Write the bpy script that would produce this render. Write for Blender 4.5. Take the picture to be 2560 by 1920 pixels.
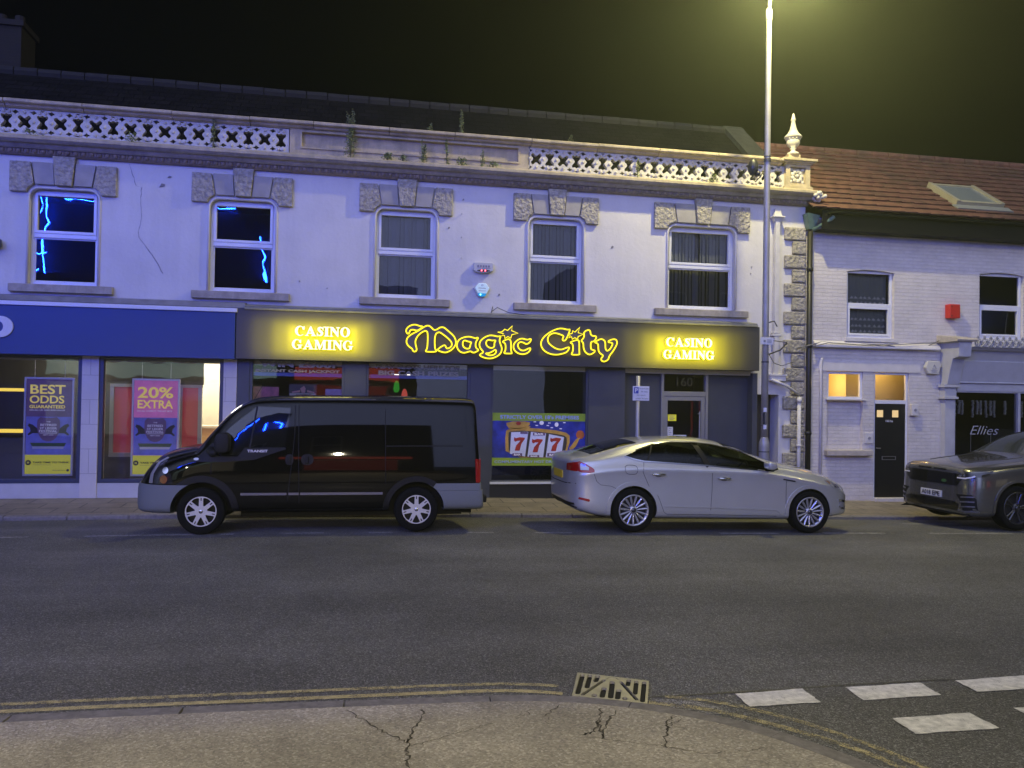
import bpy, bmesh, math, random, mathutils, mathutils.geometry
from mathutils import Vector, Matrix
from mathutils.bvhtree import BVHTree
from math import sin, cos, pi, radians as RAD, exp, log, sqrt, atan2
random.seed(7)
SC = bpy.context.scene
COL = SC.collection
for o in list(bpy.data.objects): bpy.data.objects.remove(o)

# ------------------------------------------------------------------ camera
cam = bpy.data.cameras.new('camera')
cam.sensor_width = 36.0
cam.lens = 28.815
cam.clip_end = 400
co = bpy.data.objects.new('camera', cam); COL.objects.link(co)
co.matrix_world = (Matrix.Translation((0, 0, 1.89)) @ Matrix.Rotation(-0.192006, 4, 'Z')
                   @ Matrix.Rotation(pi/2 + 0.015466, 4, 'X') @ Matrix.Rotation(0.016019, 4, 'Z'))
SC.camera = co

# ------------------------------------------------------------------ world: black night sky, town glow low behind the camera
W = bpy.data.worlds.new('World'); SC.world = W; W.use_nodes = True
nt = W.node_tree; nt.nodes.clear()
def N(t, tree=None, **k):
    n = (tree or nt).nodes.new(t)
    for a, b in k.items(): setattr(n, a, b)
    return n
out = N('ShaderNodeOutputWorld'); bg = N('ShaderNodeBackground'); bg2 = N('ShaderNodeBackground'); add = N('ShaderNodeAddShader')
sky = N('ShaderNodeTexSky'); sky.sky_type = 'NISHITA'; sky.sun_disc = False
sky.sun_elevation = RAD(-4); sky.sun_rotation = RAD(190)
nt.links.new(sky.outputs[0], bg2.inputs[0]); bg2.inputs[1].default_value = 0.004
tc = N('ShaderNodeTexCoord')
dt = N('ShaderNodeVectorMath', operation='DOT_PRODUCT')
gd = Vector((-0.28, -0.80, 0.36)).normalized(); dt.inputs[1].default_value = gd
nt.links.new(tc.outputs['Generated'], dt.inputs[0])
mr = N('ShaderNodeMapRange', interpolation_type='SMOOTHSTEP')
mr.inputs[1].default_value = 0.50; mr.inputs[2].default_value = 1.0
mr.inputs[3].default_value = 0.0; mr.inputs[4].default_value = 1.0
nt.links.new(dt.outputs['Value'], mr.inputs[0])
GLOW = 2.15
mu = N('ShaderNodeMath', operation='MULTIPLY'); mu.inputs[1].default_value = GLOW
nt.links.new(mr.outputs[0], mu.inputs[0])
bg.inputs[0].default_value = (0.43, 0.49, 0.90, 1)
nt.links.new(mu.outputs[0], bg.inputs[1])
nt.links.new(bg.outputs[0], add.inputs[0]); nt.links.new(bg2.outputs[0], add.inputs[1])
nt.links.new(add.outputs[0], out.inputs[0])

SC.view_settings.view_transform = 'Standard'; SC.view_settings.look = 'None'
SC.view_settings.exposure = 0.0; SC.view_settings.gamma = 1.0
SC.view_settings.use_curve_mapping = False
SC.cycles.use_denoising = True
SC.cycles.max_bounces = 8; SC.cycles.transparent_max_bounces = 16
SC.cycles.volume_bounces = 0; SC.cycles.caustics_reflective = False; SC.cycles.caustics_refractive = False
SC.cycles.sample_clamp_indirect = 4.0
LAMP_W = 1800.0      # street lamp
FILL_W = 1600.0       # unseen lanterns added behind the camera to light the foreground
HAZE = 0.0036
SIGN_W = 34.0
NEON_L = 850.0       # blue neon across the road

def point_light(name, loc, power, color, radius, parent=None):
    l = bpy.data.lights.new(name, 'POINT'); l.energy = power; l.color = color; l.shadow_soft_size = radius
    o = bpy.data.objects.new(name, l); o.location = loc; COL.objects.link(o)
    if parent: o.parent = parent
    return o
def spot_light(name, loc, target, power, color, angle, radius):
    l = bpy.data.lights.new(name, 'SPOT'); l.energy = power; l.color = color; l.shadow_soft_size = radius; l.spot_size = angle; l.spot_blend = .9
    o = bpy.data.objects.new(name, l); o.location = loc; COL.objects.link(o)
    o.rotation_euler = (Vector(target)-Vector(loc)).to_track_quat('-Z', 'Y').to_euler(); return o
def area_light(name, loc, rot, power, color, sx, sy, parent=None):
    l = bpy.data.lights.new(name, 'AREA'); l.shape = 'RECTANGLE'; l.size = sx; l.size_y = sy; l.energy = power; l.color = color
    o = bpy.data.objects.new(name, l); o.location = loc; o.rotation_euler = rot; COL.objects.link(o)
    if parent: o.parent = parent
    return o

# ------------------------------------------------------------------ materials
MATS = {}
def mat(name, base=(.5, .5, .5), rough=.7, metal=0., spec=.5, var=0., vscale=8., bump=0., bscale=60., bdist=.01,
        emit=None, estr=0., coat=0., crough=.05, detail=4., var2=None, v2scale=1.2, v2amt=0., streak=0.):
    if name in MATS: return MATS[name]
    m = bpy.data.materials.new(name); m.use_nodes = True; t = m.node_tree
    p = t.nodes['Principled BSDF']
    p.inputs['Base Color'].default_value = (*base, 1); p.inputs['Roughness'].default_value = rough
    p.inputs['Metallic'].default_value = metal; p.inputs['Specular IOR Level'].default_value = spec
    p.inputs['Coat Weight'].default_value = coat; p.inputs['Coat Roughness'].default_value = crough
    if emit: p.inputs['Emission Color'].default_value = (*emit, 1); p.inputs['Emission Strength'].default_value = estr
    tcn = t.nodes.new('ShaderNodeTexCoord')
    if var or v2amt:
        nz = t.nodes.new('ShaderNodeTexNoise'); nz.inputs['Scale'].default_value = vscale; nz.inputs['Detail'].default_value = detail
        t.links.new(tcn.outputs['Object'], nz.inputs[0])
        r = t.nodes.new('ShaderNodeMapRange'); r.inputs[1].default_value = .3; r.inputs[2].default_value = .7
        r.inputs[3].default_value = 1 - var; r.inputs[4].default_value = 1 + var
        t.links.new(nz.outputs[0], r.inputs[0])
        mx = t.nodes.new('ShaderNodeMix'); mx.data_type = 'RGBA'; mx.blend_type = 'MULTIPLY'; mx.inputs[0].default_value = 1
        mx.inputs[6].default_value = (*base, 1); t.links.new(r.outputs[0], mx.inputs[7])
        last = mx.outputs[2]
        if v2amt:
            n2 = t.nodes.new('ShaderNodeTexNoise'); n2.inputs['Scale'].default_value = v2scale; n2.inputs['Detail'].default_value = 6
            n2.inputs['Roughness'].default_value = .65
            t.links.new(tcn.outputs['Object'], n2.inputs[0])
            r2 = t.nodes.new('ShaderNodeMapRange'); r2.inputs[1].default_value = .48; r2.inputs[2].default_value = .7
            r2.inputs[3].default_value = 0; r2.inputs[4].default_value = v2amt
            t.links.new(n2.outputs[0], r2.inputs[0])
            m2 = t.nodes.new('ShaderNodeMix'); m2.data_type = 'RGBA'; m2.inputs[7].default_value = (*(var2 or base), 1)
            t.links.new(r2.outputs[0], m2.inputs[0]); t.links.new(last, m2.inputs[6]); last = m2.outputs[2]
        if streak:
            mp = t.nodes.new('ShaderNodeMapping'); mp.inputs['Scale'].default_value = (5, 5, .35); t.links.new(tcn.outputs['Object'], mp.inputs[0])
            n3 = t.nodes.new('ShaderNodeTexNoise'); n3.inputs['Scale'].default_value = 1.0; n3.inputs['Detail'].default_value = 7; n3.inputs['Roughness'].default_value = .7; t.links.new(mp.outputs[0], n3.inputs[0])
            r3 = t.nodes.new('ShaderNodeMapRange'); r3.inputs[1].default_value = .45; r3.inputs[2].default_value = .75; r3.inputs[3].default_value = 1; r3.inputs[4].default_value = 1-streak; t.links.new(n3.outputs[0], r3.inputs[0])
            m3 = t.nodes.new('ShaderNodeMix'); m3.data_type = 'RGBA'; m3.blend_type = 'MULTIPLY'; m3.inputs[0].default_value = 1; t.links.new(last, m3.inputs[6]); t.links.new(r3.outputs[0], m3.inputs[7]); last = m3.outputs[2]
        t.links.new(last, p.inputs['Base Color'])
    if bump:
        nb = t.nodes.new('ShaderNodeTexNoise'); nb.inputs['Scale'].default_value = bscale; nb.inputs['Detail'].default_value = 5
        t.links.new(tcn.outputs['Object'], nb.inputs[0])
        b = t.nodes.new('ShaderNodeBump'); b.inputs['Strength'].default_value = bump; b.inputs['Distance'].default_value = bdist
        t.links.new(nb.outputs[0], b.inputs['Height']); t.links.new(b.outputs[0], p.inputs['Normal'])
    MATS[name] = m
    return m
def glassmat(name, tint=(1, 1, 1), refl=(1, 1, 1), ior=1.5, boost=1.0, rough=0.0):
    if name in MATS: return MATS[name]
    m = bpy.data.materials.new(name); m.use_nodes = True; t = m.node_tree; t.nodes.clear()
    o = t.nodes.new('ShaderNodeOutputMaterial'); mix = t.nodes.new('ShaderNodeMixShader')
    tr = t.nodes.new('ShaderNodeBsdfTransparent'); tr.inputs[0].default_value = (*tint, 1)
    gl = t.nodes.new('ShaderNodeBsdfGlossy'); gl.inputs[0].default_value = (*refl, 1); gl.inputs['Roughness'].default_value = rough
    fr = t.nodes.new('ShaderNodeFresnel'); fr.inputs[0].default_value = ior
    mm = t.nodes.new('ShaderNodeMath'); mm.operation = 'MULTIPLY'; mm.inputs[1].default_value = boost; mm.use_clamp = True
    tcn = t.nodes.new('ShaderNodeTexCoord'); nz = t.nodes.new('ShaderNodeTexNoise'); nz.inputs['Scale'].default_value = 2.6; nz.inputs['Detail'].default_value = 1
    bp = t.nodes.new('ShaderNodeBump'); bp.inputs['Strength'].default_value = .022; bp.inputs['Distance'].default_value = .05
    t.links.new(tcn.outputs['Object'], nz.inputs[0]); t.links.new(nz.outputs[0], bp.inputs['Height']); t.links.new(bp.outputs[0], gl.inputs['Normal'])
    t.links.new(fr.outputs[0], mm.inputs[0]); t.links.new(mm.outputs[0], mix.inputs[0])
    t.links.new(tr.outputs[0], mix.inputs[1]); t.links.new(gl.outputs[0], mix.inputs[2]); t.links.new(mix.outputs[0], o.inputs[0])
    MATS[name] = m
    return m
def emat(name, col, s):
    if name in MATS: return MATS[name]
    m = bpy.data.materials.new(name); m.use_nodes = True; t = m.node_tree; t.nodes.clear()
    o = t.nodes.new('ShaderNodeOutputMaterial'); e = t.nodes.new('ShaderNodeEmission')
    e.inputs[0].default_value = (*col, 1); e.inputs[1].default_value = s; t.links.new(e.outputs[0], o.inputs[0])
    MATS[name] = m
    return m

# ------------------------------------------------------------------ object helpers
def tag(o, label=None, cat=None, group=None, kind=None):
    if label: o['label'] = label
    if cat: o['category'] = cat
    if group: o['group'] = group
    if kind: o['kind'] = kind
    return o
def thing(name, loc, label, cat, group=None, rz=0):
    o = bpy.data.objects.new(name, None); o.empty_display_size = .2; COL.objects.link(o)
    o.location = loc; o.rotation_euler = (0, 0, rz)
    return tag(o, label, cat, group)
def link(name, me, mats, parent=None, smooth=False):
    for m in (mats if isinstance(mats, (list, tuple)) else [mats]):
        if m: me.materials.append(m)
    o = bpy.data.objects.new(name, me); COL.objects.link(o)
    if smooth:
        for p in me.polygons: p.use_smooth = True
    if parent:
        o.parent = parent
        # geometry is written in world coordinates: undo the parent's chain
        M = Matrix.Identity(4); q = parent
        while q:
            M = (Matrix.Translation(q.location) @ q.rotation_euler.to_matrix().to_4x4()) @ M if q.type == 'EMPTY' else M
            q = q.parent
        me.transform(M.inverted())
    return o
class MB:
    def __init__(s): s.v = []; s.f = []; s.mi = []; s.cur = 0
    def add(s, vs, fs):
        b = len(s.v); s.v += [tuple(v) for v in vs]
        for f in fs: s.f.append([b + i for i in f]); s.mi.append(s.cur)
        return s
    def box(s, x0, x1, y0, y1, z0, z1):
        vs = [(x0,y0,z0),(x1,y0,z0),(x1,y1,z0),(x0,y1,z0),(x0,y0,z1),(x1,y0,z1),(x1,y1,z1),(x0,y1,z1)]
        return s.add(vs, [(0,3,2,1),(4,5,6,7),(0,1,5,4),(1,2,6,5),(2,3,7,6),(3,0,4,7)])
    def quad(s, a, b, c, d): return s.add([a,b,c,d], [(0,1,2,3)])
    def prism(s, poly, y0, y1, ax='y'):
        n = len(poly)
        def P(a, b, t): return (a, t, b) if ax == 'y' else ((t, a, b) if ax == 'x' else (a, b, t))
        vs = [P(a, b, y0) for a, b in poly] + [P(a, b, y1) for a, b in poly]
        fs = [tuple(range(n)), tuple(range(2*n-1, n-1, -1))] + [(i, i+n, (i+1) % n + n, (i+1) % n) for i in range(n)]
        return s.add(vs, fs)
    def sweepx(s, prof, x0, x1):          # open (y,z) profile along X
        n = len(prof)
        return s.add([(x0, y, z) for y, z in prof] + [(x1, y, z) for y, z in prof],
                     [(i, i+1, i+1+n, i+n) for i in range(n-1)] + [tuple(range(n))[::-1], tuple(range(n, 2*n))])
    def tube(s, path, r, n=8, cap=True):
        path = [Vector(p) for p in path]; rings = []; prev = None
        for i, p in enumerate(path):
            d = (path[min(i+1, len(path)-1)] - path[max(i-1, 0)])
            d = d.normalized() if d.length > 1e-9 else Vector((0,0,1))
            u = prev - d*prev.dot(d) if prev is not None else d.orthogonal()
            if u.length < 1e-6: u = d.orthogonal()
            u.normalize(); prev = u; w = d.cross(u)
            rr = r[i] if isinstance(r, (list, tuple)) else r
            rings.append([p + (u*cos(2*pi*k/n) + w*sin(2*pi*k/n))*rr for k in range(n)])
        vs = [v for R in rings for v in R]
        fs = [(i*n+k, i*n+(k+1) % n, (i+1)*n+(k+1) % n, (i+1)*n+k) for i in range(len(path)-1) for k in range(n)]
        if cap: fs += [tuple(range(n))[::-1], tuple(range((len(path)-1)*n, len(path)*n))]
        return s.add(vs, fs)
    def loop(s, path, r, n=6):            # closed tube
        path = [Vector(p) for p in path]; L = len(path); vs = []
        for i, p in enumerate(path):
            d = (path[(i+1) % L] - path[i-1]).normalized(); u = Vector((0, 1, 0)); w = d.cross(u)
            if w.length < 1e-4: u = Vector((0,0,1)); w = d.cross(u)
            w.normalize(); u = w.cross(d)
            vs += [p + (u*cos(2*pi*k/n) + w*sin(2*pi*k/n))*r for k in range(n)]
        return s.add(vs, [(i*n+k, i*n+(k+1) % n, ((i+1) % L)*n+(k+1) % n, ((i+1) % L)*n+k) for i in range(L) for k in range(n)])
    def lathe(s, prof, c, n=16, ax='z', cap=True):
        vs = []
        for r, h in prof:
            for k in range(n):
                a = 2*pi*k/n; x, y = r*cos(a), r*sin(a)
                vs.append((c[0]+x, c[1]+y, c[2]+h) if ax == 'z' else (c[0]+x, c[1]+h, c[2]+y))
        m = len(prof)
        fs = [(i*n+k, i*n+(k+1) % n, (i+1)*n+(k+1) % n, (i+1)*n+k) for i in range(m-1) for k in range(n)]
        if cap: fs += [tuple(range(n))[::-1], tuple(range((m-1)*n, m*n))]
        return s.add(vs, fs)
    def ball(s, c, r, n=8, m=5, sy=1, sz=1, sx=1):
        prof = [(max(1e-4, sin(pi*i/m)), -cos(pi*i/m)) for i in range(m+1)]
        vs = []
        for a, h in prof:
            for k in range(n): vs.append((c[0]+r*a*cos(2*pi*k/n)*sx, c[1]+r*a*sin(2*pi*k/n)*sy, c[2]+r*h*sz))
        return s.add(vs, [(i*n+k, i*n+(k+1) % n, (i+1)*n+(k+1) % n, (i+1)*n+k) for i in range(m) for k in range(n)])
    def mesh(s, fix=True):
        me = bpy.data.meshes.new('m'); me.from_pydata(s.v, [], s.f); me.update()
        for p, i in zip(me.polygons, s.mi): p.material_index = i
        if fix:
            bm = bmesh.new(); bm.from_mesh(me); bmesh.ops.recalc_face_normals(bm, faces=bm.faces); bm.to_mesh(me); bm.free()
        return me
    def build(s, name, mats, parent=None, smooth=False, bevel=0.):
        me = s.mesh()
        if bevel:
            bm = bmesh.new(); bm.from_mesh(me)
            ed = [e for e in bm.edges if len(e.link_faces) == 2 and e.calc_face_angle(0) > .6]
            bmesh.ops.bevel(bm, geom=ed, offset=bevel, segments=2, profile=.5, affect='EDGES', clamp_overlap=True)
            bm.to_mesh(me); bm.free()
        return link(name, me, mats, parent, smooth)
def smooth_loop(pts, it=2):
    for _ in range(it):
        q = []
        for i in range(len(pts)):
            a, b = pts[i], pts[(i+1) % len(pts)]
            q.append((a[0]*.75+b[0]*.25, a[1]*.75+b[1]*.25)); q.append((a[0]*.25+b[0]*.75, a[1]*.25+b[1]*.75))
        pts = q
    return pts
def fill2d(loops, depth, bevel=0.):
    """filled 2D outlines with holes -> mesh in XY plane, extruded +-depth/2 in Z"""
    V = []; E = []
    for l in loops:
        if sum(l[i-1][0]*l[i][1]-l[i][0]*l[i-1][1] for i in range(len(l))) < 0: l = l[::-1]
        b = len(V); V += [Vector(p) for p in l]; E += [(b+i, b+(i+1) % len(l)) for i in range(len(l))]
    vo, eo, fo, ov, oe, of = mathutils.geometry.delaunay_2d_cdt(V, E, [], 0, 1e-6)
    def inside(x, y):
        c = False
        for l in loops:
            for i in range(len(l)):
                (xa, ya), (xb, yb) = l[i-1][:2], l[i][:2]
                if (ya > y) != (yb > y) and x < (xb-xa)*(y-ya)/(yb-ya)+xa: c = not c
        return c
    fo = [f for f in fo if inside(sum(vo[i].x for i in f)/len(f), sum(vo[i].y for i in f)/len(f))]
    n = len(vo); h = depth/2; cnt = {}
    for f in fo:
        for a, b in zip(f, list(f[1:])+[f[0]]): cnt[(a, b)] = 1
    F = [list(f) for f in fo] + [[i+n for i in f][::-1] for f in fo] + [[b, a, a+n, b+n] for (a, b) in cnt if (b, a) not in cnt]
    me = bpy.data.meshes.new('f'); me.from_pydata([(v.x, v.y, h) for v in vo] + [(v.x, v.y, -h) for v in vo], [], F); me.update()
    return me
def curve_mesh(cu):
    o = bpy.data.objects.new('tmp', cu); COL.objects.link(o)
    dg = bpy.context.evaluated_depsgraph_get(); dg.update()
    me = bpy.data.meshes.new_from_object(o.evaluated_get(dg))
    bpy.data.objects.remove(o); bpy.data.curves.remove(cu)
    me.materials.clear()
    return me
FRONT = Matrix(((1,0,0,0),(0,0,-1,0),(0,1,0,0),(0,0,0,1)))      # XY drawing -> XZ facing -Y
def text_mesh(s, x0, x1, z0, z1, y, depth=.004, bold=0., shear=0., M=None):
    cu = bpy.data.curves.new('t', 'FONT'); cu.body = s; cu.size = 1; cu.extrude = depth/2; cu.offset = bold; cu.shear = shear
    cu.resolution_u = 4
    me = curve_mesh(cu)
    xs = [v.co.x for v in me.vertices]; ys = [v.co.y for v in me.vertices]
    if not xs: return me
    ax, bx, ay, by = min(xs), max(xs), min(ys), max(ys)
    for v in me.vertices:
        a = x0 + (v.co.x-ax)/(bx-ax)*(x1-x0); b = z0 + (v.co.y-ay)/(by-ay)*(z1-z0)
        v.co = (a, y - v.co.z, b) if M is None else M @ Vector((a, b, v.co.z))
    return me
def text(name, s, x0, x1, z0, z1, y, m, parent, depth=.004, bold=0., shear=0., M=None):
    return link(name, text_mesh(s, x0, x1, z0, z1, y, depth, bold, shear, M), m, parent)
def join_mb(mb, me):
    b = len(mb.v); mb.v += [tuple(v.co) for v in me.vertices]
    for p in me.polygons: mb.f.append([b+i for i in p.vertices]); mb.mi.append(mb.cur)
def panel(mb, x0, x1, z0, z1, y, holes, depth, zfun=None):
    """front wall sheet at y with rectangular holes and their reveals going back by depth"""
    xs = sorted({x0, x1, *[h[0] for h in holes], *[h[1] for h in holes]}); zs = sorted({z0, z1, *[h[2] for h in holes], *[h[3] for h in holes]})
    xs = [x for x in xs if x0 <= x <= x1]; zs = [z for z in zs if z0 <= z <= z1]
    for i in range(len(xs)-1):
        for j in range(len(zs)-1):
            cx, cz = (xs[i]+xs[i+1])/2, (zs[j]+zs[j+1])/2
            if any(h[0] < cx < h[1] and h[2] < cz < h[3] for h in holes): continue
            mb.quad((xs[i], y, zs[j]), (xs[i+1], y, zs[j]), (xs[i+1], y, zs[j+1]), (xs[i], y, zs[j+1]))
    for a, b, c, d in holes:
        mb.quad((a,y,c),(a,y,d),(a,y+depth,d),(a,y+depth,c)); mb.quad((b,y,d),(b,y,c),(b,y+depth,c),(b,y+depth,d))
        mb.quad((a,y,d),(b,y,d),(b,y+depth,d),(a,y+depth,d)); mb.quad((b,y,c),(a,y,c),(a,y+depth,c),(b,y+depth,c))

# ------------------------------------------------------------------ ground levels (the street falls gently to the right)
def sst(a, b, x):
    t = min(1, max(0, (x-a)/(b-a))); return t*t*(3-2*t)
def Aslope(x):
    t = min(12., max(-20., x+.3)); return -.03 - .0175*(log(1+exp(4*t))/4 if t < 8 else t)
def G(x, y): return Aslope(x)*sst(3.5, 10.5, y) - .10*sst(11.5, 13.8, y)
def PV(x, y): return G(x, 13.8) + .062 + .075*(y-13.8)/1.8
# ================================================================== GROUND
def asphalt():
    m = mat('asphalt', (.048, .048, .05), .62, spec=.45); t = m.node_tree; p = t.nodes['Principled BSDF']
    tcn = t.nodes.new('ShaderNodeTexCoord')
    vo = t.nodes.new('ShaderNodeTexVoronoi'); vo.inputs['Scale'].default_value = 120
    t.links.new(tcn.outputs['Object'], vo.inputs[0])
    cr = t.nodes.new('ShaderNodeValToRGB'); e = cr.color_ramp.elements
    e[0].position = .0; e[0].color = (.065, .06, .055, 1); e[1].position = 1; e[1].color = (.36, .35, .33, 1)
    for q, c in ((.35, .09), (.68, .13), (.88, .19)):
        k = e.new(q); k.color = (c*1.06, c*1.07, c*1.0, 1)
    sp = t.nodes.new('ShaderNodeSeparateColor'); t.links.new(vo.outputs['Color'], sp.inputs[0]); t.links.new(sp.outputs[0], cr.inputs[0])
    n1 = t.nodes.new('ShaderNodeTexNoise'); n1.inputs['Scale'].default_value = .55; n1.inputs['Detail'].default_value = 8; n1.inputs['Roughness'].default_value = .6
    t.links.new(tcn.outputs['Object'], n1.inputs[0])
    r = t.nodes.new('ShaderNodeMapRange'); r.inputs[1].default_value = .3; r.inputs[2].default_value = .7; r.inputs[3].default_value = .72; r.inputs[4].default_value = 1.3
    t.links.new(n1.outputs[0], r.inputs[0])
    mx = t.nodes.new('ShaderNodeMix'); mx.data_type = 'RGBA'; mx.blend_type = 'MULTIPLY'; mx.inputs[0].default_value = 1
    mp = t.nodes.new('ShaderNodeMapping'); mp.inputs['Scale'].default_value = (.06, .75, 1); t.links.new(tcn.outputs['Object'], mp.inputs[0])
    n5 = t.nodes.new('ShaderNodeTexNoise'); n5.inputs['Scale'].default_value = 1; n5.inputs['Detail'].default_value = 5; t.links.new(mp.outputs[0], n5.inputs[0])
    r5 = t.nodes.new('ShaderNodeMapRange'); r5.inputs[1].default_value = .35; r5.inputs[2].default_value = .65; r5.inputs[3].default_value = .95; r5.inputs[4].default_value = 1.2; t.links.new(n5.outputs[0], r5.inputs[0])
    rr_ = t.nodes.new('ShaderNodeMapRange'); rr_.inputs[1].default_value = .35; rr_.inputs[2].default_value = .65; rr_.inputs[3].default_value = .75; rr_.inputs[4].default_value = .5; t.links.new(n5.outputs[0], rr_.inputs[0]); t.links.new(rr_.outputs[0], p.inputs['Roughness'])
    m5 = t.nodes.new('ShaderNodeMath'); m5.operation = 'MULTIPLY'; t.links.new(r.outputs[0], m5.inputs[0]); t.links.new(r5.outputs[0], m5.inputs[1])
    t.links.new(cr.outputs[0], mx.inputs[6]); t.links.new(m5.outputs[0], mx.inputs[7]); t.links.new(mx.outputs[2], p.inputs['Base Color'])
    nb = t.nodes.new('ShaderNodeTexNoise'); nb.inputs['Scale'].default_value = 120; nb.inputs['Detail'].default_value = 3
    t.links.new(tcn.outputs['Object'], nb.inputs[0])
    ad = t.nodes.new('ShaderNodeMath'); t.links.new(nb.outputs[0], ad.inputs[0]); t.links.new(vo.outputs['Distance'], ad.inputs[1])
    b = t.nodes.new('ShaderNodeBump'); b.inputs['Strength'].default_value = .9; b.inputs['Distance'].default_value = .012
    t.links.new(ad.outputs[0], b.inputs['Height']); t.links.new(b.outputs[0], p.inputs['Normal'])
    return m
def aggregate():
    m = mat('aggregate', (.3, .25, .19), .85); t = m.node_tree; p = t.nodes['Principled BSDF']
    tcn = t.nodes.new('ShaderNodeTexCoord')
    vo = t.nodes.new('ShaderNodeTexVoronoi'); vo.inputs['Scale'].default_value = 85
    t.links.new(tcn.outputs['Object'], vo.inputs[0]); sp = t.nodes.new('ShaderNodeSeparateColor'); t.links.new(vo.outputs['Color'], sp.inputs[0])
    cr = t.nodes.new('ShaderNodeValToRGB'); e = cr.color_ramp.elements
    e[0].color = (.27, .245, .20, 1); e[1].color = (.60, .56, .46, 1)
    for q, c in ((.3, (.36, .325, .255)), (.75, (.425, .385, .305)), (.9, (.50, .46, .37))): k = e.new(q); k.color = (*c, 1)
    t.links.new(sp.outputs[0], cr.inputs[0])
    n1 = t.nodes.new('ShaderNodeTexNoise'); n1.inputs['Scale'].default_value = 1.3; n1.inputs['Detail'].default_value = 8; n1.inputs['Roughness'].default_value = .62
    t.links.new(tcn.outputs['Object'], n1.inputs[0])
    r = t.nodes.new('ShaderNodeMapRange'); r.inputs[1].default_value = .3; r.inputs[2].default_value = .7; r.inputs[3].default_value = .68; r.inputs[4].default_value = 1.2
    t.links.new(n1.outputs[0], r.inputs[0])
    mx = t.nodes.new('ShaderNodeMix'); mx.data_type = 'RGBA'; mx.blend_type = 'MULTIPLY'; mx.inputs[0].default_value = 1
    t.links.new(cr.outputs[0], mx.inputs[6]); t.links.new(r.outputs[0], mx.inputs[7]); t.links.new(mx.outputs[2], p.inputs['Base Color'])
    nb = t.nodes.new('ShaderNodeTexNoise'); nb.inputs['Scale'].default_value = 110; t.links.new(tcn.outputs['Object'], nb.inputs[0])
    b = t.nodes.new('ShaderNodeBump'); b.inputs['Strength'].default_value = .8; b.inputs['Distance'].default_value = .01
    t.links.new(nb.outputs[0], b.inputs['Height']); t.links.new(b.outputs[0], p.inputs['Normal'])
    return m
def bricky(name, c1, c2, mortar, bw, bh, msize, rough=.85, bump=.5, axis='xz', off=.5, squash=1., noise=.25, dist=.01, bias=0., ms=.1, wob=.012):
    m = mat(name, c1, rough); t = m.node_tree; p = t.nodes['Principled BSDF']
    tcn = t.nodes.new('ShaderNodeTexCoord'); mp = t.nodes.new('ShaderNodeMapping')
    if axis == 'xz': mp.inputs['Rotation'].default_value = (-pi/2, 0, 0)
    wn = t.nodes.new('ShaderNodeTexNoise'); wn.inputs['Scale'].default_value = 9; wn.inputs['Detail'].default_value = 3; t.links.new(tcn.outputs['Object'], wn.inputs[0])
    vm = t.nodes.new('ShaderNodeVectorMath'); vm.operation = 'MULTIPLY_ADD'; vm.inputs[1].default_value = (wob, wob, wob)
    t.links.new(wn.outputs['Color'], vm.inputs[0]); t.links.new(tcn.outputs['Object'], vm.inputs[2]); t.links.new(vm.outputs[0], mp.inputs[0])
    br = t.nodes.new('ShaderNodeTexBrick'); br.inputs['Scale'].default_value = 1
    br.inputs['Color1'].default_value = (*c1, 1); br.inputs['Color2'].default_value = (*c2, 1); br.inputs['Mortar'].default_value = (*mortar, 1)
    br.inputs['Brick Width'].default_value = bw; br.inputs['Row Height'].default_value = bh; br.inputs['Mortar Size'].default_value = msize
    br.inputs['Mortar Smooth'].default_value = ms; br.inputs['Bias'].default_value = bias; br.offset = off
    t.links.new(mp.outputs[0], br.inputs[0])
    n1 = t.nodes.new('ShaderNodeTexNoise'); n1.inputs['Scale'].default_value = 2.3; n1.inputs['Detail'].default_value = 9; n1.inputs['Roughness'].default_value = .68
    t.links.new(tcn.outputs['Object'], n1.inputs[0])
    r = t.nodes.new('ShaderNodeMapRange'); r.inputs[1].default_value = .3; r.inputs[2].default_value = .7; r.inputs[3].default_value = 1-noise; r.inputs[4].default_value = 1+noise*.6
    t.links.new(n1.outputs[0], r.inputs[0])
    mx = t.nodes.new('ShaderNodeMix'); mx.data_type = 'RGBA'; mx.blend_type = 'MULTIPLY'; mx.inputs[0].default_value = 1
    t.links.new(br.outputs[0], mx.inputs[6]); t.links.new(r.outputs[0], mx.inputs[7]); t.links.new(mx.outputs[2], p.inputs['Base Color'])
    nb = t.nodes.new('ShaderNodeTexNoise'); nb.inputs['Scale'].default_value = 45; nb.inputs['Detail'].default_value = 5; t.links.new(tcn.outputs['Object'], nb.inputs[0])
    ma = t.nodes.new('ShaderNodeMath'); ma.operation = 'MULTIPLY_ADD'; ma.inputs[1].default_value = -1.0
    mb_ = t.nodes.new('ShaderNodeMath'); mb_.operation = 'MULTIPLY'; mb_.inputs[1].default_value = .45
    t.links.new(nb.outputs[0], mb_.inputs[0]); t.links.new(br.outputs['Fac'], ma.inputs[0]); t.links.new(mb_.outputs[0], ma.inputs[2])
    b = t.nodes.new('ShaderNodeBump'); b.inputs['Strength'].default_value = bump; b.inputs['Distance'].default_value = dist
    t.links.new(ma.outputs[0], b.inputs['Height']); t.links.new(b.outputs[0], p.inputs['Normal'])
    return m
M_asph = asphalt(); M_agg = aggregate()
M_slab = bricky('paving_slabs', (.30, .255, .19), (.24, .205, .155), (.09, .08, .065), .62, .44, .010, bump=.5, axis='xy', noise=.35, dist=.008)
M_kerb = mat('kerb_stone', (.20, .185, .175), .8, var=.25, vscale=20, bump=.5, bscale=90, bdist=.006)
M_white = mat('road_white', (.68, .66, .62), .6, var=.12, vscale=25, bump=.5, bscale=70, bdist=.006)
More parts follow.
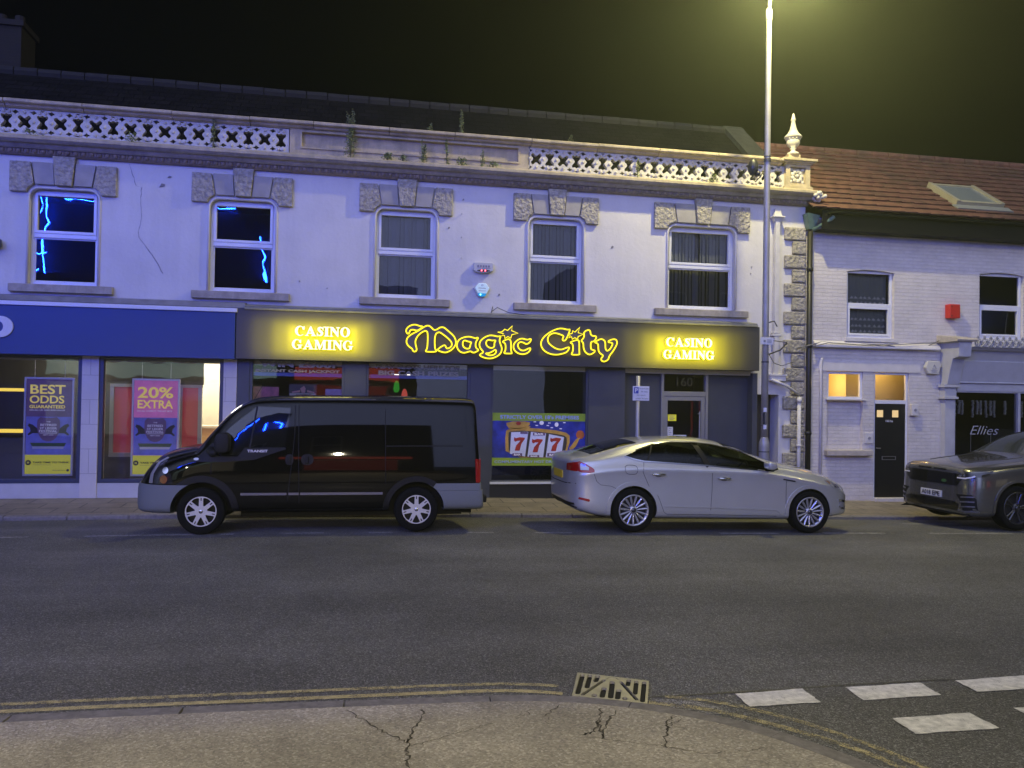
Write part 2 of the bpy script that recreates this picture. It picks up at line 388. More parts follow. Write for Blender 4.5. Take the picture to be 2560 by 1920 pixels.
M_crack = mat('crack_dark', (.085, .075, .055), .95, var=.6, vscale=30)

# the earth under everything, one sheet
g = MB(); g.quad((-48,-40,-1.3),(48,-40,-1.3),(48,40,-1.3),(-48,40,-1.3))
tag(g.build('ground', mat('earth', (.05, .045, .04), .95)), kind='structure')
# road surface
g = MB(); xs = [-48 + i*2 for i in range(19)] + [-10 + i*.5 for i in range(53)] + [17 + i*2 for i in range(1, 16)]
ys = [-40, -20, -8, -2, 0, 2, 3, 3.6] + [3.6 + .4*i for i in range(1, 26)] + [13.86]
vs = [(x, y, G(x, y)) for y in ys for x in xs]; n = len(xs)
g.add(vs, [(j*n+i, j*n+i+1, (j+1)*n+i+1, (j+1)*n+i) for j in range(len(ys)-1) for i in range(n-1)])
tag(g.build('road', M_asph, smooth=True), kind='structure')
# far pavement and kerb
g = MB(); ys = [13.93, 14.4, 15, 15.62, 16.4]
vs = [(x, y, PV(x, y)) for y in ys for x in xs]
g.add(vs, [(j*n+i, j*n+i+1, (j+1)*n+i+1, (j+1)*n+i) for j in range(len(ys)-1) for i in range(n-1)])
tag(g.build('far_pavement', M_slab, smooth=True), kind='structure')
kerb = MB(); x = -47.5
while x < 47.5:
    L = .9; x2 = x + L - .012; d = random.uniform(-.006, .006); y0 = 13.80 + random.uniform(-.006, .006)
    vs = [(X, Y, Z) for X in (x, x2) for Y, Z in ((y0, G(X, 13.8)-.1), (y0, PV(X, 13.8)-.012+d), (y0+.018, PV(X, 13.8)+.002+d), (13.945, PV(X, 13.93)+.003+d), (13.945, G(X, 13.8)-.1))]
    kerb.add(vs, [(0,1,6,5),(1,2,7,6),(2,3,8,7),(3,4,9,8),(0,4,3,2,1),(5,6,7,8,9)]); x += L
tag(kerb.build('far_kerb', M_kerb), kind='structure')
# near pavement with its curved dropped kerb
def arc_smooth(p, it=3):
    for _ in range(it):
        q = [p[0]]
        for a, b in zip(p, p[1:]):
            q += [(a[0]*.75+b[0]*.25, a[1]*.75+b[1]*.25), (a[0]*.25+b[0]*.75, a[1]*.25+b[1]*.75)]
        p = q + [p[-1]]
    return p
KO = arc_smooth([(-47, 5.3), (-10, 5.24), (-2, 5.185), (-.68, 5.155), (.3, 5.115), (1.02, 5.08), (1.5, 4.965), (1.9, 4.755), (2.2, 4.53), (2.42, 4.28), (2.68, 3.84), (2.92, 3.1), (3.05, 2.2), (3.1, 1.0), (3.1, -2), (3.1, -39)])
def offset(path, d):
    r = []
    for i, p in enumerate(path):
        a = path[max(0, i-1)]; b = path[min(len(path)-1, i+1)]
        dx, dy = b[0]-a[0], b[1]-a[1]; L = sqrt(dx*dx+dy*dy); r.append((p[0]+dy/L*d, p[1]-dx/L*d))
    return r
KI = offset(KO, .135)
NP = .032
g = MB(); poly = KI + [(-47, -39)]
g.add([(x, y, NP) for x, y in poly], [tuple(range(len(poly)))])
o = g.build('near_pavement', M_agg); tag(o, kind='structure')
# kerb stones along the curve
k = MB(); acc = 0; seg = []; L0 = .0
dense = []
for a, b in zip(KO, KO[1:]):
    L = sqrt((a[0]-b[0])**2+(a[1]-b[1])**2); m = max(1, int(L/.15))
    dense += [(a[0]+(b[0]-a[0])*i/m, a[1]+(b[1]-a[1])*i/m) for i in range(m)]
din = offset(dense, .128); acc = 0.; start = 0
for i in range(1, len(dense)):
    acc += sqrt((dense[i][0]-dense[i-1][0])**2 + (dense[i][1]-dense[i-1][1])**2)
    if acc > .88 or i == len(dense)-1:
        P = list(range(start, i+1)); h = NP - .004 + random.uniform(-.004, .004)
        def sh(j, src):
            x, y = src[j]
            if j == start or j == i:
                q = src[j+1] if j == start else src[j-1]; x += (q[0]-x)*.05; y += (q[1]-y)*.05
            return x, y
        for a, b in zip(P, P[1:]):
            oa, ob, ia, ib = sh(a, dense), sh(b, dense), sh(a, din), sh(b, din)
            k.quad((*oa, -.08), (*ob, -.08), (*ob, h-.008), (*oa, h-.008))
            k.quad((*oa, h-.008), (*ob, h-.008), (*ib, h), (*ia, h)); k.quad((*ia, h), (*ib, h), (*ib, -.08), (*ia, -.08))
        for j in (start, i):
            oa, ia = sh(j, dense), sh(j, din); k.quad((*oa, -.08), (*oa, h-.008), (*ia, h), (*ia, -.08))
        start = i; acc = 0
tag(k.build('near_kerb', M_kerb), kind='structure')
# worn double yellow lines: a rough paint layer whose gaps are missing paint
def worn(name, base, thr=.5, scale=14.):
    m = mat(name, base, .7, var=.25, vscale=18); t = m.node_tree; p = t.nodes['Principled BSDF']
    tcn = t.nodes.new('ShaderNodeTexCoord'); nz = t.nodes.new('ShaderNodeTexNoise'); nz.inputs['Scale'].default_value = scale; nz.inputs['Detail'].default_value = 8; nz.inputs['Roughness'].default_value = .75
    t.links.new(tcn.outputs['Object'], nz.inputs[0])
    n2 = t.nodes.new('ShaderNodeTexNoise'); n2.inputs['Scale'].default_value = 130; t.links.new(tcn.outputs['Object'], n2.inputs[0])
    ad = t.nodes.new('ShaderNodeMath'); ad.operation = 'ADD'; t.links.new(nz.outputs[0], ad.inputs[0]); t.links.new(n2.outputs[0], ad.inputs[1])
    r = t.nodes.new('ShaderNodeMapRange'); r.inputs[1].default_value = thr*2-.06; r.inputs[2].default_value = thr*2+.06
    t.links.new(ad.outputs[0], r.inputs[0]); t.links.new(r.outputs[0], p.inputs['Alpha'])
    return m
M_yel = worn('road_yellow', (.46, .39, .19), .445); M_yelw = worn('road_yellow_worn', (.44, .38, .19), .475)
M_whw = worn('road_white_worn', (.55, .54, .52), .45, 9.); M_wdash = worn('road_white_dash', (.70, .68, .62), .375, 20.)
def strip(path, w, z, name, m, tone=None):
    s = MB(); A = offset(path, w/2); B = offset(path, -w/2)
    for i in range(len(path)-1): s.quad((*A[i], z+G(*A[i])), (*A[i+1], z+G(*A[i+1])), (*B[i+1], z+G(*B[i+1])), (*B[i], z+G(*B[i])))
    return tag(s.build(name, m), kind='structure')
YO = arc_smooth([(-40, 5.5), (-2.05, 5.44), (-.7, 5.40), (.5, 5.375), (1.07, 5.35), (1.5, 5.21), (2.0, 4.96), (2.25, 4.86), (2.52, 4.60), (2.70, 4.36), (2.95, 3.85), (3.3, 2.4), (3.4, -20)])
YI = arc_smooth([(-40, 5.38), (-2.0, 5.325), (-.69, 5.27), (.5, 5.245), (1.05, 5.225), (1.42, 5.09), (1.9, 4.86), (2.18, 4.72), (2.43, 4.46), (2.68, 4.14), (2.83, 3.85), (3.16, 2.4), (3.26, -20)])
def clip(p, f): return [q for q in p if f(q)]
strip(clip(YO, lambda q: q[0] < 1.42), .05, .004, 'yellow_line', M_yelw); strip(clip(YI, lambda q: q[0] < 1.36), .056, .004, 'yellow_line', M_yel)
M_yelf = worn('road_yellow_faint', (.42, .36, .19), .50, 9.); strip(clip(YO, lambda q: q[0] > 1.95), .05, .004, 'yellow_line', M_yelf); strip(clip(YI, lambda q: q[0] > 1.85), .056, .004, 'yellow_line', M_yelf)
# give way dashes at the side road mouth
def dash(pts, name='give_way_dash', m=None, dz=.006):
    c = smooth_loop([(a, b) for a, b in pts], 0); s = MB()
    pts2 = []
    for i in range(len(c)):
        a, b = c[i], c[(i+1) % len(c)]
        for k_ in range(8):
            t = k_/8; j = .006 if k_ else .0
            pts2.append((a[0]+(b[0]-a[0])*t+random.uniform(-j, j), a[1]+(b[1]-a[1])*t+random.uniform(-j, j)))
    s.add([(x, y, G(x, y)+dz) for x, y in pts2], [tuple(range(len(pts2)))])
    return tag(s.build(name, m or M_wdash), kind='structure')
for q in ([(2.46, 4.94), (2.95, 4.965), (2.93, 4.715), (2.445, 4.712)], [(3.25, 4.947), (3.82, 4.955), (3.79, 4.718), (3.225, 4.708)],
          [(4.09, 4.96), (4.68, 4.985), (4.64, 4.742), (4.076, 4.738)], [(3.21, 4.407), (3.745, 4.417), (3.74, 4.174), (3.19, 4.175)],
          [(4.08, 4.445), (4.63, 4.45), (4.62, 4.2), (4.06, 4.2)]): dash(q)
# a tar seam along the side road mouth and an old patch
M_seam = mat('tar_seam', (.02, .02, .021), .5, var=.4, vscale=20)
seam = [(1.9+.35*i, 4.98+random.uniform(-.02, .02)) for i in range(12)]; strip(seam, .018, .0035, 'tar_seam', M_seam)
# thin parking bay dashes
for a, b in ((-5.6, -4.05), (-3.41, -2.0), (-1.7, -1.5), (-.95, -.31), (.26, .63), (1.64, 2.07), (2.64, 3.24), (4.1, 4.4), (5.5, 6.5), (7.25, 8.35), (9.1, 10.7), (11.6, 13.0), (-8.2, -6.6)):
    y = 11.64 + .02*sin(a)
    for dy in (-.035, .02): strip([(a, y+dy), ((a+b)/2, y+dy), (b-.04, y+dy)], .022, .004, 'bay_dash', M_whw)
strip([(9.75, 13.15), (10.4, 13.15), (11.2, 13.15)], .06, .004, 'bay_dash', M_whw)
# pavement cracks, filled with dirt and moss
def crack(pts, w):
    s = MB(); P = []
    for a, b in zip(pts, pts[1:]):
        for i in range(8):
            t = i/8; P.append((a[0]+(b[0]-a[0])*t+random.uniform(-.014, .014), a[1]+(b[1]-a[1])*t+random.uniform(-.014, .014)))
    P.append(pts[-1])
    A = []; B = []
    for i, p in enumerate(P):
        a = P[max(0, i-1)]; b = P[min(len(P)-1, i+1)]; dx, dy = b[0]-a[0], b[1]-a[1]; L = sqrt(dx*dx+dy*dy)+1e-6
        ww = w*.62*random.uniform(.25, 1.4)*(1 if 0 < i < len(P)-1 else .2)/2
        A.append((p[0]+dy/L*ww, p[1]-dx/L*ww)); B.append((p[0]-dy/L*ww, p[1]+dx/L*ww))
    for i in range(len(P)-1): s.quad((*A[i], NP+.003), (*A[i+1], NP+.003), (*B[i+1], NP+.003), (*B[i], NP+.003))
    return tag(s.build('pavement_crack', M_crack), kind='structure')
for p, w in (([(-.009,4.94),(.133,4.70),(.23,4.555),(.32,4.42),(.342,4.54),(.437,4.75),(.435,4.9)], .018), ([(.34,4.5),(.32,4.35),(.305,4.2),(.31,4.0),(.33,3.6),(.2,3.1)], .026), ([(.337,4.373),(.5,4.45),(.69,4.56),(.83,4.62)], .008),
             ([(1.27,4.83),(1.15,4.68),(1.116,4.55)], .012), ([(1.09,4.85),(1.044,4.71),(.98,4.70)], .008), ([(1.495,4.74),(1.43,4.57),(1.34,4.40),(1.276,4.39)], .02), ([(1.58,4.70),(1.455,4.5),(1.38,4.32),(1.43,4.57)], .022),
             ([(1.876,4.57),(1.78,4.41),(1.70,4.24),(1.686,4.13)], .016), ([(1.916,4.51),(1.82,4.44),(1.74,4.33)], .01), ([(1.28,4.36),(1.5,4.25),(1.65,4.18),(1.87,4.05),(2.065,4.046),(2.218,4.06)], .008)): crack(p, w)
# pale cement patch beside the gully
s = MB(); c = smooth_loop([(1.86, 4.93), (2.12, 4.9), (2.28, 4.72), (2.2, 4.6), (2.05, 4.74), (1.9, 4.82)], 2)
s.add([(x, y, G(x, y)+.003) for x, y in c], [tuple(range(len(c)))]); tag(s.build('cement_patch', worn('cement', (.30, .29, .28), .5, 22.)), kind='structure')
# the gully grate
gt = thing('drain_grate', (1.67, 5.12, 0), 'square pale metal drain grate with slotted pattern beside the near kerb', 'drain grate')
M_pit = mat('pit_black', (.006, .006, .006), .9)
s = MB(); q = [(1.545, 5.44), (1.973, 5.206), (1.815, 4.81), (1.39, 5.013)]
s.add([(x, y, G(x, y)+.005) for x, y in q], [(0,1,2,3)]); s.build('pit', M_pit, gt)
def cap(a, b, w):
    d = Vector((b[0]-a[0], b[1]-a[1])); L = d.length; d /= L; n_ = Vector((-d.y, d.x)); r = w/2; P = []
    for c_, base, sgn in ((a, pi/2, 1), (b, -pi/2, 1)):
        for k_ in range(7):
            t = base + pi*k_/6; v = d*cos(t)*r + n_*sin(t)*r; P.append((c_[0]+v.x, c_[1]+v.y))
    return P
holes = [cap(a, b, w) for a, b, w in (((1.566,5.385),(1.437,5.047),.034), ((1.612,5.362),(1.526,5.143),.034), ((1.66,5.342),(1.617,5.248),.034),
         ((1.68,5.262),(1.462,5.02),.026), ((1.777,5.215),(1.772,4.885),.026), ((1.537,5.005),(1.527,4.985),.036), ((1.63,5.105),(1.573,4.965),.036), ((1.722,5.215),(1.622,4.945),.036),
         ((1.714,5.06),(1.66,4.923),.036), ((1.708,4.922),(1.70,4.902),.034), ((1.842,5.235),(1.803,5.142),.032), ((1.885,5.205),(1.797,4.985),.032), ((1.93,5.18),(1.797,4.85),.032))]
me = fill2d([smooth_loop(q, 0)] + holes + [[(1.695,5.281),(1.735,5.316),(1.775,5.297),(1.780,5.243),(1.774,5.243),(1.768,5.292),(1.735,5.308),(1.70,5.277)]], .016)
for v in me.vertices: v.co.z += .016 + G(v.co.x, v.co.y)
link('grate_plate', me, mat('grate_metal', (.42, .40, .30), .5, metal=.55, var=.12, vscale=15, bump=.2, bscale=60, bdist=.003), gt)
# ================================================================== THE RENDERED TERRACE WITH ITS PARAPET
D = 15.6
M_rend = mat('white_render', (.67, .65, .62), .8, var=.06, vscale=1.6, bump=.35, bscale=14, bdist=.012, var2=(.50, .48, .44), v2scale=1.1, v2amt=.16, streak=.07)
M_stone = mat('stone_trim', (.40, .36, .30), .8, var=.15, vscale=9, bump=.3, bscale=60, bdist=.006, var2=(.2, .18, .15), v2scale=2.5, v2amt=.6, streak=.3)
M_verm = mat('vermiculated_stone', (.38, .35, .29), .85, var=.3, vscale=16, bump=1., bscale=15, bdist=.06)
M_buff = mat('painted_buff_stone', (.50, .42, .26), .75, var=.12, vscale=7, bump=.3, bscale=50, bdist=.006, var2=(.28, .24, .17), v2scale=3.2, v2amt=.7, streak=.3)
M_bal = mat('white_painted_stone', (.60, .57, .48), .7, var=.08, vscale=9, bump=.25, bscale=60, bdist=.004, var2=(.3, .29, .24), v2scale=3.5, v2amt=.5)
M_mould = mat('brown_moulding', (.24, .19, .145), .85, var=.25, vscale=14, bump=.5, bscale=70, bdist=.006)
M_upvc = mat('white_frame', (.74, .75, .78), .35, spec=.5)
M_lintel = mat('grey_lintel_stone', (.36, .34, .31), .8, var=.12, vscale=6, bump=.3, bscale=70, bdist=.005)
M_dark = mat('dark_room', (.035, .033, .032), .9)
M_blind = mat('vertical_blind', (.15, .15, .145), .8)
M_slate = bricky('dark_roof_tiles', (.007, .007, .009), (.013, .012, .013), (.002, .002, .0025), .30, .17, .012, rough=.8, bump=1., axis='xy', noise=.5, dist=.03)
M_glass = glassmat('window_glass', (.80, .83, .85), ior=1.5, boost=1.5)
M_slate.node_tree.nodes['Principled BSDF'].inputs['Specular IOR Level'].default_value = .08
tb = thing('terrace_building', (0, D, 0), 'long white rendered two storey terrace with pierced stone parapet above the two shops', 'building')
WX = [(-8.75, -7.6), (-5.59, -4.46), (-2.60, -1.44), (.37, 1.52), (3.31, 4.42), (6.19, 7.65)]
WZ0, WZ1 = 3.72, 5.40
w = MB()
hol = [(a, b, WZ0, WZ1) for a, b in WX]
panel(w, -11, 9.22, 2.4, 6.0, D, hol, .2)
panel(w, 8.05, 9.22, -.6, 2.4, D, [(8.13, 8.66, -.6, 2.02)], .45)
for a, b in WX:                      # rounded upper corners
    r = .17
    for s_, xx in ((1, a), (-1, b)):
        c = [(xx, WZ1)] + [(xx + s_*r*(1-cos(t)), WZ1 - r + r*sin(t)) for t in [pi/2*i/6 for i in range(7)]][::-1]
        w.prism(c, D+.0005, D+.16)
w.quad((9.22, D, -.6), (9.22, D+6, -.6), (9.22, D+6, 8.0), (9.22, D, 6.0)); w.quad((-11, D, -.6), (-11, D+6, -.6), (-11, D+6, 6), (-11, D, 6))
w.build('wall', M_rend, tb)
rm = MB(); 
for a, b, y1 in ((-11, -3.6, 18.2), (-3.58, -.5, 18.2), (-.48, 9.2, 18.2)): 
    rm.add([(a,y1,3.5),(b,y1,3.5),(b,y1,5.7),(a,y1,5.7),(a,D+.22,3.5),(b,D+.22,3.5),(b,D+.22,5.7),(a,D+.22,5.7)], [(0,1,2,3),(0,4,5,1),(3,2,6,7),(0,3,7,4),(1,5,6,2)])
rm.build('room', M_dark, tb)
def ring(mb, x0, x1, z0, z1, y0, y1, t, tb_=None):
    tt = tb_ or t
    mb.box(x0, x0+t, y0, y1, z0, z1); mb.box(x1-t, x1, y0, y1, z0, z1); mb.box(x0+t, x1-t, y0, y1, z1-t, z1); mb.box(x0+t, x1-t, y0, y1, z0, z0+tt)
for wi, (a, b) in enumerate(WX):
    x0, x1 = a+.004, b-.004; mid = 4.60
    f = MB(); ring(f, x0, x1, WZ0+.004, WZ1-.004, D+.10, D+.17, .055)
    f.box(x0+.055, x1-.055, D+.085, D+.16, mid-.045, mid+.03)
    ring(f, x0+.056, x1-.056, mid+.031, WZ1-.06, D+.075, D+.15, .05)          # opening upper sash stands proud
    ring(f, x0+.056, x1-.056, WZ0+.06, mid-.046, D+.115, D+.15, .022)
    win = f.build('window', M_upvc, tb, bevel=.006)
    for z0, z1 in ((mid+.08, WZ1-.11), (WZ0+.08, mid-.066)):
        p = MB(); p.quad((x0+.07, D+.135, z0-.01), (x1-.07, D+.135, z0-.01), (x1-.07, D+.135, z1+.01), (x0+.07, D+.135, z1+.01)); p.build('pane', M_glass, win)
    s = MB(); s.box(a-.28, b+.27, D-.10, D+.10, 3.575, 3.715); s.build('sill', M_stone, win, bevel=.012)
    if wi >= 3:
        bl = MB(); n = int((b-a)/.075); 
        for i in range(n):
            cx = a+.06+i*.075+random.uniform(-.006, .006); an = random.uniform(.25, .75); dx, dy = .04*cos(an), .04*sin(an); sk = random.uniform(-.012, .012)
            bl.quad((cx-dx+sk, D+.24-dy, WZ0+.02), (cx+dx+sk, D+.24+dy, WZ0+.02), (cx+dx, D+.24+dy, WZ1-.03), (cx-dx, D+.24-dy, WZ1-.03))
        bl.build('blind', M_blind, win)
    # thin moulded bead round the opening
    r = .17; path = [(a-.012, D-.008, WZ0)] + [(a-.012+r*(1-cos(t)), D-.008, WZ1-r+(r+.012)*sin(t)) for t in [pi/2*i/6 for i in range(7)]]
    path += [(b+.012-r*(1-cos(t)), D-.008, WZ1-r+(r+.012)*sin(t)) for t in [pi/2*i/6 for i in range(6, -1, -1)]] + [(b+.012, D-.008, WZ0)]
    bd = MB(); bd.tube(path, .024, 8); bd.build('bead', M_rend, win, smooth=True)
    # lintel of five voussoirs
    L0, L1 = a-.31, b+.29; T = 5.845; cx = (a+b)/2
    def arcp(xx, s_): return [(xx+s_*(-.035 + .20*(1-cos(t))), 5.32+.14*sin(t)) for t in [pi/2*i/5 for i in range(6)]]
    k0, k1 = cx-.185, cx+.185; q0, q1 = cx-.135, cx+.135; tt0, tt1 = L0+(k0-L0)*.48, L1-(L1-k1)*.48; bb0, bb1 = tt0+.06, tt1-.06
    ve = MB(); ve2 = MB(); ve3 = MB(); pl = MB(); pl2 = MB()
    al, ar = arcp(a, 1), arcp(b, -1)
    ve.prism([(L0, T), (L0, 5.32)] + [p for p in al if p[0] < bb0] + [(bb0, 5.46), (tt0, T)], D-.075, D+.001)
    ve2.prism([(L1, T), (tt1, T), (bb1, 5.46)] + [p for p in ar if p[0] > bb1][::-1] + [(L1, 5.32)], D-.075, D+.001)
    ve3.prism([(k0, 5.958), (q0, 5.45), (q1, 5.45), (k1, 5.958)], D-.105, D+.001)
    pl.prism([(tt0+.022, T), (bb0+.022, 5.46), (q0-.022, 5.46), (k0-.0, T)], D-.065, D+.0012)
    pl2.prism([(tt1-.022, T), (k1+.0, T), (q1+.022, 5.46), (bb1-.022, 5.46)], D-.065, D+.0012)
    lt = ve3.build('keystone', M_verm, tb, bevel=.012)
    for o_ in (ve, ve2): o_.build('carved_block', M_verm, tb, bevel=.012)
    for o_ in (pl, pl2): o_.build('lintel_block', M_lintel, tb, bevel=.008)
# --- cornice
c = MB(); c.sweepx([(D+.001, 5.955), (D-.05, 5.955), (D-.085, 5.985), (D-.085, 6.065), (D-.12, 6.075)], -11, 9.25)
n = int(20.2/.13)
for i in range(n):
    x = -10.95 + i*.13; c.ball((x, D-.09, 6.022), .042, 8, 5, sy=.75, sz=.95); c.box(x+.058, x+.072, D-.105, D-.084, 5.995, 6.06)
c.build('egg_moulding', M_mould, tb, smooth=False)
c = MB(); c.sweepx([(D, 6.06), (D-.12, 6.06), (D-.15, 6.085), (D-.18, 6.12), (D-.19, 6.125), (D-.25, 6.13), (D-.28, 6.15), (D-.295, 6.165), (D-.30, 6.225), (D-.29, 6.238), (D-.25, 6.245), (D-.13, 6.275), (D, 6.28), (D+.3, 6.28)], -11, 9.30)
c.build('cornice', M_stone, tb)
c = MB(); c.sweepx([(D-.305, 6.168), (D-.312, 6.176), (D-.312, 6.222), (D-.30, 6.234), (D-.26, 6.25), (D-.15, 6.279), (D-.15, 6.16), (D-.25, 6.16)], -11, 9.32); c.build('cornice_lip', M_buff, tb)
# carved scroll bracket at the cornice end
s = MB(); 
for i in range(26):
    t = i/26*5*pi; rr = .13*(1-i/34); s.ball((9.36+rr*cos(t)*.9, D-.22+random.uniform(-.1, .05), 6.12+rr*sin(t)*.8), .045, 7, 4)
s.build('scroll_bracket', M_bal, tb, smooth=True)
# --- parapet
p = MB()
p.sweepx([(D+.2, 6.27), (D-.10, 6.27), (D-.10, 6.285), (D-.085, 6.31), (D-.06, 6.315), (D+.2, 6.315)], -11, 8.66)
panel(p, -1.22, 3.28, 6.31, 6.80, D-.06, [(-1.0, 3.07, 6.44, 6.71)], .07)
p.quad((-1.0, D+.009, 6.44), (3.07, D+.009, 6.44), (3.07, D+.009, 6.71), (-1.0, D+.009, 6.71))
p.box(-1.22, 3.28, D+.06, D+.2, 6.315, 6.80)
p.quad((-1.22,D-.06,6.31),(-1.22,D+.06,6.31),(-1.22,D+.06,6.8),(-1.22,D-.06,6.8)); p.quad((3.28,D-.06,6.31),(3.28,D+.06,6.31),(3.28,D+.06,6.8),(3.28,D-.06,6.8))
ring(p, -1.03, 3.10, 6.41, 6.74, D-.085, D-.06, .03)
p.build('parapet', M_stone if False else M_buff, tb)
cp = MB(); prof = [(D+.22, 6.755), (D-.07, 6.755), (D-.12, 6.775), (D-.14, 6.805), (D-.20, 6.815), (D-.215, 6.83), (D-.215, 6.865), (D-.19, 6.885), (D+.0, 6.905), (D+.22, 6.905)]
x = -11.
while x < 8.6:
    L = min(random.uniform(1.1, 1.5), 8.62-x); dz = random.uniform(-.007, .007); cp.sweepx([(y+dz, z+dz) for y, z in prof], x, x+L-.012); x += L
cp.build('coping', M_buff, tb)
def balu_period(mb, x0, P, z0, z1, last=False):
    zc = (z0+z1)/2; cxs = x0 + P*.25; hx = x0 + P*.75; h = z1-z0; S = []
    def star(cx, cz, a, b, waist, rot):      # X shaped opening with rounded lobes between
        pts = []
        for i in range(4):
            an = rot + i*pi/2
            for t, rr in ((-.30, .93), (-.13, 1.03), (.13, 1.03), (.30, .93)): pts.append((cx+cos(an+t)*a*rr, cz+sin(an+t)*b*rr))
            pts.append((cx+cos(an+pi/4)*waist, cz+sin(an+pi/4)*waist))
        return smooth_loop(pts, 1)
    S.append(star(cxs, zc, .128, .132, .052, pi/4))
    S.append(smooth_loop([(hx-.085, zc+.125), (hx-.03, zc+.105), (hx, zc+.135), (hx+.03, zc+.105), (hx+.085, zc+.125), (hx+.09, zc+.07), (hx+.038, zc+.02), (hx+.038, zc-.02), (hx+.09, zc-.07), (hx+.085, zc-.125), (hx+.03, zc-.105), (hx, zc-.135), (hx-.03, zc-.105), (hx-.085, zc-.125), (hx-.09, zc-.07), (hx-.038, zc-.02), (hx-.038, zc+.02), (hx-.09, zc+.07)], 1))
    for sz in (1, -1):
        for sx in (-1, 1):
            cx, cz = cxs+sx*P*.25, zc+sz*.168
            S.append(smooth_loop([(cx-.062, cz), (cx-.015, cz+.018*sz), (cx+.005, cz+.036*sz), (cx+.02, cz+.016*sz), (cx+.06, cz-.004*sz), (cx+.02, cz-.026*sz), (cx-.01, cz-.046*sz), (cx-.02, cz-.022*sz)][::1], 0))
        S.append([(hx-.045, zc+sz*.205), (hx+.045, zc+sz*.205), (hx, zc+sz*.178)])
    loops = [[(x0, z0), (x0+P, z0), (x0+P, z1), (x0, z1)]] + S
    me = fill2d(loops, .10, .006)
    b0 = len(mb.v); mb.v += [(v.co.x, D - v.co.z, v.co.y) for v in me.vertices]
    for f in me.polygons: mb.f.append([b0+i for i in f.vertices]); mb.mi.append(0)
    for dx, dz in ((0, .16), (0, -.16), (P*.25, 0), (-P*.25, 0)): mb.ball((cxs+dx, D-.055, zc+dz), .03, 7, 4, sy=.8)
    for dx in (-.045, .045):
        for sz in (1, -1): mb.ball((hx+dx, D-.055, zc+sz*.165), .03, 7, 4, sy=.8)
for x0, x1, n in ((-11.0, -1.235, 17), (3.30, 8.70, 10)):
    mb = MB(); P = (x1-x0)/n
    proto = MB(); balu_period(proto, x0, P, 6.317, 6.752)
    for i in range(n):
        b0 = len(mb.v); mb.v += [(v[0]+P*i, v[1], v[2]) for v in proto.v]; mb.f += [[b0+j for j in f] for f in proto.f]; mb.mi += [0]*len(proto.f)
    mb.build('balustrade', M_bal, tb)
# corner pier with flower panel, and the urn finial
p = MB(); panel(p, 8.70, 9.25, 6.28, 6.79, D-.12, [(8.80, 9.15, 6.40, 6.74)], .06)
p.box(8.70, 9.25, D-.059, D+.30, 6.28, 6.79); p.box(8.66, 9.30, D-.16, D+.32, 6.27, 6.325); p.box(8.68, 9.28, D-.14, D+.31, 6.326, 6.35)
for (e, z0, z1) in ((.03, 6.791, 6.82), (.07, 6.821, 6.85), (.11, 6.851, 6.90), (-.06, 6.901, 6.96), (-.14, 6.961, 7.05)): p.box(8.70-e, 9.25+e, D-.12-e, D+.30+e, z0, z1)
pier = p.build('pier', M_buff, tb, bevel=.006)
s = MB()
for i in range(9):
    t = i/9*2*pi; s.ball((8.975+.10*cos(t), D-.075, 6.56+.10*sin(t)), .05, 8, 5, sy=.5)
s.ball((8.975, D-.08, 6.56), .045, 8, 5); 
for dx, dz in ((-.13, .13), (.13, .13), (-.13, -.12), (.13, -.12)): s.ball((8.975+dx, D-.07, 6.56+dz), .04, 7, 4, sy=.5)
s.build('flower_carving', M_bal, pier, smooth=True)
u = MB(); u.lathe([(.13, 7.05), (.12, 7.09), (.055, 7.12), (.045, 7.16), (.07, 7.185), (.055, 7.20), (.11, 7.24), (.137, 7.29), (.135, 7.34), (.115, 7.375), (.165, 7.40), (.185, 7.42), (.175, 7.44), (.115, 7.50), (.075, 7.58), (.05, 7.68), (.04, 7.77), (.055, 7.785), (.055, 7.80), (.038, 7.81), (.036, 7.84), (.022, 7.90), (.004, 7.935)], (8.975, D+.09, 0), 20)
for i in range(12):
    t = i/12*2*pi; u.ball((8.975+.135*cos(t), D+.09+.135*sin(t), 7.375), .022, 6, 4)
u.build('finial', M_bal, tb, smooth=True)
# --- roof
r = MB(); r.quad((-11, D+.35, 6.33), (9.2, D+.35, 6.33), (9.2, 18.5, 8.42), (-11, 18.5, 8.42)); r.quad((-11, 18.5, 8.42), (9.2, 18.5, 8.42), (9.2, 21.5, 6.2), (-11, 21.5, 6.2))
roof = r.build('roof', M_slate, tb)
r = MB(); x = -11
while x < 9: r.tube([(x, 18.5, 8.43), (x+.43, 18.5, 8.43+random.uniform(-.01, .01))], .11, 8); x += .45
r.build('ridge_tiles', mat('ridge_tile', (.011, .011, .012), .85, var=.3, vscale=10), roof)
r = MB(); r.box(8.72, 9.2, D+.28, D+.6, 6.3, 6.52); r.add([(8.72, D+.3, 6.45), (9.2, D+.3, 6.45), (9.2, 18.5, 8.56), (8.72, 18.5, 8.56), (8.72, D+.3, 6.2), (9.2, D+.3, 6.2), (9.2, 18.5, 8.3), (8.72, 18.5, 8.3)], [(0,1,2,3),(4,7,6,5),(0,4,5,1),(1,5,6,2),(2,6,7,3),(3,7,4,0)])
r.build('gable_coping', mat('gable_stone', (.03, .032, .028), .9, var=.35, vscale=6, bump=.6, bscale=30, bdist=.02), roof)
ch = MB(); ch.box(-8.4, -7.2, 19.4, 20.2, 7.2, 9.75); ch.box(-8.46, -7.14, 19.34, 20.26, 9.75, 9.87)
for i in range(3): ch.lathe([(.12, 9.87), (.1, 10.12)], (-8.1+i*.36, 19.8, 0), 10)
ch.build('chimney', bricky('chimney_brick', (.009, .006, .005), (.007, .005, .004), (.008, .007, .006), .225, .075, .01), roof)
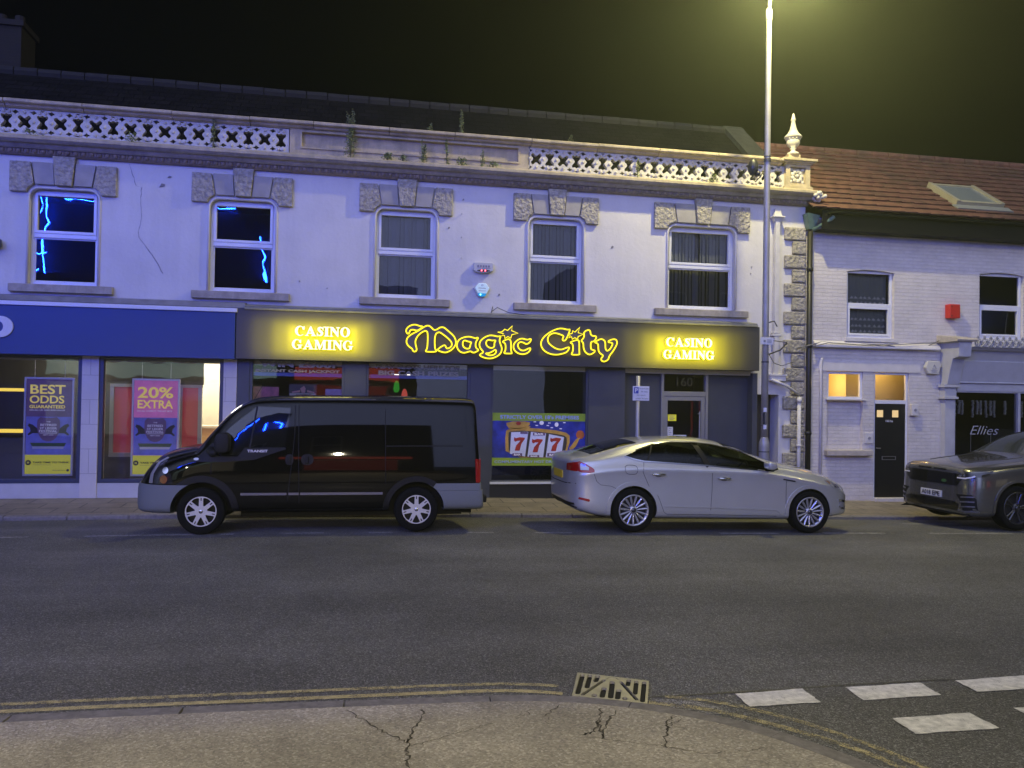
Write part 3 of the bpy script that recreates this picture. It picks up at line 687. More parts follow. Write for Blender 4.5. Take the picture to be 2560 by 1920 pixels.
# --- quoins up the right hand corner
z = 5.50; i = 0; M_q = M_verm
while z > -.1:
    q = MB(); x0 = 8.735 if i % 2 == 0 else 8.915; q.box(x0, 9.205, D-.07, D+.001, z-.265, z); q.build('quoin', M_q, tb, bevel=.022); z -= .2925; i += 1
# crack and scuffs on the left of the wall
cr = MB(); P = [(-3.98, 5.93), (-3.93, 5.78), (-3.86, 5.55), (-3.76, 5.52), (-3.78, 5.35), (-3.76, 5.0), (-3.8, 4.72), (-3.78, 4.6), (-3.66, 4.45), (-3.55, 4.3), (-3.42, 4.08), (-3.38, 3.98)]
Q = []
for a, b in zip(P, P[1:]):
    for k_ in range(5): Q.append((a[0]+(b[0]-a[0])*k_/5+random.uniform(-.008, .008), a[1]+(b[1]-a[1])*k_/5))
for i in range(len(Q)-1):
    ww = random.uniform(.002, .006) + (.004 if i > 38 else 0); cr.quad((Q[i][0]-ww, D-.003, Q[i][1]), (Q[i][0]+ww, D-.003, Q[i][1]), (Q[i+1][0]+ww, D-.003, Q[i+1][1]), (Q[i+1][0]-ww, D-.003, Q[i+1][1]))
for x, z, w_, h_ in ((-3.42, 5.58, .05, .035), (-3.30, 5.74, .035, .02), (2.02, 5.66, .016, .016), (-1.0, 3.96, .014, .014), (2.75, 3.86, .016, .02), (5.02, 4.9, .03, .02), (1.75, 5.1, .02, .02), (-.5, 3.85, .012, .012), (8.0, 4.5, .012, .012), (8.02, 4.64, .012, .012)):
    cr.prism([(x-w_, z-h_), (x+w_*.7, z-h_*.4), (x+w_, z+h_*.6), (x-w_*.2, z+h_)], D-.014, D+.001)
for z in (5.35, 4.9, 4.5): cr.tube([(2.0, D+.0, z+.03), (1.99, D-.07, z+.03)], .006, 5)
cr.build('wall_crack', mat('crack_grey', (.2, .19, .2), .9), tb)
# ================================================================== SHOP FRONTS
M_navy = mat('navy_frame', (.02, .03, .08), .4)
M_shopgrey = mat('shopfront_grey', (.055, .06, .085), .55, var=.08, vscale=4, bump=.15, bscale=40, bdist=.003)
M_cream = bricky('cream_tile', (.60, .57, .55), (.56, .53, .52), (.30, .28, .27), .9, .43, .004, rough=.55, bump=.25, noise=.08, dist=.004, wob=.0)
M_riser = mat('cream_riser', (.50, .50, .52), .55, var=.06, vscale=5)
M_fasgrey = mat('fascia_grey', (.05, .047, .05), .5, bump=.1, bscale=30, bdist=.002, var=.06, vscale=2)
M_blue = mat('fascia_blue', (.025, .052, .185), .45)
M_alu = mat('aluminium', (.33, .33, .35), .45, metal=.5)
M_shopglass = glassmat('shop_glass', (.9, .92, .93), ior=1.5, boost=1.6)
M_txt = mat('vinyl_grey', (.30, .29, .25), .6); M_wht = mat('vinyl_white', (.7, .7, .72), .5)
M_brown = mat('dark_brown', (.05, .04, .032), .6)
GZ = lambda x: PV(x, D) - .02
# pilasters of both shops
def pil(x0, x1, y, m, z1=2.52): 
    q = MB(); q.box(x0, x1, y, D+.3, -.6, z1); return q.build('pilaster', m, tb, bevel=.004)
for x0, x1 in ((-8.1, -7.83), (-4.64, -4.365), (-2.285, -2.055)): pil(x0, x1, 15.47, M_cream)
for x0, x1 in ((-2.05, -1.835), (-.15, .244), (2.20, 2.605), (4.54, 5.29)): pil(x0, x1, 15.48, M_shopgrey)
pil(8.02, 8.13, 15.5, M_shopgrey, 2.45)
def shopwin(x0, x1, z0, z1, fm, riser, t=.07, ty=15.5):
    f = MB(); ring(f, x0, x1, z0, z1, ty, ty+.1, t); o = f.build('shop_window', fm, tb, bevel=.004)
    p = MB(); p.quad((x0+t-.01, ty+.055, z0+t-.01), (x1-t+.01, ty+.055, z0+t-.01), (x1-t+.01, ty+.055, z1-t+.01), (x0+t-.01, ty+.055, z1-t+.01)); p.build('pane', M_shopglass, o)
    r = MB(); r.box(x0, x1, ty-.01, ty+.12, -.6, z0-.002); r.build('stall_riser', riser, tb); return o
shopwin(-11, -8.1, .26, 2.50, M_navy, M_riser); bw1 = shopwin(-7.83, -4.64, .26, 2.50, M_navy, M_riser); bw2 = shopwin(-4.365, -2.285, .26, 2.50, M_navy, M_riser)
cwA = shopwin(-1.835, -.15, .24, 2.53, M_shopgrey, M_shopgrey, .05); cwB = shopwin(.244, 2.20, .24, 2.53, M_shopgrey, M_shopgrey, .05)
cwC = shopwin(2.605, 4.54, .24, 2.53, M_shopgrey, mat('stall_black', (.02, .02, .024), .6), .04)
s = MB(); s.box(2.605, 4.54, 15.44, 15.5, .215, .255); s.build('sill', M_upvc, cwC)
# rooms behind: bright betting shop, dark casino
M_cwall = mat('shop_cream_wall', (.75, .69, .56), .8, var=.03, vscale=3); M_floor = mat('shop_floor', (.10, .09, .085), .5)
M_ceil = mat('shop_ceiling', (.7, .68, .6), .9)
def room(name, x0, x1, y0, y1, z0, z1, wall, floor, ceil):
    q = MB()
    q.quad((x0,y1,z0),(x1,y1,z0),(x1,y1,z1),(x0,y1,z1)); q.quad((x0,y0,z0),(x0,y1,z0),(x0,y1,z1),(x0,y0,z1)); q.quad((x1,y0,z0),(x1,y1,z0),(x1,y1,z1),(x1,y0,z1))
    q.cur = 1; q.quad((x0,y0,z0),(x1,y0,z0),(x1,y1,z0),(x0,y1,z0)); q.cur = 2; q.quad((x0,y0,z1),(x1,y0,z1),(x1,y1,z1),(x0,y1,z1))
    return q.build(name, [wall, floor, ceil], tb)
room('betting_room', -11, -2.08, 15.62, 20.8, .05, 2.78, M_cwall, M_floor, M_ceil)
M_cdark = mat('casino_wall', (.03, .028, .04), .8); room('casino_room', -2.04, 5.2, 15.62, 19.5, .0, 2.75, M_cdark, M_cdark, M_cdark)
for i, (x, y) in enumerate(((-2.65, 17.0), (-3.0, 18.2), (-2.5, 19.2), (-3.4, 19.6), (-6.5, 19.8))):
    c = thing('ceiling_light', (x, y, 2.76), ['square lit ceiling panel nearest the betting shop glass', 'lit ceiling panel second from the betting shop glass', 'lit ceiling panel at the right rear of the betting shop', 'lit ceiling panel at the left rear of the betting shop', 'lit ceiling panel hidden deep behind the screens'][i], 'ceiling light', 'ceiling lights in the betting shop')
    q = MB(); q.box(x-.2, x+.2, y-.09, y+.09, 2.735, 2.775); q.build('light_panel', emat('panel_light', (1, .93, .75), 9), c)
    q = MB(); ring(q, x-.23, x+.23, 0, 1, 0, 1, .03) if False else q.box(x-.23, x+.23, y-.12, y+.12, 2.765, 2.785); q.build('light_frame', M_upvc, c)
for x, y, p_ in ((-2.75, 17.8, 130), (-3.4, 19.7, 110), (-5.2, 16.5, 26)): point_light('room_light', (x, y, 2.45), p_, (1, .89, .68), .25, None)
# dark screen with red panels behind the glass
sc = thing('shop_screen', (-3.6, 16.9, 0), 'grey framed screen with red panels inside the betting shop window', 'screen')
M_red = mat('red_panel', (.45, .06, .10), .5, emit=(.6, .05, .1), estr=.10); M_scf = mat('screen_frame', (.33, .36, .38), .5); M_dk = mat('screen_dark_sheet', (.06, .058, .055), .6)
q = MB(); q.box(-8.2, -4.62, 17.34, 17.42, .1, 2.72); q.build('dark_panel', M_dk, sc)  # dark sheet added so the left window background stays dark
q = MB(); q.box(-4.6, -2.86, 16.88, 16.95, 2.02, 2.72); q.box(-4.6, -2.86, 16.88, 16.95, .1, .62); q.build('header', M_dk, sc)  # upper dark sheet stands in for the dark reflection above the panels
q = MB(); x = -4.55
while x < -2.9:
    x2 = min(x+.62, -2.88); q.box(x, x+.07, 16.85, 16.93, .62, 2.02); x += .62
q.box(-2.95, -2.88, 16.85, 16.93, .62, 2.02); q.box(-4.55, -2.88, 16.84, 16.94, .62, .70); q.box(-4.55, -2.88, 16.84, 16.94, 1.96, 2.02); q.build('screen_frame', M_scf, sc)
q = MB(); q.box(-4.5, -2.9, 16.88, 16.9, .69, 1.97); q.build('red_panel', M_red, sc)
# counter, green poster and red board at the back of the bright room
ct = thing('service_counter', (-2.6, 18.4, 0), 'pale wooden counter in the lit right end of the betting shop', 'counter')
q = MB(); q.box(-3.4, -2.12, 18.2, 18.8, .05, 1.12); q.build('counter_front', mat('pale_wood', (.62, .42, .2), .5, var=.08, vscale=4), ct); q = MB(); q.box(-3.45, -2.12, 18.15, 18.85, 1.121, 1.17); q.build('counter_top', mat('counter_top', (.6, .52, .4), .4), ct)
q = MB(); q.box(-2.85, -2.12, 20.7, 20.78, 2.0, 2.32); tag(q.build('red_sign', mat('maroon', (.20, .01, .025), .6)), 'maroon header board on the back wall of the betting shop', 'sign')
gp = thing('wall_poster', (-2.4, 20.7, 1.5), 'green and white poster on the betting shop back wall', 'poster'); q = MB(); q.box(-2.75, -2.2, 20.71, 20.78, 1.25, 1.9); q.build('poster_sheet', mat('poster_white', (.75, .72, .68), .6), gp)
q = MB(); q.prism([(-2.62, 1.5), (-2.6, 1.85), (-2.3, 1.85), (-2.28, 1.55), (-2.42, 1.62), (-2.5, 1.45)], 20.69, 20.705); q.build('green_figure', mat('poster_green', (.03, .25, .06), .6), gp)
# wall screen at the far left inside
ws = thing('wall_screen', (-6.2, 17.2, 1.6), 'dark screen with glowing yellow edges at the left inside the betting shop', 'screen')
q = MB(); q.box(-7.3, -5.72, 17.2, 17.3, 1.0, 1.92); q.build('screen_body', mat('screen_black', (.012, .012, .014), .3), ws)
for z0, z1 in ((1.84, 1.90), (1.05, 1.12)): q = MB(); q.box(-7.25, -5.76, 17.17, 17.199, z0, z1); q.build('light_strip', emat('amber_strip', (1, .7, .12), 1.1), ws)
# ----- framed posters hanging in the betting shop windows
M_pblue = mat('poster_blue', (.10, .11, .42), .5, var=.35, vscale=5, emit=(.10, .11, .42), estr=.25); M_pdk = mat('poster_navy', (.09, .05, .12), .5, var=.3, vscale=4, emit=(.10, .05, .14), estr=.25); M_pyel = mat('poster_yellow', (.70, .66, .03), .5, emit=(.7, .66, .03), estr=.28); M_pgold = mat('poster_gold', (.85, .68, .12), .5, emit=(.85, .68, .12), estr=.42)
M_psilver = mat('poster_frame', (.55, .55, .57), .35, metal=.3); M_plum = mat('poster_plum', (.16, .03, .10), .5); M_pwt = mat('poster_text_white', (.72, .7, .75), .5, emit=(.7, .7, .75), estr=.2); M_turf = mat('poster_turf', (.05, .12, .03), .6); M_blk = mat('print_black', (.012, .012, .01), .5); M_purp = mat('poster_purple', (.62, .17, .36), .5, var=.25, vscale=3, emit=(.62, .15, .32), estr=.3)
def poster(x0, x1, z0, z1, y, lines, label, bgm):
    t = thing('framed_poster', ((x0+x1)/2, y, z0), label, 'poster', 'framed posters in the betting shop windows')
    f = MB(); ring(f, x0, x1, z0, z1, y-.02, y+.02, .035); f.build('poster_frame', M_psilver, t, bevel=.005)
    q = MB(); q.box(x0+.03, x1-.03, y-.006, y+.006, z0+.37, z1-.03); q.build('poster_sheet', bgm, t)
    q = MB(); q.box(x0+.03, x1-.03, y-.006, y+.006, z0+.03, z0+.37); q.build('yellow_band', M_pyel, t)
    Wd = x1-x0; X = lambda u: x0+u*Wd; H = z1-z0; Z = lambda u: z0+u*H
    # blurred blue lower field, turf slab, horses and shield
    q = MB(); q.box(X(.05), X(.95), y-.010, y-.007, Z(.215), Z(.60)); q.build('blue_field', M_pblue, t)
    q = MB(); q.prism([(X(.18), Z(.30)), (X(.82), Z(.30)), (X(.86), Z(.335)), (X(.14), Z(.335))], y-.013, y-.0105); q.cur = 1; q.prism([(X(.19), Z(.275)), (X(.8), Z(.275)), (X(.82), Z(.299)), (X(.18), Z(.299))], y-.013, y-.0105); q.build('turf', [M_turf, M_psilver], t)
    q = MB()
    for s_ in (-1, 1):
        cx = X(.5+.28*s_); pts = [(-.16, -.05), (-.13, .03), (-.04, .06), (.03, .12), (.09, .14), (.11, .10), (.07, .06), (.06, 0), (.11, -.05), (.09, -.07), (.03, -.03), (-.06, -.03), (-.12, -.09), (-.15, -.09)]
        q.prism([(cx+a*s_*1.0, Z(.45)+b) for a, b in pts], y-.0165, y-.0145)
    q.build('horse', mat('poster_dark_brown', (.03, .02, .018), .6), t)
    q = MB(); q.prism(smooth_loop([(X(.28), Z(.60)), (X(.27), Z(.46)), (X(.36), Z(.37)), (X(.5), Z(.345)), (X(.64), Z(.37)), (X(.73), Z(.46)), (X(.72), Z(.60)), (X(.5), Z(.585))], 1), y-.021, y-.018); q.build('shield', M_pdk, t)
    for s_, u0, u1, v0, v1 in (('THE', .46, .54, .543, .555), ('BETFRED', .34, .66, .505, .528), ('ST LEGER', .33, .67, .472, .494), ('FESTIVAL', .32, .68, .443, .465), ('SEPT 2024', .40, .6, .41, .42)): text('poster_text', s_, X(u0), X(u1), Z(v0), Z(v1), y-.024, M_pwt, t, .002, .01)
    q = MB(); q.box(X(.33), X(.67), y-.0245, y-.022, Z(.432), Z(.436)); q.build('underline', M_pwt, t)
    for s_, u0, u1, v0, v1 in lines[0]: text('poster_text', s_, X(u0), X(u1), Z(v0), Z(v1), y-.012, M_pgold, t, .003, .022)
    for s_, u0, u1, v0, v1 in lines[1]: text('poster_text', s_, X(u0), X(u1), Z(v0), Z(v1), y-.012, M_pwt, t, .003, .02)
    text('poster_text', 'TAKE TIME TO THINK', X(.2), X(.93), Z(.128), Z(.146), y-.010, M_blk, t, .003, .03)
    text('poster_text', 'BeGambleAware', X(.6), X(.86), Z(.053), Z(.062), y-.010, M_blk, t, .002, .0); text('poster_text', 'www.begambleaware.org', X(.2), X(.56), Z(.108), Z(.116), y-.010, M_blk, t, .002, .0)
    q = MB(); q.lathe([(.001, -.012), (.045, -.012), (.045, -.007)], (X(.11), y, Z(.135)), 16, 'y'); q.lathe([(.001, -.012), (.022, -.012), (.022, -.007)], (X(.9), y, Z(.057)), 12, 'y'); q.build('round_mark', M_blk, t)
    q = MB(); q.box(X(.11)-.016, X(.11)-.004, y-.0145, y-.0125, Z(.135)-.014, Z(.135)+.014); q.box(X(.11)+.004, X(.11)+.016, y-.0145, y-.0125, Z(.135)-.014, Z(.135)+.014); q.build('pause_mark', M_pyel, t)
    q = MB()
    for u in (.2, .8): q.tube([(X(u), y, z1), (X(u), y, 2.7)], .004, 5)
    q.build('hanging_wire', M_psilver, t)
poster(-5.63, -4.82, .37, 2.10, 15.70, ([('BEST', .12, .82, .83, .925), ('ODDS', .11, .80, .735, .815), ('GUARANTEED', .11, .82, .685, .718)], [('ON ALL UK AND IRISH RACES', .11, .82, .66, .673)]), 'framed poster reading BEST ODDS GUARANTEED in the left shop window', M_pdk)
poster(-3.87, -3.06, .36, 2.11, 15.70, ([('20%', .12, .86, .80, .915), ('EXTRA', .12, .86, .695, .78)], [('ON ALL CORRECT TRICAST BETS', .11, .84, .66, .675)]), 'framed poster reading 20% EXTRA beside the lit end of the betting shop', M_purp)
# ----- betting shop sign: big blue fascia with ledge
bs = thing('betting_shop_sign', (-6, 15.3, 2.5), 'plain blue fascia board ending in a white letter above the betting shop', 'shop sign')
q = MB(); q.box(-11, -2.075, 15.28, D, 2.48, 3.315); q.build('fascia_board', M_blue, bs, bevel=.006)
q = MB(); q.box(-11, -2.045, 15.25, D, 3.316, 3.385); q.build('trim_strip', M_upvc, bs, bevel=.006)
q = MB(); q.sweepx([(D, 3.386), (15.36, 3.386), (15.34, 3.41), (15.42, 3.50), (D, 3.53)], -11, -1.93); q.build('lead_ledge', mat('lead_flashing', (.20, .20, .22), .6, var=.2, vscale=5), bs)
def ell(cx, cz, a, b, n=24, a0=0, a1=2*pi): return [(cx+a*cos(a0+(a1-a0)*i/n), cz+b*sin(a0+(a1-a0)*i/n)) for i in range(n + (0 if abs(a1-a0-2*pi) < 1e-6 else 1))]
Dl = [(-6.1, 2.76), (-5.87, 2.76)] + ell(-5.87, 2.94, .195, .18, 14, -pi/2, pi/2)[1:] + [(-6.1, 3.12)]
Dh = [(-5.99, 2.85), (-5.9, 2.85)] + ell(-5.9, 2.94, .075, .09, 10, -pi/2, pi/2)[1:] + [(-5.99, 3.03)]
me = fill2d([Dl, Dh], .03)
for v in me.vertices: v.co = (v.co.x, 15.265 - v.co.z, v.co.y)
link('letter', me, M_wht, bs)
# ----- casino sign: grey fascia, lit letters
cs = thing('casino_sign', (3, 15.3, 2.5), 'dark grey fascia with glowing yellow outlined words Magic City and white CASINO GAMING letters', 'shop sign')
FY = 15.28
q = MB(); q.box(-2.06, 8.05, FY, D, 2.49, 3.375); q.build('fascia_board', M_fasgrey, cs, bevel=.006)
q = MB(); q.sweepx([(D, 3.376), (FY-.03, 3.376), (FY-.03, 3.405), (FY-.005, 3.415), (FY-.005, 3.44), (FY+.03, 3.45), (D, 3.50)], -1.92, 8.0); q.build('fascia_cornice', mat('cornice_olive', (.20, .20, .18), .7, var=.15, vscale=8), cs)
GLYPHS = {'M':[[(1.166,3.073),(1.275,3.157),(1.345,3.187),(1.4,3.166),(1.477,3.083),(1.612,3.186),(1.74,3.086),(1.833,3.008),(1.875,2.923),(1.876,2.847),(1.827,2.77),(1.747,2.709),(1.666,2.686),(1.544,2.722),(1.534,2.749),(1.648,2.83),(1.682,2.821),(1.695,2.774),(1.73,2.765),(1.786,2.799),(1.805,2.85),(1.779,2.91),(1.701,2.978),(1.619,3.037),(1.553,3.075),(1.478,3.017),(1.483,2.76),(1.512,2.731),(1.509,2.698),(1.318,2.695),(1.318,2.721),(1.347,2.767),(1.352,3.059),(1.306,3.089),(1.237,3.055),(1.168,2.993),(1.129,2.921),(1.12,2.861),(1.142,2.771),(1.152,2.731),(1.138,2.701),(1.103,2.69),(1.075,2.709),(1.072,2.744),(1.012,2.778),(0.963,2.836),(0.957,2.896),(0.979,2.957),(1.057,3.02)],[(0.968,3.022),(0.945,3.066),(0.961,3.122),(1.015,3.169),(1.084,3.193),(1.144,3.188),(1.205,3.165),(1.265,3.167),(1.161,3.075),(1.086,3.099),(1.026,3.091),(1.012,3.048),(0.998,3.02)]],'a':[[(2.088,3.0),(2.16,2.997),(2.242,2.969),(2.283,2.991),(2.294,2.974),(2.254,2.913),(2.244,2.852),(2.256,2.791),(2.302,2.762),(2.298,2.741),(2.206,2.693),(2.154,2.733),(2.083,2.705),(2.012,2.691),(1.94,2.722),(1.895,2.792),(1.893,2.862),(1.926,2.934),(1.996,2.977)],[(2.033,2.932),(2.1,2.909),(2.172,2.896),(2.152,2.87),(2.142,2.809),(2.123,2.772),(2.051,2.776),(2.004,2.825),(2.003,2.896)]],'g':[[(2.509,3.038),(2.582,3.035),(2.665,3.017),(2.727,3.029),(2.707,2.988),(2.699,2.936),(2.719,2.875),(2.746,2.815),(2.747,2.753),(2.712,2.681),(2.63,2.628),(2.547,2.6),(2.444,2.603),(2.351,2.636),(2.319,2.669),(2.409,2.716),(2.338,2.783),(2.314,2.854),(2.336,2.931),(2.417,3.0)],[(2.437,2.699),(2.504,2.698),(2.586,2.744),(2.627,2.776),(2.644,2.73),(2.608,2.676),(2.526,2.656),(2.469,2.673)],[(2.485,2.956),(2.563,2.937),(2.635,2.95),(2.6,2.893),(2.606,2.831),(2.565,2.795),(2.492,2.808),(2.445,2.858),(2.444,2.919)]],'i':[[(2.765,2.933),(2.863,2.982),(2.91,2.963),(2.922,2.902),(2.924,2.758),(2.941,2.717),(2.936,2.702),(2.795,2.703),(2.794,2.724),(2.82,2.766),(2.818,2.888),(2.765,2.916)]],'star':[[(2.663,3.104),(2.746,3.112),(2.798,3.16),(2.85,3.138),(2.943,3.226),(2.928,3.138),(3.055,3.09),(2.935,3.061),(2.915,2.994),(2.862,3.023),(2.801,2.985),(2.794,3.042),(2.737,3.035),(2.778,3.074)]],'c':[[(3.314,3.003),(3.235,2.97),(3.14,2.998),(3.062,2.977),(2.985,2.907),(2.964,2.83),(2.996,2.754),(3.082,2.7),(3.192,2.697),(3.277,2.745),(3.307,2.817),(3.269,2.816),(3.182,2.765),(3.106,2.772),(3.055,2.832),(3.054,2.894),(3.104,2.935),(3.173,2.913),(3.221,2.883),(3.293,2.931)]],'C':[[(4.079,3.205),(4.026,3.186),(3.94,3.209),(3.833,3.208),(3.685,3.141),(3.559,3.044),(3.497,2.939),(3.509,2.846),(3.574,2.765),(3.691,2.711),(3.819,2.702),(3.947,2.731),(4.022,2.766),(4.072,2.859),(3.999,2.844),(3.914,2.803),(3.818,2.811),(3.721,2.862),(3.635,2.937),(3.633,3.036),(3.685,3.094),(3.77,3.123),(3.877,3.095),(3.953,3.066),(3.916,3.002),(3.944,2.97),(3.997,2.994)]],'i2':[[(4.083,2.955),(4.201,3.0),(4.244,2.991),(4.255,2.96),(4.259,2.752),(4.268,2.715),(4.108,2.711),(4.108,2.737),(4.134,2.78),(4.132,2.915),(4.083,2.94)]],'star2':[[(4.033,3.099),(4.113,3.123),(4.123,3.175),(4.166,3.148),(4.262,3.242),(4.231,3.137),(4.334,3.114),(4.232,3.064),(4.222,3.011),(4.168,3.041),(4.115,3.008),(4.103,3.058),(4.044,3.035),(4.076,3.078)]],'t':[[(4.339,3.161),(4.468,3.215),(4.483,3.082),(4.611,3.088),(4.558,2.977),(4.485,2.977),(4.485,2.841),(4.507,2.819),(4.594,2.802),(4.481,2.713),(4.388,2.753),(4.341,2.837),(4.336,2.96),(4.285,2.977),(4.357,3.057)]],'y':[[(4.569,2.969),(4.677,3.035),(4.743,3.019),(4.777,2.975),(4.778,2.849),(4.812,2.795),(4.877,2.841),(4.93,2.943),(4.908,2.966),(4.831,2.971),(4.853,3.009),(4.962,3.043),(5.008,3.013),(5.018,2.945),(4.943,2.811),(4.857,2.704),(4.847,2.641),(4.771,2.592),(4.706,2.606),(4.694,2.658),(4.748,2.712),(4.671,2.752),(4.637,2.814),(4.635,2.94),(4.575,2.957)]]}
M_face = mat('letter_face', (.13, .115, .10), .45); M_neon = emat('yellow_neon', (1.0, .83, .03), 1.7)
for key, loops in GLYPHS.items():
    L = [smooth_loop(l, 1 if 'star' in key else 2) if 'star' not in key else l for l in loops]
    L = [L[0]] + L[1:]
    nm = 'star' if 'star' in key else 'letter'
    if key == 'M': me = fill2d([L[0]], .05); me2 = fill2d([L[1]], .05)
    else: me = fill2d(L, .05); me2 = None
    mb = MB(); join_mb(mb, me)
    if me2: join_mb(mb, me2)
    mb.v = [(v[0], FY-.06-v[2], v[1]) for v in mb.v]
    o = mb.build(nm, M_face, cs)
    nb = MB()
    for l in L: nb.loop([(a, FY-.088, b) for a, b in l], .0145 if 'star' not in key else .010, 6)
    nb.build('neon_outline', M_neon, o, smooth=True)
# serif capitals
def serif(ch):
    """list of outlines on a cap height of 1; returns (loops, advance)"""
    R = lambda a, b, c, d: [(a, c), (b, c), (b, d), (a, d)]
    S = .07
    if ch == 'I': return [[(0,0),(.46,0),(.46,S),(.35,.10),(.35,.90),(.46,1-S),(.46,1),(0,1),(0,1-S),(.11,.90),(.11,.10),(0,S)]], .46
    if ch == 'N': return [[(0,0),(.32,0),(.32,S),(.21,.1),(.21,.70),(.74,-.02),(.82,-.02),(.82,.90),(.93,1-S),(.93,1),(.61,1),(.61,1-S),(.72,.90),(.72,.42),(.30,1),(0,1),(0,1-S),(.11,.90),(.11,.10),(0,S)]], .93
    if ch == 'M': return [[(0,0),(.32,0),(.32,S),(.21,.1),(.21,.72),(.47,-.01),(.55,-.01),(.82,.72),(.82,.1),(.72,S),(.72,0),(1.16,0),(1.16,S),(1.06,.10),(1.06,.90),(1.16,1-S),(1.16,1),(.85,1),(.59,.36),(.34,1),(0,1),(0,1-S),(.11,.90),(.11,.10),(0,S)]], 1.16
    if ch == 'A': return [[(0,0),(.34,0),(.34,S),(.24,.10),(.29,.24),(.60,.24),(.65,.10),(.56,S),(.56,0),(1.0,0),(1.0,S),(.91,.10),(.55,1.01),(.47,1.01),(.12,.10),(0,S)], [(.33,.34),(.56,.34),(.445,.66)]], 1.0
    if ch == 'O': return [ell(.45, .5, .45, .52, 28), ell(.45, .5, .20, .44, 24)[::-1]], .90
    if ch in 'CG':
        o = ell(.45, .5, .45, .52, 22, .62, 2*pi-.70)
        inn = ell(.50, .5, .26, .44, 22, 2*pi-.95, .95)
        if ch == 'C': return [o + [(.70, .12)][:0] + inn + [(.66, .70), (.80, .62), (.86, .62), (.86, .99), (.80, .99), (.76, .90)]], .86
        o = ell(.45, .5, .45, .52, 22, .66, 2*pi-.86); inn = ell(.50, .5, .26, .44, 20, 2*pi-1.15, .95)
        return [o + [(.86, .06), (.86, .36), (.97, .40), (.97, .46), (.50, .46), (.50, .40), (.62, .36), (.62, .12)] + inn + [(.66, .70), (.80, .62), (.86, .62), (.86, .99), (.80, .99), (.76, .92)]], .97
    if ch == 'S':
        P = [(.58,.72,.02),(.52,.86,.05),(.36,.925,.065),(.20,.86,.09),(.165,.72,.11),(.28,.58,.125),(.42,.47,.13),(.50,.33,.115),(.47,.15,.095),(.32,.065,.065),(.14,.11,.05),(.07,.28,.02)]
        A = []; B = []
        for i, (x, y, w_) in enumerate(P):
            a = P[max(0,i-1)]; b = P[min(len(P)-1,i+1)]; dx, dy = b[0]-a[0], b[1]-a[1]; L_ = sqrt(dx*dx+dy*dy)
            A.append((x-dy/L_*w_, y+dx/L_*w_)); B.append((x+dy/L_*w_, y-dx/L_*w_))
        return [smooth_loop(A + B[::-1], 1), R(.56,.62,.64,1.0), R(.04,.10,.0,.36)], .64
    return [], .3
M_lit = emat('lit_letter', (1.0, .96, .66), 2.0); M_side = emat('lit_letter_side', (1.0, .87, .0), 5.0)
def word(s, x0, x1, z0, z1, parent, y):
    adv = []; tot = 0
    for c in s: l, a = serif(c); adv.append((tot, l)); tot += a + .045
    tot -= .045; kx = (x1-x0)/tot; kz = z1-z0
    for off, loops in adv:
        mb = MB()
        for me in ([fill2d(loops, .045)] if len(loops) < 3 else [fill2d([l], .045) for l in loops]): join_mb(mb, me)
        mb.v = [(x0+(v[0]+off)*kx, y-v[2], z0+v[1]*kz) for v in mb.v]
        me = mb.mesh()
        for p in me.polygons: p.material_index = 0 if abs(p.normal.y) > .8 and p.center.y < y else 1
        link('lit_letter', me, [M_lit, M_side], parent)
for x0, x1, g0, g1 in ((-1.035, -.065, -1.085, -.005), (6.02, 6.985, 5.965, 7.035)):
    word('CASINO', x0, x1, 2.925, 3.10, cs, FY-.07); word('GAMING', g0, g1, 2.685, 2.86, cs, FY-.07)
    for sx, sz, k_, yo_ in ((1.2, .46, .75, .13), (1.75, .60, .5, .17), (2.5, .72, .28, .2)): area_light('sign_glow_light', ((g0+g1)/2, FY-yo_, 2.89), (pi/2, 0, 0), SIGN_W*k_, (1.0, .86, .0), sx, sz)  # area lights added in front of the letters, mimicking their yellow bloom
for x0, x1 in ((.95, 3.25), (3.5, 5.0)): area_light('sign_glow_light', ((x0+x1)/2, FY-.05, 2.9), (pi/2, 0, 0), SIGN_W*.05, (1.0, .80, .05), x1-x0, .4)
q = MB(); q.tube([(2.6, 15.59, 3.52), (2.7, 15.5, 3.60), (2.9, 15.4, 3.50), (3.3, 15.36, 3.455)], .007, 5); q.tube([(2.6, 15.59, 3.5), (2.62, 15.55, 3.62)], .006, 5)
tag(q.build('loose_cable', mat('cable_black', (.02, .02, .02), .6)), 'loose black cable stub on the ledge over the Magic City lettering', 'cable')
# ----- lettering on the casino glass
for wn, lines in ((cwA, (('WIN £500!', -1.68, -.32, 2.36, 2.475), ('INSTANT CASH JACKPOT', -1.74, -.24, 2.255, 2.325))), (cwB, (('PLAY SLOTS HERE FOR', .42, 2.03, 2.375, 2.46), ('BIG CASH PRIZES', .47, 1.98, 2.255, 2.345)))):
    for s_, a, b, c_, d_ in lines: text('vinyl_lettering', s_, a, b, c_, d_, 15.535, M_txt, wn, .002, .045)
    q = MB(); a, b = (-1.78, -.2) if wn is cwA else (.3, 2.15); q.box(a, b, 15.575, 15.58, 2.20, 2.265); q.build('vinyl_band', mat('vinyl_blue', (.10, .15, .42), .5), wn)
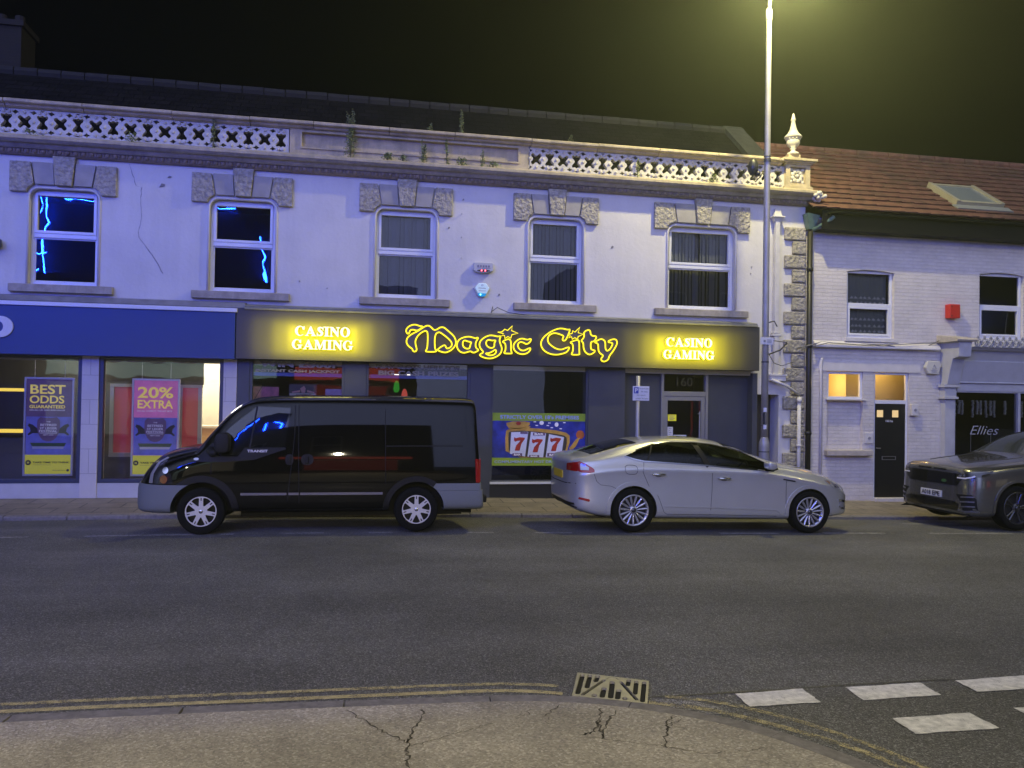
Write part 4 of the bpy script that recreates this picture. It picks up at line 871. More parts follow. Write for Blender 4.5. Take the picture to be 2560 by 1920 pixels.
# slot machine window poster (generic 7 7 7 reels)
sp = thing('window_poster', (3.58, 15.53, .56), 'window poster of a golden slot machine showing three red sevens between lime bands', 'poster')
M_lime = mat('lime_band', (.32, .46, .035), .5); M_pb = mat('slot_blue', (.02, .035, .30), .5, var=.5, vscale=5); M_gold = mat('slot_gold', (.58, .33, .06), .45, var=.3, vscale=6); M_rw = mat('reel_white', (.72, .74, .85), .5); M_7 = mat('seven_red', (.42, .03, .015), .5, var=.35, vscale=7); M_ora = mat('slot_orange', (.5, .13, .03), .5)
Y = 15.545
def lay(name, polys, m, y):
    q = MB()
    for p in polys: q.prism(p, y-.0022, y)
    return q.build(name, m, sp)
R4 = lambda a, b, c, d: [(a, c), (b, c), (b, d), (a, d)]
lay('lime_band', [R4(2.645, 4.50, 1.425, 1.577), R4(2.645, 4.50, .56, .712)], M_lime, Y)
lay('blue_ground', [R4(2.645, 4.50, .713, 1.424)], M_pb, Y)
lay('slot_body', [smooth_loop([(2.90, 1.22), (2.92, .715), (4.10, .715), (4.22, 1.12), (4.08, 1.23), (3.38, 1.30), (2.98, 1.27)], 1)], M_gold, Y-.003)
lay('slot_rim', [smooth_loop([(2.96, 1.20), (2.985, .75), (3.3, .73), (4.08, .725), (4.15, 1.09), (4.05, 1.165), (3.38, 1.235), (3.02, 1.225)], 1)], M_brown, Y-.006)
lay('crown', [smooth_loop([(2.92, 1.41), (2.93, 1.31), (3.05, 1.27), (3.2, 1.27), (3.37, 1.32), (3.40, 1.42)], 1), smooth_loop([(2.93, 1.30), (3.05, 1.24), (3.25, 1.25), (3.40, 1.30), (3.39, 1.33), (3.2, 1.285), (3.02, 1.29)], 1)], M_gold, Y-.009)
lay('jewel', [ell(3.16, 1.375, .05, .035, 10)], M_7, Y-.012)
reels = [((3.02, 1.205), (3.355, 1.215), (3.30, .735), (3.0, .79)), ((3.41, 1.215), (3.71, 1.185), (3.66, .722), (3.345, .735)), ((3.77, 1.172), (4.07, 1.115), (4.02, .72), (3.71, .722))]
for r_ in reels: lay('reel', [list(r_)], M_rw, Y-.0095)
sv = [(0,.78),(.0,1.0),(.18,.92),(.5,1.0),(1,.96),(1,.86),(.72,.5),(.62,0),(.16,0),(.25,.38),(.62,.74),(.35,.74),(.12,.66)]
for x, z in ((3.07, .85), (3.425, .82), (3.79, .845)): lay('red_seven', [[(x+a*.21+(b-.5)*.02, z+b*.26) for a, b in sv]], M_7, Y-.0125)
for r_ in (R4(3.05, 3.24, .745, .80), R4(3.38, 3.58, .722, .765), R4(3.74, 3.97, .735, .805), R4(3.45, 3.69, 1.145, 1.20), R4(3.2, 3.345, 1.175, 1.21)): lay('bar_block', [r_], M_pdk, Y-.0128)
for a, b, c_, d_ in ((3.08, 3.21, .755, .79), (3.41, 3.55, .728, .758), (3.78, 3.93, .75, .79), (3.48, 3.66, 1.153, 1.19)): text('bar_lettering', 'BAR', a, b, c_, d_, Y-.017, M_pwt, sp, .002, .03)
lay('lever_ball', [ell(4.40, 1.165, .085, .085, 16)], M_ora, Y-.003); lay('lever_arm', [[(4.33, 1.09), (4.40, 1.11), (4.31, .93), (4.22, .85), (4.18, .9)]], M_gold, Y-.004)
lay('confetti', [ell(3.62, 1.39, .045, .04, 10), ell(3.92, 1.36, .04, .045, 10)] + [R4(x, x+.05, z, z+.018) for x, z in ((3.46, 1.40), (3.5, 1.33), (3.72, 1.33), (3.8, 1.29), (4.05, 1.39), (3.75, 1.38), (3.98, 1.27))], M_pwt, Y-.003)
text('band_lettering', 'STRICTLY OVER 18\u2019s PREMISES', 2.80, 4.37, 1.462, 1.535, Y-.006, mat('pale_blue_print', (.42, .52, .75), .5), sp, .002, .03)
text('band_lettering', 'COMPLIMENTARY HOT DRINKS FOR ALL', 2.70, 4.42, .61, .66, Y-.006, mat('pale_blue_print', (.42, .52, .75), .5), sp, .002, .02)
# small boards standing inside the first two casino windows
for (x0, x1, z0, z1, y, m, nm, lb) in ((-1.80, -1.34, 1.40, 2.0, 15.75, mat('card_pink', (.50, .13, .15), .5, var=.5, vscale=7), 'display_card', 'pink display card standing at the left edge of the first casino window'),
        (-1.16, -.66, 1.40, 2.06, 15.78, mat('card_black', (.06, .05, .04), .5), 'display_card', 'black display card with pale hands in the middle of the first casino window'),
        (-.50, -.12, 1.40, 1.98, 15.75, mat('card_blue', (.12, .26, .42), .5, var=.4, vscale=6), 'display_card', 'pale blue display card at the right of the first casino window')):
    t = thing(nm, ((x0+x1)/2, y, z0), lb, 'display card', 'display cards in the first casino window'); q = MB(); q.box(x0, x1, y-.01, y+.01, z0-.9, z1); q.build('card_sheet', m, t)
    if 'black' in lb:
        q = MB(); q.box(x0+.01, x1-.01, y-.014, y-.011, 1.80, 1.89); q.build('caption_strip', mat('card_cream', (.55, .48, .3), .5), t)
        q = MB(); q.prism([(x0+.2, 1.98), (x0+.27, 2.03), (x0+.3, 1.98), (x0+.29, 1.90), (x0+.23, 1.90)], y-.014, y-.011); q.prism([(x0+.05, 1.92), (x0+.2, 1.95), (x0+.2, 1.91), (x0+.06, 1.895)], y-.014, y-.011); q.prism([(x1-.05, 1.92), (x1-.17, 1.95), (x1-.17, 1.91), (x1-.03, 1.895)], y-.014, y-.011); q.build('pale_hand', mat('card_skin', (.6, .32, .22), .5), t)
        text('card_text', 'JACKPOT', x0+.12, x1-.1, 1.815, 1.875, y-.0165, M_blk, t, .002, .03)
for i, (x, z0, z1, m, lb) in enumerate(((.86, 1.72, 2.16, emat('green_glow', (.05, .5, .05), .35), 'narrow green lit game cabinet top seen over the van'), (1.02, 1.6, 2.0, emat('red_glow', (.8, .12, .1), .5), 'small red lit game cabinet top seen over the van'))):
    t = thing('game_cabinet', (x, 16.6, 0), lb, 'gaming machine'); q = MB(); q.box(x-.25, x+.25, 16.6, 17.1, .02, z1-.25); q.build('cabinet', M_cdark, t); q = MB(); q.prism(smooth_loop([(x-.07, z1-.22), (x+.07, z1-.22), (x+.05, z1), (x-.03, z1+.02)], 1), 16.55, 16.6); q.build('lit_topper', m, t)
t = thing('tube_light', (1.1, 17.4, 2.3), 'white tube light on the ceiling of the casino seen under BIG CASH PRIZES', 'tube light'); q = MB(); q.tube([(.75, 17.4, 2.31), (1.22, 17.4, 2.31)], .013, 8); q.build('tube', emat('tube_white', (1, .92, .75), 3), t); q = MB(); q.box(.7, 1.27, 17.36, 17.44, 2.33, 2.74); q.build('fitting', M_dark, t)
# ----- casino doorway
q = MB(); panel(q, 5.29, 8.03, -.6, 2.6, 15.72, [(6.14, 7.11, -.6, 2.46)], .1); q.build('lobby_wall', M_shopgrey, tb)
q = MB(); ring(q, 6.12, 7.13, -.14, 2.48, 15.66, 15.78, .055); q.box(6.175, 7.075, 15.665, 15.77, 1.955, 2.05); dr = q.build('shop_door', M_alu, tb, bevel=.004)
q = MB(); ring(q, 6.18, 7.07, -.08, 1.95, 15.68, 15.74, .085); q.build('door_leaf', M_alu, dr, bevel=.004)
q = MB(); q.quad((6.25, 15.71, 0), (7.0, 15.71, 0), (7.0, 15.71, 1.88), (6.25, 15.71, 1.88)); q.quad((6.17, 15.71, 2.05), (7.08, 15.71, 2.05), (7.08, 15.71, 2.43), (6.17, 15.71, 2.43)); q.build('pane', M_shopglass, dr)
q = MB(); q.tube([(6.93, 15.62, .85), (6.93, 15.62, 1.65)], .016, 8); q.tube([(6.93, 15.62, .9), (6.93, 15.70, .9)], .012, 6); q.tube([(6.93, 15.62, 1.6), (6.93, 15.70, 1.6)], .012, 6); q.build('handle', M_alu, dr)
text('door_number', '160', 6.46, 6.80, 2.16, 2.34, 15.70, mat('number_dim', (.06, .055, .03), .6), dr, .003, .0)
room('lobby', 5.25, 8.03, 15.83, 17.2, -.3, 2.7, M_cdark, M_cdark, M_cdark)
for x0, x1, z0, z1, m, lb in ((6.28, 6.46, 1.45, 1.58, M_pyel, 'yellow notice at the top left of the casino door glass'), (6.27, 6.39, 1.14, 1.33, M_wht, 'tall white notice with round emblem on the casino door'), (6.27, 6.36, .93, 1.12, mat('notice_mixed', (.4, .3, .2), .6, var=.5, vscale=20), 'small coloured sticker low on the casino door glass'), (6.40, 6.68, .93, 1.17, mat('paper', (.62, .66, .70), .6), 'white typed paper notice on the casino door')):
    t = thing('door_notice', ((x0+x1)/2, 15.7, z0), lb, 'notice', 'notices on the casino door'); q = MB(); q.box(x0, x1, 15.698, 15.703, z0, z1); q.build('notice_sheet', m, t)
    q = MB(); n = 4
    for i in range(n): zz = z1-(i+1)*(z1-z0)/(n+1); q.box(x0+.03, x1-.03-.03*(i % 2), 15.6955, 15.6975, zz-.005, zz+.005)
    q.build('print_lines', mat('print_grey', (.25, .27, .3), .6), t)
# side door porch between casino and corner, with canopy of the gutter
q = MB(); q.box(8.13, 8.66, 15.95, 16.0, -.6, 2.02); q.build('side_door', M_brown, tb)
q = MB(); q.add([(8.64, D-.005, 2.02), (8.82, D-.005, 2.02), (8.73, D-.005, -.4), (8.64, D-.005, -.4)], [(0,1,2,3)]); 
q = MB(); q.box(8.40, 8.74, D-.14, D+.001, 2.30, 2.42); q.box(8.38, 8.76, D-.16, D, 2.40, 2.44); q.build('canopy_ledge', M_rend, tb, bevel=.006)
q = MB(); q.box(8.16, 8.24, 15.90, 15.945, .75, 1.3); q.build('letter_plate', M_alu, tb)
# ================================================================== PIPES, HOUSE, CORNER SHOP
M_pipew = mat('pipe_white', (.62, .60, .57), .5, var=.1, vscale=5); M_pipeb = mat('pipe_black', (.016, .015, .015), .45); M_pipeg = mat('pipe_green', (.10, .17, .14), .5, var=.2, vscale=8)
dp = thing('drain_pipe', (8.54, 15.5, 2.4), 'white square downpipe with hopper head on the rendered wall right of the lamp post', 'drain pipe')
q = MB(); q.box(8.49, 8.59, D-.12, D-.02, 2.44, 5.60); q.box(8.44, 8.64, D-.13, D-.01, 3.22, 3.27); q.box(8.46, 8.62, D-.13, D-.01, 3.28, 3.31); q.build('pipe', M_pipew, dp, bevel=.008)
q = MB(); q.add([(8.43,D-.15,5.66),(8.65,D-.15,5.66),(8.65,D,5.66),(8.43,D,5.66),(8.49,D-.11,5.57),(8.59,D-.11,5.57),(8.59,D-.02,5.57),(8.49,D-.02,5.57)], [(0,1,2,3),(4,7,6,5),(0,4,5,1),(1,5,6,2),(2,6,7,3),(3,7,4,0)]); q.box(8.41, 8.67, D-.17, D, 5.665, 5.70)
q.add([(8.45,D-.13,5.70),(8.63,D-.13,5.70),(8.63,D,5.70),(8.45,D,5.70),(8.49,D-.10,5.86),(8.59,D-.10,5.86),(8.59,D,5.86),(8.49,D,5.86)], [(0,3,2,1),(4,5,6,7),(0,1,5,4),(1,2,6,5),(2,3,7,6),(3,0,4,7)]); q.build('hopper_head', M_pipew, dp, bevel=.006)
dp = thing('drain_pipe', (9.05, 15.5, 0), 'white lower downpipe fed by a sloping gutter in front of the stone quoins', 'drain pipe')
q = MB(); q.tube([(9.05, D-.13, -.3), (9.05, D-.13, 1.98)], .042, 10); q.lathe([(.055, 1.86), (.055, 1.95)], (9.05, D-.13, 0), 10); q.lathe([(.055, .95), (.055, 1.0)], (9.05, D-.13, 0), 10); q.build('pipe', M_pipew, dp, smooth=True)
q = MB(); q.tube([(8.42, D-.16, 2.32), (8.75, D-.16, 2.2), (9.06, D-.13, 2.02)], .03, 8); q.build('sloping_gutter', M_pipew, dp, smooth=True)
dp = thing('drain_pipe', (9.27, 15.5, 0), 'black iron downpipe with green hopper between the quoins and the brick house', 'drain pipe')
q = MB(); q.tube([(9.275, D-.10, -.5), (9.275, D-.10, 5.42)], .055, 10)
for z in (1.2, 3.0, 4.6): q.lathe([(.068, z), (.068, z+.07)], (9.275, D-.10, 0), 10)
q.build('pipe', M_pipeb, dp, smooth=True)
q = MB(); q.add([(9.14,D-.24,5.78),(9.42,D-.24,5.74),(9.42,D-.02,5.74),(9.14,D-.02,5.78),(9.21,D-.16,5.46),(9.33,D-.16,5.46),(9.33,D-.04,5.46),(9.21,D-.04,5.46)], [(0,1,2,3),(4,7,6,5),(0,4,5,1),(1,5,6,2),(2,6,7,3),(3,7,4,0)]); q.build('hopper_head', M_pipeg, dp)
q = MB(); q.tube([(9.30, D-.16, 5.44), (9.62, D-.34, 5.66), (9.66, D-.36, 5.70)], .042, 8); q.build('branch_pipe', M_pipeg, dp, smooth=True)
# --- the painted brick house
M_pbrick = bricky('painted_brick', (.72, .675, .63), (.68, .635, .59), (.655, .61, .57), .225, .076, .012, rough=.8, bump=1.0, noise=.14, dist=.014, wob=.018)
M_hplain = mat('house_plaster', (.66, .63, .60), .8, var=.07, vscale=6, bump=.25, bscale=40, bdist=.004)
M_hstone = mat('house_sill', (.48, .43, .36), .75, var=.15, vscale=9)
bh = thing('brick_house', (12, D, 0), 'painted brick house with red tiled roof, skylight and black front door', 'building')
HW = [(10.2, 11.32, 3.22, 4.70), (13.4, 14.52, 3.30, 4.78)]
q = MB(); panel(q, 9.225, 19, 3.11, 5.75, D, HW, .13); panel(q, 9.225, 12.46, -.9, 3.11, D, [(9.76, 10.60, .89, 2.535), (10.86, 11.69, -.6, 2.535)], .10)
q.quad((9.76, D+.1, .89), (10.6, D+.1, .89), (10.6, D+.1, 1.94), (9.76, D+.1, 1.94)); q.quad((19, D, -1), (19, D+6, -1), (19, D+6, 5.75), (19, D, 5.75))
for a, b, c_, d_ in HW:      # shallow arched heads
    for s_, xx in ((1, a), (-1, b)): q.prism([(xx, d_+.001), (xx, d_-.045), (xx+s_*.28, d_-.012), (xx+s_*.52, d_+.001)], D+.0007, D+.12)
q.build('wall', M_pbrick, bh)
q = MB(); q.box(9.55, 11.95, D-.02, D+.001, 2.537, 2.75); q.build('lintel', M_hplain, bh, bevel=.006)
q = MB(); q.sweepx([(D, 3.03), (D-.12, 3.03), (D-.125, 3.05), (D-.10, 3.10), (D, 3.17)], 9.42, 12.36); q.build('string_course', M_hplain, bh)
q = MB(); q.box(9.70, 10.75, D-.14, D+.05, .765, .885); s1 = q.build('sill', M_hstone, bh, bevel=.015)
q = MB(); q.box(9.72, 10.66, D-.05, D+.06, 1.925, 1.955); q.build('sill', M_hplain, bh, bevel=.006)
for i, (a, b, c_, d_) in enumerate(HW):
    f = MB(); ring(f, a+.005, b-.005, c_+.03, d_-.012, D+.07, D+.13, .06); mid = (c_+d_)/2+.0
    f.box(a+.065, b-.065, D+.06, D+.125, mid-.04, mid+.035); ring(f, a+.064, b-.064, c_+.09, mid-.041, D+.055, D+.12, .045)
    wn = f.build('window', M_upvc, bh, bevel=.006)
    for z0, z1 in ((mid+.03, d_-.06), (c_+.12, mid-.07)): p = MB(); p.quad((a+.06, D+.10, z0), (b-.06, D+.10, z0), (b-.06, D+.10, z1), (a+.06, D+.10, z1)); p.build('pane', M_glass, wn)
    s = MB(); s.box(a-.06, b+.06, D-.06, D+.06, c_-.05, c_+.028); s.build('sill', M_hplain, wn, bevel=.006)
    if i == 0:
        cu = MB(); n = 40; cu.add([(a+.05+(b-a-.1)*k/n, D+.20+.012*sin(k*1.9), z) for z in (c_, d_) for k in range(n+1)], [(k, k+1, k+n+2, k+n+1) for k in range(n)]); cur = cu.build('net_curtain', mat('net_grey', (.20, .215, .235), .9), wn, smooth=True)
        bd = MB()
        for z in (4.12, 4.01, 3.66, 3.52, 3.40):
            for k in range(9):
                x = a+.12+k*.108+random.uniform(-.02, .02); s_ = random.choice((-1, 1)); h = .03
                bd.prism([(x-s_*.04, z+.01), (x-s_*.01, z-.012), (x+s_*.03, z-.008), (x+s_*.05, z+.022), (x+s_*.028, z+.016), (x+s_*.008, z+.045), (x-s_*.008, z+.016)], D+.172, D+.176)
            bd.box(a+.08, b-.08, D+.174, D+.177, z-.02, z-.014)
        bd.build('bird_pattern', mat('lace_white', (.62, .62, .64), .9), wn)
    else:
        tw = MB(); tw.tube([(14.2, D+.16, 3.4), (14.22, D+.16, 3.7), (14.27, D+.16, 3.95)], .006, 5)
        for k in range(9): an = random.uniform(0, 2*pi); tw.tube([(14.26, D+.16, 3.92), (14.26+.2*cos(an), D+.17, 3.95+.1*abs(sin(an))), (14.26+.3*cos(an), D+.2, 3.86)], .003, 4)
        tw.build('dry_twigs', mat('twig', (.35, .33, .3), .8), wn)
q = MB(); q.quad((9.3,17.5,3.1),(19,17.5,3.1),(19,17.5,5.6),(9.3,17.5,5.6)); q.quad((9.3,15.75,3.1),(19,15.75,3.1),(19,17.5,3.1),(9.3,17.5,3.1)); q.quad((11.9,15.75,3.1),(11.9,17.5,3.1),(11.9,17.5,5.6),(11.9,15.75,5.6)); q.build('room', mat('blue_room', (.30, .35, .45), .9), bh)
# lit small window and transom
q = MB(); ring(q, 9.765, 10.595, 1.955, 2.53, D+.03, D+.10, .05); o = q.build('window', M_upvc, bh, bevel=.005)
q = MB(); q.quad((9.81, D+.07, 2.0), (10.55, D+.07, 2.0), (10.55, D+.07, 2.49), (9.81, D+.07, 2.49)); q.build('pane', M_shopglass, o)
M_hall = mat('hall_wall', (.75, .62, .36), .8)
q = MB(); q.quad((9.7, 17.2, -.2), (10.5, 17.2, -.2), (10.5, 17.2, 2.75), (9.7, 17.2, 2.75)); q.quad((9.6, D+.12, 2.75), (12.4, D+.12, 2.75), (12.4, 17.4, 2.75), (9.6, 17.4, 2.75)); q.quad((9.65, D+.2, -.2), (9.65, 17.4, -.2), (9.65, 17.4, 2.75), (9.65, D+.2, 2.75)); q.quad((10.46, 16.0, -.2), (10.46, 17.4, -.2), (10.46, 17.4, 2.75), (10.46, 16.0, 2.75)); q.quad((10.5, 16.3, -.2), (12.4, 16.3, -.2), (12.4, 16.3, 2.75), (10.5, 16.3, 2.75)); q.build('hall_room', M_hall, bh)
point_light('hall_light', (10.0, 16.2, 2.3), 16, (1, .70, .28), .08); point_light('hall_light', (11.35, 15.9, 2.62), 9, (1, .70, .28), .06)
q = MB(); ring(q, 10.865, 11.685, -.35, 2.53, D+.035, D+.10, .045); q.box(10.91, 11.64, D+.03, D+.10, 1.865, 1.945); dr = q.build('front_door', M_upvc, bh, bevel=.005)
M_bdoor = mat('black_door', (.010, .010, .012), .38)
q = MB(); panel(q, 10.91, 11.64, -.12, 1.865, D+.05, [(10.965, 11.125, 1.58, 1.73), (11.33, 11.49, 1.58, 1.73)], .03); q.build('door_leaf', M_bdoor, dr)
q = MB()
for x in (10.965, 11.33): q.quad((x, D+.07, 1.58), (x+.16, D+.07, 1.58), (x+.16, D+.07, 1.73), (x, D+.07, 1.73))
q.build('lit_pane', emat('door_pane', (1, .72, .36), .85), dr)
q = MB(); q.quad((10.91, D+.07, 1.945), (11.64, D+.07, 1.945), (11.64, D+.07, 2.49), (10.91, D+.07, 2.49)); q.build('transom_pane', glassmat('frosted', (.9, .88, .8), boost=1.2), dr)
text('door_number', '161a', 11.175, 11.345, 1.475, 1.525, D+.047, M_wht, dr, .003, .02)
q = MB(); ring(q, 11.09, 11.42, .67, .75, D+.038, D+.05, .012); q.tube([(10.93, D+.0, .92), (11.02, D+.0, .92)], .012, 6); q.tube([(10.95, D+.0, .92), (10.95, D+.05, .92)], .01, 6); q.build('letter_plate', mat('brushed_steel', (.45, .45, .45), .35, metal=.8), dr)
q = MB(); q.box(10.86, 11.69, D-.10, D+.1, -.21, -.13); q.build('door_step', M_hplain, dr, bevel=.008)
for x0, x1, z0, z1, dep, nm, lb, ct_ in ((11.70, 11.86, 1.62, 1.87, .09, 'meter_box', 'small grey meter box beside the black front door head', 'meter box'), (10.64, 10.83, 1.02, 1.25, .03, 'entry_panel', 'flat door entry panel with round button left of the black door', 'door entry')):
    t = thing(nm, (x0, D-dep, z0), lb, ct_); q = MB(); q.box(x0, x1, D-dep, D+.001, z0, z1); q.build('case', M_hplain, t, bevel=.01)
    q = MB(); q.lathe([(.001, -.012), (.03, -.012), (.03, 0)], ((x0+x1)/2, D-dep-.001, (z0+z1)/2), 14, 'y'); q.build('button', mat('button_grey', (.28, .28, .3), .5), t)
cb = MB(); cb.tube([(9.60, D-.03, -.4), (9.60, D-.03, 2.76), (9.62, D-.03, 2.80)], .03, 8); tag(cb.build('wall_conduit', M_hplain, smooth=True), 'slim vertical conduit painted like the brick wall left of the lit window', 'conduit')
cb = MB(); cb.tube([(9.0, D-.12, 2.99), (9.3, D-.17, 3.06), (9.6, D-.03, 3.14), (10.4, D-.04, 3.12), (11.0, D-.135, 3.11), (11.6, D-.05, 3.05), (12.1, D-.05, 3.12), (12.4, D-.1, 3.27)], .012, 6); cb.tube([(9.1, D-.12, 2.97), (9.7, D-.13, 3.12), (10.6, D-.135, 3.09), (11.5, D-.13, 3.14), (12.3, D-.05, 3.2)], .009, 5); tag(cb.build('wall_cable', mat('cable_grey', (.20, .19, .18), .7), smooth=True), 'grey cables sagging along the ledge of the brick house', 'cable')
# roof of single tiles
M_tile = mat('clay_tile', (.135, .062, .040), .8, var=.35, vscale=5, bump=.5, bscale=60, bdist=.004, var2=(.055, .035, .028), v2scale=1.1, v2amt=.85)
q = MB(); ye, ze, yr, zr = 15.24, 5.86, 18.5, 8.10; n = 13; L = sqrt((yr-ye)**2+(zr-ze)**2); uy, uz = (yr-ye)/L, (zr-ze)/L
for r_ in range(n):
    s0, s1 = L*r_/n - .02, L*(r_+1)/n + .05; x = 9.17 + (.11 if r_ % 2 else 0)
    while x < 19.2:
        wd = .30; d = random.uniform(0, .008); t0 = .038 + d; j = random.uniform(-.014, .014); tilt = .012
        a, b = x+.004, x+wd-.004
        pts = [(a, s0+j, t0), (b, s0+j+random.uniform(-.012, .012), t0+tilt), (b, s1, .006+tilt*.3), (a, s1, .006)]
        V = [(px, ye+uy*s_-uz*h, ze+uz*s_+uy*h) for px, s_, h in pts] + [(px, ye+uy*s_-uz*(h-.026), ze+uz*s_+uy*(h-.026)) for px, s_, h in pts[:2]]
        q.add(V, [(0,1,2,3), (4,5,1,0), (4,0,3), (5,2,1)]); x += wd
q.quad((9.2, ye+.02, ze-.01), (19.2, ye+.02, ze-.01), (19.2, yr, zr-.01), (9.2, yr, zr-.01)); q.quad((9.2, yr, zr), (19.2, yr, zr), (19.2, 22, 5.6), (9.2, 22, 5.6))
rf = q.build('roof', M_tile, bh)
q = MB(); x = 9.2
while x < 19: q.tube([(x, 18.5, 8.12), (x+.42, 18.5, 8.12)], .11, 8); x += .44
q.build('ridge_tiles', M_tile, rf)
q = MB(); q.box(9.42, 19.2, 15.27, 15.31, 5.44, 5.83); q.box(9.42, 19.2, 15.31, D, 5.44, 5.46); q.build('eaves_board', mat('eaves_black', (.005, .005, .005), .7, spec=.2), bh)
q = MB(); 
q.add([(x, 15.20-.055*cos(t), 5.80-.055*sin(t)) for x in (9.5, 19.2) for t in [pi*i/8-.0 for i in range(9)]], [(i, i+1, i+10, i+9) for i in range(8)]); q.build('gutter', mat('eaves_black', (.005, .005, .005), .7, spec=.2), bh)
# skylight, tilted open in the roof plane
def rp(x, s, h): return (x, ye+uy*s-uz*h, ze+uz*s+uy*h)
def rbox(mb, x0, x1, s0, s1, h0, h1): mb.add([rp(x,s,h) for h in (h0,h1) for x,s in ((x0,s0),(x1,s0),(x1,s1),(x0,s1))], [(0,3,2,1),(4,5,6,7),(0,1,5,4),(1,2,6,5),(2,3,7,6),(3,0,4,7)])
sx0, sx1, ss0, ss1 = 12.9, 14.1, .62, 1.75
q = MB(); rbox(q, sx0, sx0+.09, ss0, ss1, .0, .15); rbox(q, sx1-.09, sx1, ss0, ss1, .0, .15); rbox(q, sx0+.09, sx1-.09, ss0, ss0+.09, .0, .13); rbox(q, sx0+.09, sx1-.09, ss1-.09, ss1, .0, .13)
rbox(q, sx0+.09, sx1-.09, ss1-.28, ss1-.09, .02, .10)
sl = q.build('skylight', mat('skylight_frame', (.32, .30, .20), .5, var=.1, vscale=4), rf); q = MB(); q.quad(rp(sx0+.08, ss0+.08, .11), rp(sx1-.08, ss0+.08, .11), rp(sx1-.08, ss1-.08, .11), rp(sx0+.08, ss1-.08, .11)); q.build('pane', mat('skylight_glass', (.20, .23, .22), .12, spec=.8), sl)
q = MB(); rbox(q, sx0-.1, sx1+.1, ss0-.22, ss0, .035, .06); q.build('flashing', mat('lead_pale', (.22, .23, .20), .6), sl)
# --- corner shop front to the right
so = thing('corner_shopfront', (13, 15.4, 0), 'old painted timber shopfront with iron cresting, white garlands and the word Ellies on its glass', 'shopfront')
M_shopw = mat('shopfront_paint', (.50, .50, .52), .6, var=.06, vscale=6, bump=.15, bscale=40, bdist=.003)
q = MB(); q.box(12.46, 12.68, 15.46, D+.1, -.9, 1.99); q.box(12.40, 12.74, 15.40, D, 1.99, 2.04); q.box(12.43, 12.71, 15.43, D, 2.04, 2.24); q.box(12.38, 12.76, 15.38, D, 2.24, 2.30)
for k in range(3): q.box(12.50+k*.055, 12.525+k*.055, 15.45, 15.459, .30, .55)
q.box(12.462, 12.678, 15.452, 15.459, .86, .87); q.build('pilaster', M_shopw, so, bevel=.004)
q = MB(); q.prism([(15.5, 2.302), (15.38, 2.302), (15.30, 2.6), (15.22, 2.84), (15.05, 2.88), (15.02, 3.20), (D, 3.20), (D, 2.302)], 12.44, 12.74, 'x'); q.build('console_bracket', M_shopw, so, bevel=.008)
q = MB(); q.prism([(D, 3.20), (14.97, 3.20), (14.95, 3.235), (15.0, 3.27), (D, 3.36)], 12.34, 12.84, 'x'); q.build('bracket_cap', M_hstone, so)
q = MB(); q.sweepx([(D, 2.17), (15.45, 2.17), (15.45, 2.33), (15.40, 2.345), (15.42, 2.37), (15.30, 2.80), (15.33, 2.82), (15.25, 3.02), (15.16, 3.04), (15.12, 3.08), (15.1, 3.10), (D, 3.12)], 12.745, 19); q.build('fascia', M_shopw, so)
q = MB(); ring(q, 12.685, 19, .0, 2.17, 15.47, 15.56, .03); q.box(14.27, 14.33, 15.46, 15.57, .03, 2.14); q.box(16.9, 16.96, 15.46, 15.57, .03, 2.14); q.box(12.685, 19, 15.48, 15.6, -.9, .28); fr = q.build('shop_window', M_shopw, so)
q = MB(); q.quad((12.7, 15.52, .25), (19, 15.52, .25), (19, 15.52, 2.15), (12.7, 15.52, 2.15)); q.build('pane', M_shopglass, fr)
text('window_lettering', 'Ellies', 13.12, 13.83, 1.23, 1.42, 15.515, mat('letter_silver', (.42, .43, .46), .4), fr, .002, -.012, shear=.35)
q = MB(); q.quad((12.6,18,-.6),(19,18,-.6),(19,18,2.4),(12.6,18,2.4)); q.quad((12.6,15.6,-.6),(12.6,18,-.6),(12.6,18,2.4),(12.6,15.6,2.4)); q.quad((12.6,15.6,2.4),(19,15.6,2.4),(19,18,2.4),(12.6,18,2.4)); q.quad((12.6,15.6,-.6),(19,15.6,-.6),(19,18,-.6),(12.6,18,-.6)); q.build('room', mat('shop_dark', (.02, .019, .022), .8), so)
q = MB(); x = 12.95
while x < 18.9:
    for t in [2*pi*i/10 for i in range(10)]: pass
    q.loop([(x+.07*cos(2*pi*i/12), 15.1, 3.19+.075*sin(2*pi*i/12)) for i in range(12)], .014, 5); q.tube([(x-.09, 15.09, 3.09), (x-.02, 15.08, 3.16), (x+.05, 15.09, 3.26)], .016, 5); q.ball((x, 15.1, 3.19), .03, 6, 4); q.ball((x, 15.1, 3.31), .022, 6, 4, sz=1.5); q.tube([(x-.035, 15.1, 3.29), (x+.035, 15.1, 3.29)], .011, 5); x += .155
q.box(12.9, 19, 15.08, 15.12, 3.095, 3.112); q.build('iron_cresting', mat('crest_grey', (.32, .32, .33), .5), so)
garl = MB()
for x in (12.74, 12.82, 12.93, 13.01, 13.27, 13.38, 13.46, 13.6, 13.71, 13.80, 14.08, 14.5, 14.7, 14.95):
    L = random.uniform(.28, .38); 
    for k in range(9):
        garl.ball((x+random.uniform(-.012, .012), 15.62, 2.02-.01-L*k/9-.06), .035, 6, 4, sz=.7, sx=random.uniform(.7, 1.1))
tag(garl.build('flower_garland', mat('garland_white', (.33, .34, .37), .9), smooth=True), 'row of white flower garlands hanging at the top of the Ellies shop window', 'garland')
